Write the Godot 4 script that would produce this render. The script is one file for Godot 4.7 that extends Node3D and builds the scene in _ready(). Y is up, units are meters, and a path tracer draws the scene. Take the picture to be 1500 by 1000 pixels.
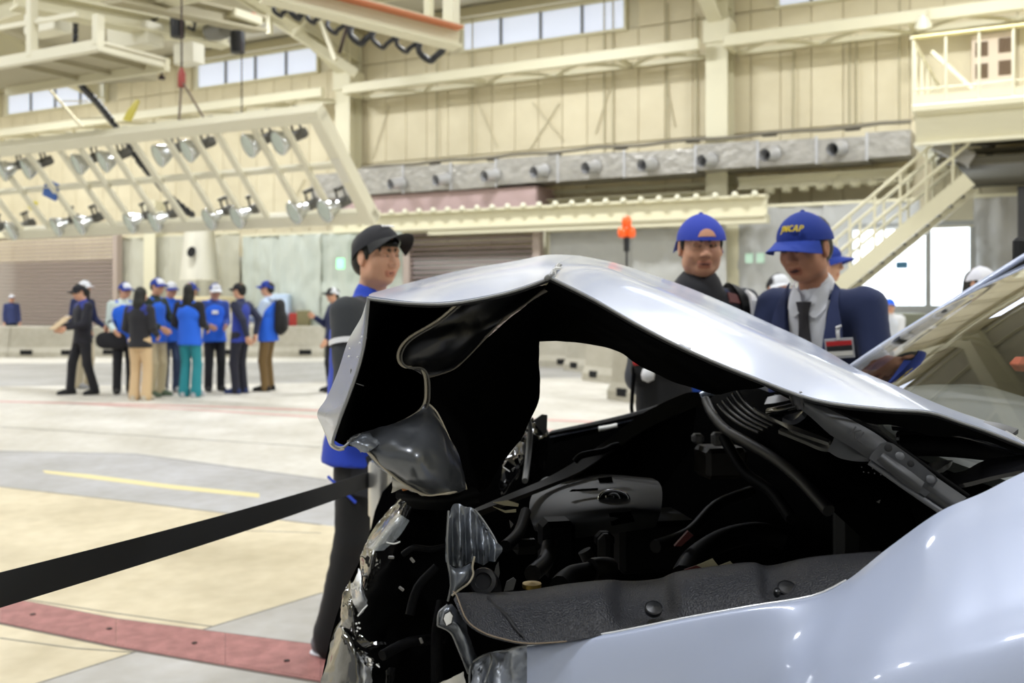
extends Node3D
# A crashed silver car in a test hall: visitors in caps look at it. Units are metres, y is up, the camera stands at the origin looking along -z.
const F := 1458.0      # focal length in pixels of a 1500 x 1000 frame
const EYE := 1.45      # camera height
const HORIZON := 437.0 # row of the horizon
var WALL := Transform3D(Basis(Vector3(0.8764, 0, 0.4816), Vector3.UP, Vector3(-0.4816, 0, 0.8764)), Vector3(0, 0, -23.43)) # wall frame: x along the back wall, y up, z into the hall
var mats := {}
var taken := {}
var rng := RandomNumberGenerator.new()
var noise := FastNoiseLite.new()

# ---------------------------------------------------------------- mesh building
class MB:
	var v := PackedVector3Array()
	var n := PackedVector3Array()
	var c := PackedColorArray()
	var ix := PackedInt32Array()
	var x := Transform3D.IDENTITY   # applied to everything that is added
	var tint := Color.WHITE
	func add(p: Vector3, nn: Vector3) -> int:
		v.append(x * p); n.append((x.basis * nn).normalized()); c.append(tint)
		return v.size() - 1
	func tri(a: int, b: int, d: int):   # counter-clockwise seen from outside
		ix.append(a); ix.append(d); ix.append(b)
	func quad(a: Vector3, b: Vector3, d: Vector3, e: Vector3):
		var nn = (b - a).cross(e - a)
		if nn.length_squared() < 1e-16: nn = (d - b).cross(e - b)
		if nn.length_squared() < 1e-18: return
		nn = nn.normalized()
		var i = add(a, nn); add(b, nn); add(d, nn); add(e, nn)
		tri(i, i + 1, i + 2); tri(i, i + 2, i + 3)
	func face3(a: Vector3, b: Vector3, d: Vector3):
		var nn = (b - a).cross(d - a)
		if nn.length_squared() < 1e-18: return
		nn = nn.normalized()
		var i = add(a, nn); add(b, nn); add(d, nn)
		tri(i, i + 1, i + 2)
	func box(ctr: Vector3, size: Vector3, bs := Basis.IDENTITY, bev := 0.0):
		var h = size / 2
		var e = minf(bev, minf(h.x, minf(h.y, h.z)) * 0.9)
		for ax in 3:
			for s in [-1.0, 1.0]:
				var b1 = (ax + 1) % 3
				var b2 = (ax + 2) % 3
				var q = []
				for k in [[-1, -1], [1, -1], [1, 1], [-1, 1]]:
					var p = Vector3.ZERO
					p[ax] = s * h[ax]; p[b1] = k[0] * (h[b1] - e); p[b2] = k[1] * (h[b2] - e)
					q.append(ctr + bs * p)
				if s > 0: quad(q[0], q[1], q[2], q[3])
				else: quad(q[3], q[2], q[1], q[0])
		if e > 0:
			for ax in 3:
				var b1 = (ax + 1) % 3
				var b2 = (ax + 2) % 3
				for s1 in [-1.0, 1.0]:
					for s2 in [-1.0, 1.0]:
						var q = []
						for k in [[-1, 0], [1, 0], [1, 1], [-1, 1]]:
							var p = Vector3.ZERO
							p[ax] = k[0] * (h[ax] - e)
							p[b1] = s1 * (h[b1] if k[1] == 0 else h[b1] - e)
							p[b2] = s2 * (h[b2] - e if k[1] == 0 else h[b2])
							q.append(ctr + bs * p)
						if s1 * s2 > 0: quad(q[0], q[1], q[2], q[3])
						else: quad(q[3], q[2], q[1], q[0])
			for s0 in [-1.0, 1.0]:
				for s1 in [-1.0, 1.0]:
					for s2 in [-1.0, 1.0]:
						var a = ctr + bs * Vector3(s0 * h.x, s1 * (h.y - e), s2 * (h.z - e))
						var b = ctr + bs * Vector3(s0 * (h.x - e), s1 * h.y, s2 * (h.z - e))
						var d = ctr + bs * Vector3(s0 * (h.x - e), s1 * (h.y - e), s2 * h.z)
						if s0 * s1 * s2 > 0: face3(a, b, d)
						else: face3(a, d, b)
	func bar(p: Vector3, q: Vector3, w: float, h: float, up := Vector3.UP, bev := 0.0):   # a beam from p to q, h tall along up, w wide
		var d = q - p
		var z = d.normalized()
		var r = up.cross(z)
		if r.length() < 1e-3: r = Vector3.RIGHT.cross(z)
		if r.length() < 1e-3: r = Vector3.BACK.cross(z)
		r = r.normalized()
		box((p + q) / 2, Vector3(w, h, d.length()), Basis(r, z.cross(r), z), bev)
	func ibeam(p: Vector3, q: Vector3, w: float, h: float, t := 0.02, up := Vector3.UP):
		var z = (q - p).normalized()
		var r = up.cross(z).normalized()
		var u = z.cross(r)
		var o = u * (h / 2 - t / 2)
		bar(p + o, q + o, w, t, u); bar(p - o, q - o, w, t, u)
		bar(p, q, t, h - 2 * t, u)
	func tube(pts: Array, rad, sides := 8, caps := true, flat := 1.0):
		var m = pts.size()
		var first = v.size()
		var dirs = []
		for i in m:
			var d = (pts[mini(i + 1, m - 1)] - pts[maxi(i - 1, 0)])
			dirs.append(d.normalized() if d.length() > 1e-9 else Vector3.UP)
		var r = dirs[0].cross(Vector3.UP)
		if r.length() < 0.05: r = dirs[0].cross(Vector3.RIGHT)
		r = r.normalized()
		var ends = []
		for i in m:
			r = (r - dirs[i] * r.dot(dirs[i])).normalized()
			var u = dirs[i].cross(r)
			var rr = rad[i] if rad is Array else rad
			for k in sides:
				var a = TAU * k / sides
				var o = r * cos(a) + u * sin(a) * flat
				add(pts[i] + o * rr, r * cos(a) + u * sin(a) / maxf(flat, 0.05))
			if i == 0 or i == m - 1: ends.append([pts[i], r, u, rr, dirs[i]])
		for i in m - 1:
			for k in sides:
				var a = first + i * sides + k
				var b = first + i * sides + (k + 1) % sides
				tri(a, b, b + sides); tri(a, b + sides, a + sides)
		if caps:
			for s in 2:
				var e = ends[s]
				var nn = e[4] * (-1.0 if s == 0 else 1.0)
				var ci = add(e[0], nn)
				for k in sides:
					var a = TAU * k / sides
					add(e[0] + (e[1] * cos(a) + e[2] * sin(a) * flat) * e[3], nn)
				for k in sides:
					if s == 0: tri(ci, ci + 1 + (k + 1) % sides, ci + 1 + k)
					else: tri(ci, ci + 1 + k, ci + 1 + (k + 1) % sides)
	func lathe(prof: Array, t: Transform3D, segs := 20, crease := 0.6):   # prof: [radius, height] from bottom to top, turned round t's y axis
		for i in prof.size() - 1:
			var a = prof[i]
			var b = prof[i + 1]
			var d = Vector2(b[0] - a[0], b[1] - a[1])
			if d.length() < 1e-9: continue
			var nf = Vector2(d.y, -d.x).normalized()
			var na = nf
			var nb = nf
			if i > 0:
				var e = Vector2(a[0] - prof[i - 1][0], a[1] - prof[i - 1][1])
				var ne = Vector2(e.y, -e.x).normalized()
				if ne.dot(nf) > crease: na = (ne + nf).normalized()
			if i < prof.size() - 2:
				var e = Vector2(prof[i + 2][0] - b[0], prof[i + 2][1] - b[1])
				var ne = Vector2(e.y, -e.x).normalized()
				if ne.dot(nf) > crease: nb = (ne + nf).normalized()
			var first = v.size()
			for k in segs + 1:
				var g = TAU * k / segs
				var o = Vector3(cos(g), 0, -sin(g))
				add(t * (o * a[0] + Vector3.UP * a[1]), t.basis * (o * na.x + Vector3.UP * na.y))
				add(t * (o * b[0] + Vector3.UP * b[1]), t.basis * (o * nb.x + Vector3.UP * nb.y))
			for k in segs:
				var p = first + 2 * k
				tri(p, p + 2, p + 3); tri(p, p + 3, p + 1)
	func disc(ctr: Vector3, nrm: Vector3, r: float, h: float, segs := 16, bev := 0.0):   # a short cylinder standing on ctr
		var y = nrm.normalized()
		var xx = y.cross(Vector3.RIGHT if absf(y.x) < 0.8 else Vector3.UP).normalized()
		var t = Transform3D(Basis(xx, y, xx.cross(y)), ctr)
		lathe([[0.0, 0.0], [r, 0.0], [r, h - bev], [r - bev, h], [0.0, h]], t, segs)
	func prism(poly: PackedVector2Array, t: Transform3D, depth: float):   # polygon in t's xy plane, pushed along t's z by depth
		if Geometry2D.is_polygon_clockwise(poly): poly.reverse()
		var tr = Geometry2D.triangulate_polygon(poly)
		for k in range(0, tr.size(), 3):
			var a = poly[tr[k]]
			var b = poly[tr[k + 1]]
			var d = poly[tr[k + 2]]
			if (b - a).cross(d - a) < 0:
				var sw = b
				b = d; d = sw
			face3(t * Vector3(a.x, a.y, depth), t * Vector3(b.x, b.y, depth), t * Vector3(d.x, d.y, depth))
			face3(t * Vector3(a.x, a.y, 0), t * Vector3(d.x, d.y, 0), t * Vector3(b.x, b.y, 0))
		for k in poly.size():
			var a = poly[k]
			var b = poly[(k + 1) % poly.size()]
			quad(t * Vector3(a.x, a.y, 0), t * Vector3(b.x, b.y, 0), t * Vector3(b.x, b.y, depth), t * Vector3(a.x, a.y, depth))
	# A sheet through a grid of control points (rows of equal length), smooth (or straight between points when sharp), thick sheets have both faces and a rim.
	func sheet(rows: Array, nu: int, nv: int, thick := 0.0, sharp := false, wob := 0.0, seed_ := 0.0, nz: FastNoiseLite = null, freq := 30.0):
		var R = rows.size()
		var C = rows[0].size()
		var P = []
		for j in nv + 1:
			var fv = float(j) / nv * (R - 1)
			var jr = mini(int(fv), R - 2)
			var tv = fv - jr
			var line = []
			for i in C:
				line.append(_cr(rows[maxi(jr - 1, 0)][i], rows[jr][i], rows[jr + 1][i], rows[mini(jr + 2, R - 1)][i], tv, sharp))
			var row = PackedVector3Array()
			for i in nu + 1:
				var fu = float(i) / nu * (C - 1)
				var ir = mini(int(fu), C - 2)
				row.append(_cr(line[maxi(ir - 1, 0)], line[ir], line[ir + 1], line[mini(ir + 2, C - 1)], fu - ir, sharp))
			P.append(row)
		var N = _normals(P)
		if wob > 0.0 and nz:
			for j in nv + 1:
				for i in nu + 1:
					var q = P[j][i]
					P[j][i] = q + N[j][i] * wob * nz.get_noise_3d(q.x * freq + seed_, q.y * freq, q.z * freq)
			N = _normals(P)
		_emit(P, N, 0.0, false)
		if thick != 0.0:
			_emit(P, N, -thick, true)
			var rim = []
			for i in nu: rim.append([P[0][i], P[0][i + 1], N[0][i], N[0][i + 1]])
			for j in nv: rim.append([P[j][nu], P[j + 1][nu], N[j][nu], N[j + 1][nu]])
			for i in nu: rim.append([P[nv][nu - i], P[nv][nu - i - 1], N[nv][nu - i], N[nv][nu - i - 1]])
			for j in nv: rim.append([P[nv - j][0], P[nv - j - 1][0], N[nv - j][0], N[nv - j - 1][0]])
			for e in rim:
				quad(e[0] - e[2] * thick, e[1] - e[3] * thick, e[1], e[0])
	func _cr(a: Vector3, b: Vector3, d: Vector3, e: Vector3, t: float, sharp: bool) -> Vector3:
		if sharp: return b.lerp(d, t)
		var t2 = t * t
		var t3 = t2 * t
		return 0.5 * ((2.0 * b) + (d - a) * t + (2.0 * a - 5.0 * b + 4.0 * d - e) * t2 + (3.0 * b - a - 3.0 * d + e) * t3)
	func _normals(P: Array) -> Array:
		var N = []
		var nv = P.size() - 1
		var nu = P[0].size() - 1
		for j in nv + 1:
			var row = PackedVector3Array()
			for i in nu + 1:
				var du = P[j][mini(i + 1, nu)] - P[j][maxi(i - 1, 0)]
				var dv = P[mini(j + 1, nv)][i] - P[maxi(j - 1, 0)][i]
				var nn = du.cross(dv)
				row.append(nn.normalized() if nn.length_squared() > 1e-20 else Vector3.UP)
			N.append(row)
		return N
	func _emit(P: Array, N: Array, off: float, flip: bool):
		var nv = P.size() - 1
		var nu = P[0].size() - 1
		var first = v.size()
		for j in nv + 1:
			for i in nu + 1:
				add(P[j][i] + N[j][i] * off, -N[j][i] if flip else N[j][i])
		for j in nv:
			for i in nu:
				var a = first + j * (nu + 1) + i
				var b = a + nu + 1
				if flip:
					tri(a, b + 1, a + 1); tri(a, b, b + 1)
				else:
					tri(a, a + 1, b + 1); tri(a, b + 1, b)
	func text(s: String, size: float, depth: float, t: Transform3D, bend := 0.0, font := "Droid Sans", weight := 700, italic := false):
		var tm = TextMesh.new()
		var sf = SystemFont.new()
		sf.font_names = PackedStringArray([font]); sf.font_weight = weight; sf.font_italic = italic
		tm.font = sf
		tm.text = s; tm.font_size = 64; tm.pixel_size = size / 64.0; tm.depth = depth
		tm.curve_step = 4.0
		var ar = tm.get_mesh_arrays()
		if ar.is_empty() or ar[Mesh.ARRAY_VERTEX] == null: return
		var first = v.size()
		var vv = ar[Mesh.ARRAY_VERTEX]
		var nn = ar[Mesh.ARRAY_NORMAL]
		for i in vv.size():
			var p = vv[i]
			var q = nn[i]
			if italic: p.x += p.y * 0.25
			if bend > 0.0:
				var a = p.x / bend
				p = Vector3(sin(a) * (bend + p.z), p.y, cos(a) * (bend + p.z) - bend)
				q = Vector3(q.x * cos(a) + q.z * sin(a), q.y, q.z * cos(a) - q.x * sin(a))
			add(t * p, t.basis * q)
		var id = ar[Mesh.ARRAY_INDEX]
		for i in id.size(): ix.append(first + id[i])
	func mesh() -> ArrayMesh:
		var a = []
		a.resize(Mesh.ARRAY_MAX)
		a[Mesh.ARRAY_VERTEX] = v; a[Mesh.ARRAY_NORMAL] = n; a[Mesh.ARRAY_COLOR] = c; a[Mesh.ARRAY_INDEX] = ix
		var m = ArrayMesh.new()
		if ix.size() > 0: m.add_surface_from_arrays(Mesh.PRIMITIVE_TRIANGLES, a)
		return m

func P(px: float, py: float, d: float) -> Vector3:   # a point of the place, known by where it lies in the view and how far away it stands
	return Vector3((px - 750.0) / F * d, EYE - (py - HORIZON) / F * d, -d)
func pts(a: Array) -> Array: return a.map(func(k): return P(k[0], k[1], k[2]))
func grid(a: Array) -> Array: return a.map(func(r): return pts(r))
func ground(px: float, py: float, up := 0.0) -> Vector3: return P(px, py, (EYE - up) * F / (py - HORIZON))
func wl(px: float, py: float, w := 0.0) -> Vector3:   # wall-frame point at distance w in front of the back wall
	var dir = Vector3((px - 750.0) / F, -(py - HORIZON) / F, -1.0)
	var nw = WALL.basis.z
	var t = (w + (WALL.origin - Vector3(0, EYE, 0)).dot(nw)) / dir.dot(nw)
	return WALL.affine_inverse() * (Vector3(0, EYE, 0) + dir * t)
func wmb() -> MB:
	var m = MB.new()
	m.x = WALL
	return m

# ---------------------------------------------------------------- nodes
func numbered(called: String) -> String:
	var k = taken.get(called, 0)
	taken[called] = k + 1
	return called if k == 0 else "%s_%03d" % [called, k]
func tag(o, label := "", category := "", group := "", kind := ""):
	if label: o.set_meta("label", label)
	if category: o.set_meta("category", category)
	if group: o.set_meta("group", group)
	if kind: o.set_meta("kind", kind)
	return o
func thing(called: String, label: String, category: String, at := Vector3.ZERO, turn := 0.0, group := "") -> Node3D:
	var o := Node3D.new()
	o.name = numbered(called)
	add_child(o)
	o.position = at; o.rotation.y = turn
	return tag(o, label, category, group)
func obj(called: String, m: MB, mat: Material, parent: Node3D = null) -> MeshInstance3D:   # m is in world axes; it is moved into the parent's
	var o := MeshInstance3D.new()
	var t := Transform3D.IDENTITY
	if parent:
		var q = parent
		while q is Node3D and q != self:
			t = q.transform * t
			q = q.get_parent()
		o.name = called
		parent.add_child(o, true)
		var inv = t.affine_inverse()
		m.v = inv * m.v
		for i in m.n.size(): m.n[i] = inv.basis * m.n[i]
	else:
		o.name = numbered(called)
		add_child(o)
		var box := AABB(m.v[0], Vector3.ZERO)
		for p in m.v: box = box.expand(p)
		var base = Vector3(box.get_center().x, box.position.y, box.get_center().z)
		o.position = base
		m.v = Transform3D(Basis.IDENTITY, -base) * m.v
	o.mesh = m.mesh()
	o.material_override = mat
	return o
func struct(called: String, m: MB, mat: Material, label := "", category := "") -> MeshInstance3D:
	return tag(obj(called, m, mat), label, category, "", "structure")
func mat(key: String, col := Color.WHITE, rough := 0.8, metal := 0.0) -> StandardMaterial3D:
	if mats.has(key): return mats[key]
	var m := StandardMaterial3D.new()
	m.resource_name = key; m.albedo_color = col; m.roughness = rough; m.metallic = metal
	mats[key] = m
	return m
func lin(r: float, g: float, b: float) -> Color:   # a vertex colour, written as it looks on screen (0-255)
	return Color(r / 255.0, g / 255.0, b / 255.0).srgb_to_linear()
func rgb(r: float, g: float, b: float) -> Color: return Color(r / 255.0, g / 255.0, b / 255.0)
func noisetex(freq: float, lo: Color, hi: Color, size := 512, oct := 4, s := 1, kind := FastNoiseLite.TYPE_SIMPLEX_SMOOTH) -> NoiseTexture2D:
	var t := NoiseTexture2D.new()
	var nz := FastNoiseLite.new()
	nz.noise_type = kind; nz.frequency = freq; nz.fractal_octaves = oct; nz.seed = s
	t.noise = nz; t.width = size; t.height = size; t.seamless = true
	var g := Gradient.new()
	g.set_color(0, lo); g.set_color(1, hi)
	t.color_ramp = g
	return t
func triplanar(m: StandardMaterial3D, scale: float):
	m.uv1_triplanar = true; m.uv1_world_triplanar = true; m.uv1_scale = Vector3.ONE * scale

# ---------------------------------------------------------------- soft bodies: distance fields of tapered limbs and ellipsoids, meshed as surface nets
class Blob:
	var prims := []
	func cone(p: Vector3, q: Vector3, r0: float, r1: float, col: Color, k := 0.03, ax := Vector3.ZERO, fl := 1.0):
		prims.append([0, p, q, r0, r1, col, k, ax, fl])
	func ball(ctr: Vector3, rad: Vector3, col: Color, k := 0.02, bs := Basis.IDENTITY):
		prims.append([1, ctr, rad, bs.inverse(), 0.0, col, k])
	func cut(ctr: Vector3, rad: Vector3, k := 0.01, bs := Basis.IDENTITY):
		prims.append([2, ctr, rad, bs.inverse(), 0.0, Color.BLACK, k])
	func xf(t: Transform3D):   # move everything so far
		for p in prims:
			p[1] = t * p[1]
			if p[0] == 0:
				p[2] = t * p[2]; p[7] = t.basis * p[7]
			else: p[3] = p[3] * t.basis.inverse()
	func take(o: Blob):
		prims.append_array(o.prims)
	func mesh(mb: MB, cell: float, wob := 0.0, nz: FastNoiseLite = null, freq := 14.0):
		var lo := Vector3.ONE * 1e6
		var hi := -lo
		for p in prims:
			if p[0] == 2: continue
			if p[0] == 0:
				var r = maxf(p[3], p[4])
				lo = lo.min(p[1] - Vector3.ONE * r).min(p[2] - Vector3.ONE * r)
				hi = hi.max(p[1] + Vector3.ONE * r).max(p[2] + Vector3.ONE * r)
			else:
				var r = maxf(p[2].x, maxf(p[2].y, p[2].z))
				lo = lo.min(p[1] - Vector3.ONE * r); hi = hi.max(p[1] + Vector3.ONE * r)
		lo -= Vector3.ONE * cell * 3; hi += Vector3.ONE * cell * 3
		var nx := int((hi.x - lo.x) / cell) + 2
		var ny := int((hi.y - lo.y) / cell) + 2
		var nzz := int((hi.z - lo.z) / cell) + 2
		var sy := nx
		var sz := nx * ny
		var f := PackedFloat32Array()
		f.resize(nx * ny * nzz); f.fill(1000.0)
		var near := PackedFloat32Array()
		near.resize(f.size()); near.fill(1000.0)
		var ci := PackedByteArray()
		ci.resize(f.size())
		for pi in prims.size():
			var p = prims[pi]
			var kind: int = p[0]
			var k: float = p[6]
			var m := k + cell * 3.0
			var b0: Vector3
			var b1: Vector3
			if kind == 0:
				var r = maxf(p[3], p[4]) + m
				b0 = (p[1] as Vector3).min(p[2]) - Vector3.ONE * r
				b1 = (p[1] as Vector3).max(p[2]) + Vector3.ONE * r
			else:
				var r = maxf(p[2].x, maxf(p[2].y, p[2].z)) + m
				b0 = p[1] - Vector3.ONE * r; b1 = p[1] + Vector3.ONE * r
			var x0 := maxi(0, int((b0.x - lo.x) / cell))
			var x1 := mini(nx - 1, int((b1.x - lo.x) / cell) + 1)
			var y0 := maxi(0, int((b0.y - lo.y) / cell))
			var y1 := mini(ny - 1, int((b1.y - lo.y) / cell) + 1)
			var z0 := maxi(0, int((b0.z - lo.z) / cell))
			var z1 := mini(nzz - 1, int((b1.z - lo.z) / cell) + 1)
			var a: Vector3 = p[1]
			var ba := Vector3.ZERO
			var inv := 0.0
			var r0 := 0.0
			var dr := 0.0
			var ax := Vector3.ZERO
			var fl := 0.0
			var flat := false
			var ir := Vector3.ONE
			var ir2 := Vector3.ONE
			var ib := Basis.IDENTITY
			if kind == 0:
				ba = p[2] - p[1]
				inv = 1.0 / maxf(ba.length_squared(), 1e-9)
				r0 = p[3]; dr = p[4] - p[3]; ax = p[7]
				flat = p[8] != 1.0
				fl = 1.0 / p[8] - 1.0
			else:
				ib = p[3]
				ir = Vector3.ONE / (p[2] as Vector3)
				ir2 = ir * ir
			for z in range(z0, z1 + 1):
				for y in range(y0, y1 + 1):
					var i := z * sz + y * sy + x0
					var q := lo + Vector3(x0, y, z) * cell - a
					for x in range(x0, x1 + 1):
						var d: float
						if kind == 0:
							var h := clampf(q.dot(ba) * inv, 0.0, 1.0)
							var w := q - ba * h
							if flat: w += ax * (w.dot(ax) * fl)
							d = w.length() - r0 - dr * h
						else:
							var w := ib * q
							var k1 := (w * ir2).length()
							var k0 := (w * ir).length()
							d = k0 * (k0 - 1.0) / maxf(k1, 1e-6)
						var o := f[i]
						if kind == 2:
							d = -d
							var e := maxf(k - absf(o - d), 0.0)
							if o < 900.0: f[i] = maxf(o, d) + e * e * 0.25 / k
						else:
							if d < near[i]:
								near[i] = d; ci[i] = pi
							var e := maxf(k - absf(o - d), 0.0)
							f[i] = minf(o, d) - e * e * 0.25 / k
						i += 1
						q.x += cell
		var vid := PackedInt32Array()
		vid.resize(f.size()); vid.fill(-1)
		var off := PackedInt32Array([0, 1, sy, sy + 1, sz, sz + 1, sz + sy, sz + sy + 1])
		var lim := cell * 4.0
		for z in range(0, nzz - 1):
			for y in range(0, ny - 1):
				var i := z * sz + y * sy
				for x in range(0, nx - 1):
					var f0 := f[i]
					if f0 < lim and f0 > -lim:
						var f1 := f[i + 1]
						var f2 := f[i + sy]
						var f3 := f[i + sy + 1]
						var f4 := f[i + sz]
						var f5 := f[i + sz + 1]
						var f6 := f[i + sz + sy]
						var f7 := f[i + sz + sy + 1]
						var neg := int(f0 < 0) + int(f1 < 0) + int(f2 < 0) + int(f3 < 0) + int(f4 < 0) + int(f5 < 0) + int(f6 < 0) + int(f7 < 0)
						if neg > 0 and neg < 8:
							var s := Vector3.ZERO
							var cnt := 0
							if (f0 < 0) != (f1 < 0): s += Vector3(f0 / (f0 - f1), 0, 0); cnt += 1
							if (f2 < 0) != (f3 < 0): s += Vector3(f2 / (f2 - f3), 1, 0); cnt += 1
							if (f4 < 0) != (f5 < 0): s += Vector3(f4 / (f4 - f5), 0, 1); cnt += 1
							if (f6 < 0) != (f7 < 0): s += Vector3(f6 / (f6 - f7), 1, 1); cnt += 1
							if (f0 < 0) != (f2 < 0): s += Vector3(0, f0 / (f0 - f2), 0); cnt += 1
							if (f1 < 0) != (f3 < 0): s += Vector3(1, f1 / (f1 - f3), 0); cnt += 1
							if (f4 < 0) != (f6 < 0): s += Vector3(0, f4 / (f4 - f6), 1); cnt += 1
							if (f5 < 0) != (f7 < 0): s += Vector3(1, f5 / (f5 - f7), 1); cnt += 1
							if (f0 < 0) != (f4 < 0): s += Vector3(0, 0, f0 / (f0 - f4)); cnt += 1
							if (f1 < 0) != (f5 < 0): s += Vector3(1, 0, f1 / (f1 - f5)); cnt += 1
							if (f2 < 0) != (f6 < 0): s += Vector3(0, 1, f2 / (f2 - f6)); cnt += 1
							if (f3 < 0) != (f7 < 0): s += Vector3(1, 1, f3 / (f3 - f7)); cnt += 1
							s /= cnt
							var g := Vector3(f1 + f3 + f5 + f7 - f0 - f2 - f4 - f6, f2 + f3 + f6 + f7 - f0 - f1 - f4 - f5, f4 + f5 + f6 + f7 - f0 - f1 - f2 - f3)
							g = g.normalized()
							var at := lo + (Vector3(x, y, z) + s) * cell
							if wob > 0.0: at += g * wob * nz.get_noise_3d(at.x * freq, at.y * freq * 0.6, at.z * freq)
							var best := i
							var bd := 1e9
							for o in off:
								var dd := absf(near[i + o])
								if dd < bd:
									bd = dd; best = i + o
							mb.tint = prims[ci[best]][5]
							vid[i] = mb.add(at, g)
						# quads across the three edges that leave this corner
						if x > 0 and y > 0 and z > 0:
							if (f0 < 0) != (f1 < 0): _q(mb, vid, i, sy, sz, f0 < 0)
							if (f0 < 0) != (f2 < 0): _q(mb, vid, i, sz, 1, f0 < 0)
							if (f0 < 0) != (f4 < 0): _q(mb, vid, i, 1, sy, f0 < 0)
					i += 1
		if wob > 0.0: pass
		mb.tint = Color.WHITE
	func _q(mb: MB, vid: PackedInt32Array, i: int, su: int, sv: int, outward: bool):
		var a := vid[i]
		var b := vid[i - su]
		var c := vid[i - su - sv]
		var d := vid[i - sv]
		if a < 0 or b < 0 or c < 0 or d < 0: return
		if outward:
			mb.tri(a, b, c); mb.tri(a, c, d)
		else:
			mb.tri(a, c, b); mb.tri(a, d, c)

func _ready():
	rng.seed = 7
	noise.seed = 3; noise.frequency = 1.0; noise.fractal_octaves = 3
	# camera: level, with the lens shifted down, focused on the crumpled front of the car
	var cam := Camera3D.new()
	cam.name = "camera"
	cam.projection = Camera3D.PROJECTION_FRUSTUM
	cam.near = 0.05; cam.far = 200.0
	cam.size = 1000.0 / F * cam.near
	cam.frustum_offset = Vector2(0, (HORIZON - 500.0) / F * cam.near)
	cam.position = Vector3(0, EYE, 0)
	var lens := CameraAttributesPhysical.new()
	lens.frustum_focal_length = 35.0; lens.frustum_focus_distance = 1.5; lens.exposure_aperture = 5.6
	lens.frustum_near = 0.05; lens.frustum_far = 200.0
	cam.attributes = lens
	cam.projection = Camera3D.PROJECTION_FRUSTUM
	cam.size = 1000.0 / F * cam.near
	cam.frustum_offset = Vector2(0, (HORIZON - 500.0) / F * cam.near)
	add_child(cam)
	cam.current = true
	var we := WorldEnvironment.new()
	we.name = "environment"
	var env := Environment.new()
	env.background_mode = Environment.BG_COLOR
	env.background_color = rgb(190, 205, 225)
	env.tonemap_mode = Environment.TONE_MAPPER_LINEAR
	env.tonemap_exposure = 1.3
	env.sdfgi_enabled = true; env.ssao_enabled = true; env.ssil_enabled = true
	we.environment = env
	add_child(we)
	high_bay_lights()
	hall()
	wall_fittings()
	stairs_and_platform()
	light_rig()
	catwalk()
	barriers()
	car()
	rope_barrier()
	people()

const LAMP_POWER := [34.0, 21.0, 29.0]   # row by row from the back wall
func high_bay_lights():   # lamps under the roof, in rows along the hall
	var white = mat("lamp_housing", rgb(210, 208, 200), 0.5)
	var glow = mat("lamp_glow", rgb(255, 252, 240), 0.4)
	glow.emission_enabled = true; glow.emission = rgb(255, 250, 238); glow.emission_energy_multiplier = 3.0
	var k = 0
	for iw in 3:
		for iu in 6:
			var w = 5.0 + iw * 8.0
			var u = -22.0 + iu * 8.0
			var y = roof_height(w) - 1.0
			var p = WALL * Vector3(u, y, w)
			var t = thing("high_bay_lamp", "white square high bay lamp hung from the hall roof", "lamp", p, WALL.basis.get_euler().y, "high bay lamps under the roof")
			var h = MB.new()
			h.x = Transform3D(WALL.basis, p)
			h.box(Vector3(0, 0.06, 0), Vector3(1.5, 0.1, 0.8), Basis.IDENTITY, 0.02)
			h.bar(Vector3(0, 0.1, 0), Vector3(0, 0.8, 0), 0.05, 0.05, Vector3.RIGHT)
			obj("housing", h, white, t)
			var g = MB.new()
			g.x = h.x
			g.box(Vector3(0, 0.0, 0), Vector3(1.4, 0.02, 0.7))
			obj("diffuser", g, glow, t)
			var a := AreaLight3D.new()
			a.name = "lamp_light"
			a.area_size = Vector2(1.4, 0.7); a.light_energy = LAMP_POWER[iw]; a.light_color = rgb(243, 247, 255)
			a.area_range = 60.0; a.area_attenuation = 2.0; a.shadow_enabled = true
			a.position = Vector3(0, -0.04, 0); a.rotation.x = -PI / 2
			t.add_child(a)
			k += 1

func roof_height(w: float) -> float: return 8.35 + 0.16 * minf(w, 34.0 - w)

func gp(a: Array) -> PackedVector2Array:   # pixels on the floor to a polygon for a horizontal prism
	var r := PackedVector2Array()
	for k in a:
		var q = ground(k[0], k[1])
		r.append(Vector2(q.x, -q.z))
	return r
func flat(y: float) -> Transform3D: return Transform3D(Basis(Vector3.RIGHT, Vector3(0, 0, -1), Vector3.UP), Vector3(0, y, 0))

var wear := noisetex(0.012, Color(0.93, 0.92, 0.90), Color(1.0, 1.0, 1.0), 512, 6, 77)
func concrete(key: String, c: Color, var_: float, rough := 0.55) -> StandardMaterial3D:
	var m = mat(key, c, rough)
	if m.detail_enabled: return m
	m.albedo_texture = noisetex(0.006, Color(1 - var_, 1 - var_ * 1.05, 1 - var_ * 1.2), Color.WHITE, 512, 5, key.hash() % 97)
	triplanar(m, 0.22)
	m.detail_enabled = true; m.detail_blend_mode = BaseMaterial3D.BLEND_MODE_MUL; m.detail_uv_layer = BaseMaterial3D.DETAIL_UV_2
	m.detail_albedo = wear
	m.uv2_triplanar = true; m.uv2_world_triplanar = true; m.uv2_scale = Vector3.ONE * 0.9
	m.metallic_specular = 0.4
	return m

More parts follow.
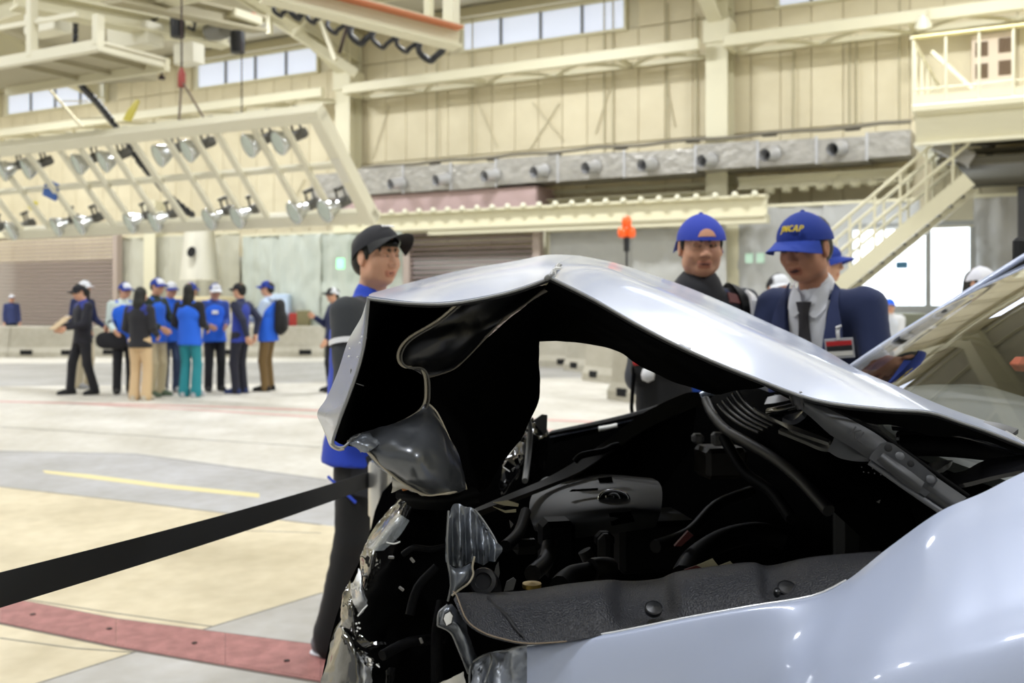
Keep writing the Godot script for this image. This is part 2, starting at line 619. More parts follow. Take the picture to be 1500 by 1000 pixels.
func hall():
	var U0 = -26.0
	var U1 = 24.0
	var W1 = 27.0
	var conc = concrete("white_concrete", rgb(230, 227, 218), 0.12)
	var m = wmb()
	m.box(Vector3((U0 + U1) / 2, -0.15, W1 / 2), Vector3(U1 - U0 + 1, 0.3, W1 + 1))
	var fl = struct("floor", m, conc, "pale worn concrete floor of the test hall", "floor")
	# patches of other concrete, painted lines and the joints between the slabs
	var g = MB.new()
	g.prism(gp([[-400, 640], [0, 660], [200, 664], [480, 702], [900, 742], [900, 800], [470, 768], [200, 735], [0, 712], [-400, 675]]), flat(0.0), 0.002)
	obj("grey_concrete_strip", g, concrete("grey_concrete", rgb(200, 200, 202), 0.14), fl)
	g = MB.new()
	g.prism(gp([[-400, 676], [0, 713], [200, 736], [470, 769], [700, 797], [472, 868], [310, 918], [195, 956], [50, 1002], [-200, 1085], [-900, 960]]), flat(0.0), 0.002)
	obj("cream_concrete_patch", g, concrete("cream_concrete", rgb(238, 226, 196), 0.16), fl)
	g = MB.new()
	g.prism(gp([[701, 798], [1100, 850], [900, 1160], [-200, 1500], [-250, 1100], [50, 1003], [195, 957], [310, 919], [472, 869]]), flat(0.0), 0.002)
	obj("grey_concrete_patch", g, concrete("grey_concrete_near", rgb(206, 204, 200), 0.16), fl)
	g = MB.new()
	g.prism(gp([[-300, 522], [0, 532], [470, 530], [900, 522], [900, 552], [470, 560], [0, 566], [-300, 562]]), flat(0.0), 0.0015)
	obj("grey_concrete_lane", g, concrete("grey_concrete_far", rgb(182, 181, 178), 0.12), fl)
	var lines = [["red_line", [[-300, 580], [0, 587], [300, 594], [470, 600], [1000, 622], [1000, 624.5], [470, 602.5], [300, 596], [0, 589], [-300, 582]], rgb(212, 168, 158)],
		["red_line", [[100, 590], [300, 600], [470, 610], [1000, 640], [1000, 643], [470, 612.5], [300, 602], [100, 591.5]], rgb(214, 176, 166)],
		["yellow_line", [[62, 689], [130, 695], [250, 710], [380, 723], [380, 729], [250, 716], [130, 701], [66, 693]], rgb(226, 212, 156)]]
	for l in lines:
		g = MB.new()
		g.prism(gp(l[1]), flat(0.0021), 0.0008)
		obj(l[0], g, mat("paint_" + str(l[2]), l[2], 0.6), fl)
	for j in [[[0, 661], [200, 665.5], [480, 703.5]], [[0, 713], [200, 736], [470, 769]], [[0, 625], [470, 655]], [[472, 868.5], [310, 918.5], [195, 956.5], [50, 1003]], [[310, 918], [150, 896], [0, 872]], [[0, 935], [110, 950], [195, 956]], [[320, 776], [470, 781]]]:
		g = MB.new()
		for i in j.size() - 1:
			g.bar(ground(j[i][0], j[i][1]), ground(j[i + 1][0], j[i + 1][1]), 0.008, 0.006)
		obj("joint", g, mat("joint", rgb(120, 118, 112), 0.9), fl)
	# steel cover plates painted red, let into the floor
	var top = [[-160, 842], [0, 875], [170, 908], [330, 929], [470, 947], [640, 968]]
	var bot = [[-160, 876], [0, 913], [170, 948], [330, 976], [470, 1000], [640, 1030]]
	var plates = thing("cover_plate_strip", "red painted steel plate strip let into the concrete floor under the belt", "floor plate", ground(230, 940))
	var red = mat("red_plate", rgb(184, 126, 120), 0.55)
	red.albedo_texture = noisetex(0.02, Color(0.82, 0.8, 0.8), Color.WHITE, 256, 4, 5)
	red.heightmap_enabled = true; red.heightmap_scale = 0.25
	red.heightmap_texture = noisetex(0.35, Color.BLACK, Color.WHITE, 256, 2, 8)
	triplanar(red, 2.0)
	for i in 5:
		var a = MB.new()
		var q = [ground(top[i][0], top[i][1]), ground(top[i + 1][0], top[i + 1][1]), ground(bot[i + 1][0], bot[i + 1][1]), ground(bot[i][0], bot[i][1])]
		var c = (q[0] + q[1] + q[2] + q[3]) / 4
		var poly := PackedVector2Array()
		for p in q:
			var z = c + (p - c) * 0.997
			poly.append(Vector2(z.x, -z.z))
		a.prism(poly, flat(0.001), 0.006)
		var pl = obj("steel_plate", a, red, plates)
		var along = (q[1] - q[0]).normalized()
		var n_r = 22
		var rb = MB.new()
		for k in n_r:
			var f = (k + 0.5) / n_r
			rb.bar(q[0].lerp(q[1], f).lerp(q[3].lerp(q[2], f), 0.06) + Vector3(0, 0.0065, 0), q[0].lerp(q[1], f).lerp(q[3].lerp(q[2], f), 0.94) + Vector3(0, 0.0065, 0), 0.012, 0.003)
		obj("grip_rib", rb, red, pl).set_meta("kind", "stuff")
	for b in [[48, 900], [160, 921], [285, 942], [420, 968], [-70, 882]]:
		var a = MB.new()
		a.disc(ground(b[0], b[1], 0.007), Vector3.UP, 0.012, 0.004, 12)
		obj("bolt", a, mat("dark_steel", rgb(60, 45, 45), 0.5, 0.6), plates)
	var dk = MB.new()
	for i in 5:
		dk.bar(ground(bot[i][0], bot[i][1] + 1), ground(bot[i + 1][0], bot[i + 1][1] + 1), 0.012, 0.008)
		dk.bar(ground(top[i][0], top[i][1] - 1), ground(top[i + 1][0], top[i + 1][1] - 1), 0.012, 0.008)
	obj("edge_angle", dk, mat("edge_angle", rgb(120, 108, 100), 0.6), plates)
	# walls
	var core = mat("wall_core", rgb(214, 206, 178), 0.8)
	var cream = mat("cream_panel", rgb(232, 222, 190), 0.65)
	cream.albedo_texture = noisetex(0.01, Color(0.93, 0.92, 0.9), Color.WHITE, 256, 4, 11)
	triplanar(cream, 0.35)
	var wb = wmb()
	wb.box(Vector3((U0 + U1) / 2, 4.4, -0.2), Vector3(U1 - U0 + 1, 8.9, 0.3))
	var back = struct("wall_back", wb, core, "tall cream panelled back wall of the hall", "wall")
	# cladding panels, left open where the windows are
	var pw = 0.62
	var n = int((16.0 + 21.0) / pw)
	var wins = window_spans()
	for i in n:
		var a0 = -21.0 + i * pw
		var mid = a0 + pw / 2
		var tone = 1.0 - 0.03 * ((i * 7) % 5) / 4.0
		var under = false
		for s in wins:
			if mid > s[0] - 0.2 and mid < s[1] + 0.2: under = true
		for r in 3:
			var y0 = [2.6, 4.9, 7.42][r]
			var y1 = [4.88, 7.40, 8.6][r]
			if r == 2 and under: continue
			var pm = wmb()
			pm.tint = Color(tone, tone, tone * 0.99)
			pm.box(Vector3(mid, (y0 + y1) / 2, -0.02), Vector3(pw - 0.012, y1 - y0, 0.06), Basis.IDENTITY, 0.012)
			var pc = mat("cream_panel_%d" % ((i * 7) % 3), rgb(232 - 2 * ((i * 7) % 3), 222 - 2 * ((i * 7) % 3), 190 - 2 * ((i * 7) % 3)), 0.65)
			if not pc.albedo_texture:
				pc.albedo_texture = cream.albedo_texture
				triplanar(pc, 0.35)
			obj("wall_panel", pm, pc, back)
	for e in [["wall_left", Vector3(U0 - 0.15, 4.6, W1 / 2), Vector3(0.3, 10, W1)], ["wall_right", Vector3(U1 + 0.15, 4.6, W1 / 2), Vector3(0.3, 10, W1)], ["wall_front", Vector3((U0 + U1) / 2, 4.6, W1 + 0.15), Vector3(U1 - U0, 11, 0.3)]]:
		var s = wmb()
		s.box(e[1], e[2])
		struct(e[0], s, core if e[0] != "wall_front" else mat("dark_wall", rgb(150, 152, 156), 0.8), "plain cream end wall of the hall" if e[0] != "wall_front" else "dark grey wall behind the viewer", "wall")
	for e in [[U0 - 0.15], [U1 + 0.15]]:
		pass
	# roof: two slopes with purlins and rafters
	var rf = wmb()
	for s in [0, 1]:
		var a = Vector3(0, roof_height(0), -0.4) if s == 0 else Vector3(0, roof_height(17), 17)
		var b = Vector3(0, roof_height(17), 17) if s == 0 else Vector3(0, roof_height(34), 34.4)
		a.x = (U0 + U1) / 2; b.x = a.x
		rf.bar(a + Vector3(0, 0.1, 0), b + Vector3(0, 0.1, 0), U1 - U0 + 1, 0.2)
	var roof = struct("ceiling", rf, mat("roof_sheet", rgb(198, 192, 170), 0.8), "cream steel roof of the hall", "ceiling")
	var steel = mat("cream_steel", rgb(222, 216, 186), 0.5)
	for i in 11:
		var w = 1.6 + i * 3.1
		var b = wmb()
		b.ibeam(Vector3(U0, roof_height(w) - 0.12, w), Vector3(U1, roof_height(w) - 0.12, w), 0.12, 0.22)
		obj("purlin", b, steel, roof)
	for i in 5:
		var u = -23.7 + i * 9.62
		for s in [0, 1]:
			var b = wmb()
			b.ibeam(Vector3(u, roof_height(s * 17) - 0.55, s * 17.0), Vector3(u, roof_height(17 + s * 17) - 0.55 , 17.0 + s * 17), 0.28, 0.7)
			obj("rafter", b, steel, roof)
	# eaves beam above the windows
	var eb = wmb()
	eb.bar(Vector3(U0, 8.28, 0.12), Vector3(U1, 8.28, 0.12), 0.25, 0.22)
	struct("trim_001", eb, mat("eaves_beam", rgb(176, 166, 132), 0.6), "eaves beam running above the high windows", "trim")

func window_spans() -> Array:
	var r = []
	for k in [[12, 157], [290, 467], [679, 917], [1140, 1345]]:
		r.append([wl(k[0], 60).x, wl(k[1], 60).x])
	return r

func wall_fittings():
	var steel = mat("cream_steel")
	var daylight = mat("window_daylight", rgb(214, 220, 236), 0.3)
	daylight.emission_enabled = true; daylight.emission = rgb(214, 222, 240); daylight.emission_energy_multiplier = 0.45
	var pane_counts = [4, 4, 4, 4]
	var spans = window_spans()
	for i in spans.size():
		var s = spans[i]
		var y0 = 7.42
		var y1 = 8.08
		var wroot = MB.new()
		var f = wmb()
		f.box(Vector3((s[0] + s[1]) / 2, y0 - 0.02, 0.04), Vector3(s[1] - s[0] + 0.1, 0.06, 0.12))
		f.box(Vector3((s[0] + s[1]) / 2, y1 + 0.06, 0.0), Vector3(s[1] - s[0] + 0.1, 0.12, 0.12))
		f.box(Vector3((s[0] + s[1]) / 2, 8.4, -0.02), Vector3(s[1] - s[0] + 0.3, 0.5, 0.08))
		for e in 2: f.box(Vector3(s[e], (y0 + y1) / 2, 0.02), Vector3(0.06, y1 - y0, 0.12))
		var win = struct("window_%d" % (i + 1), f, steel, ["", "", "", ""][i] + "high strip window of four frosted panes under the eaves", "window")
		win.set_meta("group", "high strip windows")
		var np = pane_counts[i]
		for k in np:
			var a = lerpf(s[0], s[1], float(k) / np)
			var b = lerpf(s[0], s[1], float(k + 1) / np)
			var g = wmb()
			g.box(Vector3((a + b) / 2, (y0 + y1) / 2, -0.01), Vector3(b - a - 0.05, y1 - y0 - 0.02, 0.02))
			obj("window_pane", g, daylight, win)
			if k > 0:
				var mu = wmb()
				mu.box(Vector3(a, (y0 + y1) / 2, 0.02), Vector3(0.055, y1 - y0, 0.07))
				obj("mullion", mu, mat("mullion", rgb(120, 122, 124), 0.5), win)
		var lt := AreaLight3D.new()
		lt.name = "window_light"
		lt.area_size = Vector2(s[1] - s[0], y1 - y0); lt.light_energy = 2.0; lt.light_color = rgb(220, 230, 255)
		lt.area_range = 60.0; lt.shadow_enabled = true
		win.add_child(lt)
		lt.transform = win.transform.affine_inverse() * Transform3D(WALL.basis * Basis(Vector3.UP, PI), WALL * Vector3((s[0] + s[1]) / 2, (y0 + y1) / 2, 0.1))
	# main columns with haunches
	for px in [[523, "tall cream steel column beside the dark pink shutter box"], [1062, "tall cream steel column behind the man in the backwards blue cap"]]:
		var u = wl(px[0], 200).x
		var t = thing("column", px[1], "column", WALL * Vector3(u, 0, 0.4), WALL.basis.get_euler().y)
		t.set_meta("kind", "structure")
		var b = wmb()
		b.ibeam(Vector3(u, 0, 0.35), Vector3(u, 8.3, 0.35), 0.46, 0.5, 0.03, Vector3.BACK)
		obj("column_shaft", b, steel, t)
		var c = wmb()
		c.box(Vector3(u, 6.95, 0.35), Vector3(0.56, 0.5, 0.6), Basis.IDENTITY, 0.02)
		obj("collar", c, steel, t)
		var h = wmb()
		h.ibeam(Vector3(u, 7.3, 0.5), Vector3(u, 9.2, 5.2), 0.3, 0.45, 0.03)
		obj("haunch", h, steel, t)
		var bp = wmb()
		bp.box(Vector3(u, 0.02, 0.35), Vector3(0.7, 0.04, 0.7))
		obj("base_plate", bp, steel, t)
	# lower posts
	for q in [[228, 320, 0.45, 4.2, 0.8, "cream steel post standing between the pinkish shutter and the plastic curtain"], [796, 330, 0.22, 3.6, 0.5, "narrow cream post at the edge of the middle brown shutter"], [1072, 330, 0.4, 3.3, 0.7, "short cream post under the bulb studded beam end"]]:
		var u = wl(q[0], q[1], q[4]).x
		var b = wmb()
		b.ibeam(Vector3(u, 0, q[4]), Vector3(u, q[3], q[4]), q[2], q[2], 0.03, Vector3.BACK)
		tag(obj("post", b, steel), q[5], "post", "", "structure")
	# lattice girt: a walk-along truss laid flat against the wall
	for bay in [[-9.0, 6.98], [-0.0, 0.0]]:
		if bay[1] == 0.0: continue
		var us = [-20.5, wl(508, 150).x, wl(538, 150).x, wl(1045, 80).x, wl(1080, 75).x, 15.0]
		for k in 3:
			var a = us[k * 2]
			var b = us[k * 2 + 1]
			var names = ["behind the floodlight rig", "between the two tall columns", "above the right landing"]
			var t = thing("lattice_girt", "cream lattice girder with a flat zigzag web high on the wall " + names[k], "girder", WALL * Vector3((a + b) / 2, 6.5, 0.45), WALL.basis.get_euler().y)
			t.set_meta("kind", "structure")
			var fr = wmb()
			fr.bar(Vector3(a, 6.62, 0.95), Vector3(b, 6.62, 0.95), 0.14, 0.24, Vector3.UP, 0.02)
			obj("front_chord", fr, steel, t)
			var bk = wmb()
			bk.bar(Vector3(a, 6.56, 0.12), Vector3(b, 6.56, 0.12), 0.1, 0.1)
			obj("rear_chord", bk, steel, t)
			var cnt = int((b - a) / 0.85)
			for i in cnt:
				var z = wmb()
				var p = lerpf(a, b, float(i) / cnt)
				var q = lerpf(a, b, float(i + 1) / cnt)
				z.bar(Vector3(p, 6.54, 0.15 if i % 2 == 0 else 0.9), Vector3(q, 6.54, 0.9 if i % 2 == 0 else 0.15), 0.06, 0.06)
				obj("web_bar", z, steel, t)
				if i % 4 == 0:
					var st = wmb()
					st.bar(Vector3(p, 6.56, 0.12), Vector3(p, 6.56, 0.92), 0.09, 0.1)
					obj("cross_bar", st, steel, t)
			# brace rods on the wall below
	var rods = [[[446, 262], [410, 330]], [[570, 155], [545, 232]], [[700, 150], [728, 215]], [[775, 220], [820, 150]], [[780, 150], [825, 205]], [[893, 130], [872, 195]], [[975, 120], [988, 185]]]
	for r in rods:
		var b = wmb()
		b.tube([wl(r[0][0], r[0][1], 0.06), wl(r[1][0], r[1][1], 0.06)], 0.014, 6)
		tag(obj("brace_rod", b, mat("rod", rgb(200, 191, 160), 0.5)), "thin slanting brace rod on the cream wall below the lattice girder", "rod", "wall brace rods", "structure")
	# vertical conduits on the wall
	for x in [[640, 40, 240], [692, 10, 235], [885, 0, 230], [898, 0, 225], [977, 5, 215], [1020, 20, 215], [1163, 60, 195], [1245, 50, 185], [1255, 50, 185], [1318, 0, 180]]:
		var a = wl(x[0], x[1], 0.08)
		var b = wl(x[0], x[2], 0.08)
		b.x = a.x
		var t = wmb()
		t.tube([a, b], 0.018, 6)
		tag(obj("conduit", t, mat("conduit", rgb(186, 178, 146), 0.5)), "thin vertical conduit pipe running up the cream wall", "pipe", "vertical wall conduits", "structure")
	# the cable pipe above the duct
	var cp = thing("cable_pipe", "thin dark cable pipe carried along the wall just above the grey duct", "pipe", WALL * wl(900, 215, 0.7))
	var a0 = wl(530, 246, 0.7)
	var a1 = wl(1335, 178, 0.7)
	var pts_ = []
	for i in 25:
		var p = a0.lerp(a1, i / 24.0)
		p.y += 0.02 * sin(i * 1.7)
		pts_.append(p)
	var pm = wmb()
	pm.tube(pts_, 0.04, 6)
	obj("pipe", pm, mat("grey_cable", rgb(128, 122, 106), 0.6), cp)
	for i in range(1, 25, 3):
		var c = wmb()
		c.box(pts_[i] + Vector3(0, -0.02, -0.05), Vector3(0.3, 0.09, 0.12), Basis.IDENTITY, 0.02)
		obj("clamp", c, mat("clamp", rgb(96, 92, 84), 0.6), cp)
	# the wrapped duct with its nozzles
	var galv = mat("duct_wrap", rgb(188, 184, 174), 0.36, 0.4)
	galv.albedo_texture = noisetex(0.012, Color(0.82, 0.82, 0.82), Color(1, 1, 1), 512, 5, 21)
	galv.heightmap_enabled = true; galv.heightmap_scale = 2.0
	galv.heightmap_texture = noisetex(0.02, Color.BLACK, Color.WHITE, 512, 4, 22)
	triplanar(galv, 0.5)
	var duct = thing("air_duct", "long silver wrapped air duct with a row of round nozzles on the wall", "duct", WALL * wl(900, 280, 0.7), WALL.basis.get_euler().y)
	var top_l = wl(455, 254, 1.15)
	var top_r = wl(1335, 192, 1.15)
	var bot_l = wl(455, 292, 1.15)
	var bot_r = wl(1335, 228, 1.15)
	var cuts = [0.0, 0.09, 0.2, 0.295, 0.38, 0.49, 0.6, 0.71, 0.8, 0.88, 0.945, 1.0]
	for i in cuts.size() - 1:
		var d = wmb()
		var q0 = cuts[i] + 0.0008
		var q1 = cuts[i + 1] - 0.0008
		var t0 = top_l.lerp(top_r, q0)
		var t1 = top_l.lerp(top_r, q1)
		var b0 = bot_l.lerp(bot_r, q0)
		var b1 = bot_l.lerp(bot_r, q1)
		b0.x = t0.x; b1.x = t1.x
		var e = 0.03 * ((i * 5) % 3 - 1)
		t0.y += e; t1.y += e; b0.y += e * 0.6; b1.y += e * 0.6
		var bk = Vector3(0, 0, -0.9)
		d.quad(b0, b1, t1, t0); d.quad(b1 + bk, b0 + bk, t0 + bk, t1 + bk)
		d.quad(t0, t1, t1 + bk, t0 + bk); d.quad(b1, b0, b0 + bk, b1 + bk)
		d.quad(b1, b1 + bk, t1 + bk, t1); d.quad(b0 + bk, b0, t0, t0 + bk)
		obj("duct_section", d, galv, duct)
	var seam = mat("duct_seam", rgb(196, 196, 196), 0.4, 0.4)
	for i in range(1, cuts.size() - 1):
		var t0 = top_l.lerp(top_r, cuts[i])
		var b0 = bot_l.lerp(bot_r, cuts[i])
		var s = wmb()
		s.box(Vector3(t0.x, (t0.y + b0.y) / 2, 1.16), Vector3(0.05, t0.y - b0.y + 0.06, 0.03), Basis.IDENTITY, 0.008)
		obj("seam_band", s, seam, duct)
	for k in [[589, 268], [655, 262], [726, 256], [798, 250], [873, 244], [955, 240], [1042, 234], [1134, 225], [1232, 217]]:
		var c = wl(k[0], k[1], 1.15)
		var nz = wmb()
		var dir = Vector3(-0.28, -0.18, 1.0).normalized()
		nz.tube([c, c + dir * 0.1, c + dir * 0.36], [0.155, 0.13, 0.125], 16, false)
		nz.tube([c + dir * 0.36, c + dir * 0.06], [0.11, 0.10], 16, false)
		var no = obj("nozzle", nz, seam, duct)
		var ho = wmb()
		ho.disc(c + dir * 0.06, dir, 0.108, 0.01, 16)
		obj("nozzle_throat", ho, mat("black_hole", rgb(14, 14, 14), 0.9), no)
	# pink shutter box and beams below the duct
	var pink = mat("pink_box", rgb(190, 164, 160), 0.6)
	var pb = wmb()
	var c0 = wl(470, 300, 1.0)
	var c1 = wl(787, 290, 1.0)
	pb.box(Vector3((c0.x + c1.x) / 2, (wl(560, 290, 1.0).y + wl(560, 313, 1.0).y) / 2, 0.55), Vector3(c1.x - c0.x, 0.52, 0.95), Basis.IDENTITY, 0.02)
	tag(obj("shutter_box", pb, pink), "long dull pink roller shutter box under the grey duct", "shutter box", "", "structure")
	var lb = thing("bulb_beam", "cream crane beam studded with a row of round knobs along its upper edge", "beam", WALL * wl(820, 320, 1.6), WALL.basis.get_euler().y)
	lb.set_meta("kind", "structure")
	var e0 = wl(488, 334, 1.5)
	var e1 = wl(1124, 300, 1.5)
	var ym = wl(545, 327, 1.5).y
	var bm = wmb()
	bm.ibeam(Vector3(e0.x, ym, 1.5), Vector3(e1.x, ym, 1.5), 0.3, 0.42, 0.05)
	obj("beam", bm, steel, lb)
	var lf = wmb()
	lf.bar(Vector3(wl(630, 340, 1.5).x, ym - 0.27, 1.45), Vector3(e1.x, ym - 0.27, 1.45), 0.3, 0.12)
	obj("lower_rail", lf, steel, lb)
	for i in 27:
		var u = lerpf(e0.x + 0.3, e1.x - 0.2, i / 26.0)
		var s = wmb()
		s.lathe([[0.0, -0.07], [0.05, -0.05], [0.07, 0.0], [0.05, 0.05], [0.0, 0.07]], Transform3D(Basis.IDENTITY, Vector3(u, ym + 0.22, 1.66)), 10, -1.0)
		obj("knob", s, mat("knob_white", rgb(230, 226, 200), 0.4), lb)
	# girt lines between the duct and the beam on the right
	for g in [[[805, 301], [1043, 272], 0.25, 0.5, "cream girt between the pink shutter box and the right column"], [[1082, 270], [1330, 250], 0.25, 0.5, "cream girt right of the column below the duct end"], [[800, 283], [1340, 236], 0.08, 0.2, "thin cream girt hugging the wall below the duct"]]:
		var p = wl(g[0][0], g[0][1], g[3])
		var q = wl(g[1][0], g[1][1], g[3])
		var b = wmb()
		b.ibeam(Vector3(p.x, p.y, g[3]), Vector3(q.x, p.y, g[3]), g[2] * 1.2, g[2], 0.03)
		tag(obj("girt", b, steel), g[4], "girder", "", "structure")
	var bolts = thing("pipe_rack", "row of round white lamp housings under the cream girt beside the stairs", "pipe rack", WALL * wl(1200, 280, 0.5))
	for i in 9:
		var s = wmb()
		var c = wl(1128 + i * 25, 278 - i * 2.0, 0.55)
		s.lathe([[0.0, -0.1], [0.1, -0.08], [0.12, 0.0], [0.06, 0.06], [0.0, 0.08]], Transform3D(Basis.IDENTITY, c), 10, -1.0)
		obj("housing", s, steel, bolts)
	var rb = wmb()
	rb.bar(wl(1120, 274, 0.55), wl(1340, 256, 0.55), 0.05, 0.05)
	obj("rail", rb, steel, bolts)
	# roller shutters
	shutter(-30, 172, 346, 1.0, "pinkish brown roller shutter behind the standing group", rgb(172, 152, 144))
	shutter(598, 788, 338, 1.2, "brown roller shutter behind the man in the black cap", rgb(150, 132, 128))
	# lower wall lining
	var lin_ = mat("lower_wall", rgb(190, 188, 176), 0.8)
	var lw = wmb()
	lw.box(Vector3(-1.0, 1.3, 0.1), Vector3(49.0, 2.6, 0.06))
	struct("trim_002", lw, lin_, "pale lower wall lining behind the curtains", "wall")
	# plastic curtains
	plastic(355, 598, 342, 0.9, "greenish clear plastic curtain hanging behind the man in black cap", rgb(196, 202, 190))
	plastic(806, 1062, 336, 1.1, "grey clear plastic curtain hanging behind the orange beacon", rgb(186, 186, 180))
	plastic(1080, 1345, 300, 0.9, "grey clear plastic curtain hanging behind the stairs", rgb(182, 182, 178))
	plastic(1426, 1640, 285, 0.9, "crumpled plastic curtain hanging right of the bright doorway", rgb(176, 174, 168))
	plastic(175, 350, 346, 0.8, "pale plastic curtain hanging beside the cream post", rgb(198, 196, 178))
	# things leaning and standing by the wall
	var board = thing("white_box_stand", "white tapered stand with a dark round hole behind the group", "stand", WALL * wl(288, 470, 1.6), WALL.basis.get_euler().y)
	var bw = wmb()
	var s0 = wl(288, 410, 1.7)
	bw.lathe([[0.0, 0.0], [0.5, 0.0], [0.36, 1.45], [0.0, 1.45]], Transform3D(Basis(Vector3.UP, PI / 4), Vector3(s0.x, s0.y - 0.0, 1.6)), 4)
	obj("body", bw, mat("white_sheet", rgb(222, 218, 200), 0.7), board)
	bw = wmb()
	bw.disc(wl(281, 369, 2.02), Vector3(0, 0.2, 1), 0.14, 0.03, 14)
	obj("hole", bw, mat("black_hole"), board)
	bw = wmb()
	bw.box(Vector3(s0.x + 0.1, 0.75, 1.6), Vector3(1.5, 1.5, 0.9), Basis.IDENTITY, 0.03)
	obj("plinth", bw, mat("beige_plinth", rgb(214, 200, 160), 0.7), board)
	# orange beacon hung before the curtain
	var bp = WALL * wl(918, 360, 4.0)
	var be = thing("orange_beacon", "orange warning beacon on a black stem above the hood ridge", "warning light", bp)
	var t0 = Transform3D(Basis.IDENTITY, bp)
	var bb = MB.new()
	bb.lathe([[0.0, 0.0], [0.055, 0.0], [0.055, 0.26], [0.0, 0.26]], t0.translated(Vector3(0, -0.1, 0)), 12)
	obj("stem", bb, mat("black_plastic", rgb(24, 24, 26), 0.5), be)
	for k in [[-0.075, 0.24], [0.075, 0.24], [0.0, 0.43]]:
		bb = MB.new()
		bb.lathe([[0.0, -0.1], [0.075, -0.09], [0.09, 0.0], [0.07, 0.08], [0.0, 0.11]], t0.translated(Vector3(k[0], k[1], 0)), 12, -1.0)
		var om = mat("orange_lens", rgb(235, 96, 34), 0.3)
		om.emission_enabled = true; om.emission = rgb(235, 90, 30); om.emission_energy_multiplier = 0.25
		obj("lens", bb, om, be)
	bb = MB.new()
	bb.tube([Vector3(bp.x, 0, bp.z), bp + Vector3(0, -0.1, 0)], 0.02, 8)
	obj("pole", bb, mat("black_plastic"), be)
	# green exit light
	var ep = WALL * wl(499, 386, 1.4)
	var ex = MB.new()
	ex.x = Transform3D(WALL.basis, ep)
	ex.box(Vector3.ZERO, Vector3(0.22, 0.26, 0.06), Basis.IDENTITY, 0.01)
	var gm = mat("exit_sign_light", rgb(160, 240, 180), 0.4)
	gm.emission_enabled = true; gm.emission = rgb(120, 235, 160); gm.emission_energy_multiplier = 0.9
	tag(obj("exit_sign", ex, gm), "small glowing green exit light left of the black capped man", "sign")
	var gl := OmniLight3D.new()
	gl.name = "exit_sign_glow"
	gl.position = ep + WALL.basis.z * 0.15; gl.light_color = rgb(120, 235, 160); gl.light_energy = 0.03; gl.light_size = 0.1; gl.omni_range = 10; gl.shadow_enabled = true
	add_child(gl)
	ep = WALL * wl(1105, 378, 1.2)
	ex = MB.new()
	ex.x = Transform3D(WALL.basis, ep)
	ex.box(Vector3(-0.1, 0, 0), Vector3(0.16, 0.2, 0.05), Basis.IDENTITY, 0.01)
	ex.box(Vector3(0.12, 0, 0), Vector3(0.16, 0.2, 0.05), Basis.IDENTITY, 0.01)
	tag(obj("exit_sign", ex, mat("green_sign", rgb(176, 206, 184), 0.5)), "pale green sign pair seen through plastic between the blue caps", "sign")
	# bright doorway on the right: two frosted daylight panels
	var dl = mat("doorway_daylight_window", rgb(250, 252, 255), 0.4)
	dl.emission_enabled = true; dl.emission = rgb(236, 246, 255); dl.emission_energy_multiplier = 1.6
	var n = 0
	var dmb = wmb()
	var l0 = wl(1246, 338, 1.3)
	var r0 = wl(1426, 330, 1.3)
	dmb.box(Vector3((l0.x + r0.x) / 2, l0.y + 0.08, 1.3), Vector3(r0.x - l0.x, 0.08, 0.1))
	dmb.box(Vector3((l0.x + r0.x) / 2, wl(1300, 448, 1.3).y - 0.05, 1.3), Vector3(r0.x - l0.x, 0.1, 0.1))
	for x in [1246, 1360, 1425]:
		var u = wl(x, 390, 1.3).x
		dmb.box(Vector3(u, (l0.y + wl(1300, 448, 1.3).y) / 2, 1.3), Vector3(0.09, l0.y - wl(1300, 448, 1.3).y, 0.1))
	dmb.box(Vector3((l0.x + r0.x) / 2, 0.62, 1.3), Vector3(r0.x - l0.x, 1.2, 0.08))
	var door = struct("window_5", dmb, mat("grey_frame", rgb(150, 152, 150), 0.5), "bright daylit double window panels behind the stairs", "window")
	for k in [[1249, 1357], [1364, 1422]]:
		var p = wl(k[0], 390, 1.28)
		var q = wl(k[1], 390, 1.28)
		var g = wmb()
		var yb = wl(1300, 447, 1.28).y
		g.box(Vector3((p.x + q.x) / 2, (l0.y + yb) / 2, 1.28), Vector3(q.x - p.x, l0.y - yb, 0.03))
		obj("window_pane", g, dl, door)
	var sg = wmb()
	sg.box(wl(1321, 388, 1.34), Vector3(0.2, 0.12, 0.02))
	obj("notice", sg, mat("blue_notice", rgb(40, 92, 120), 0.5), door)
	var al := AreaLight3D.new()
	al.name = "doorway_light"
	al.area_size = Vector2(r0.x - l0.x, 1.4); al.light_energy = 5.0; al.light_color = rgb(230, 240, 255); al.area_range = 60.0; al.shadow_enabled = true
	door.add_child(al)
	al.transform = door.transform.affine_inverse() * Transform3D(WALL.basis * Basis(Vector3.UP, PI), WALL * Vector3((l0.x + r0.x) / 2, 1.9, 1.45))

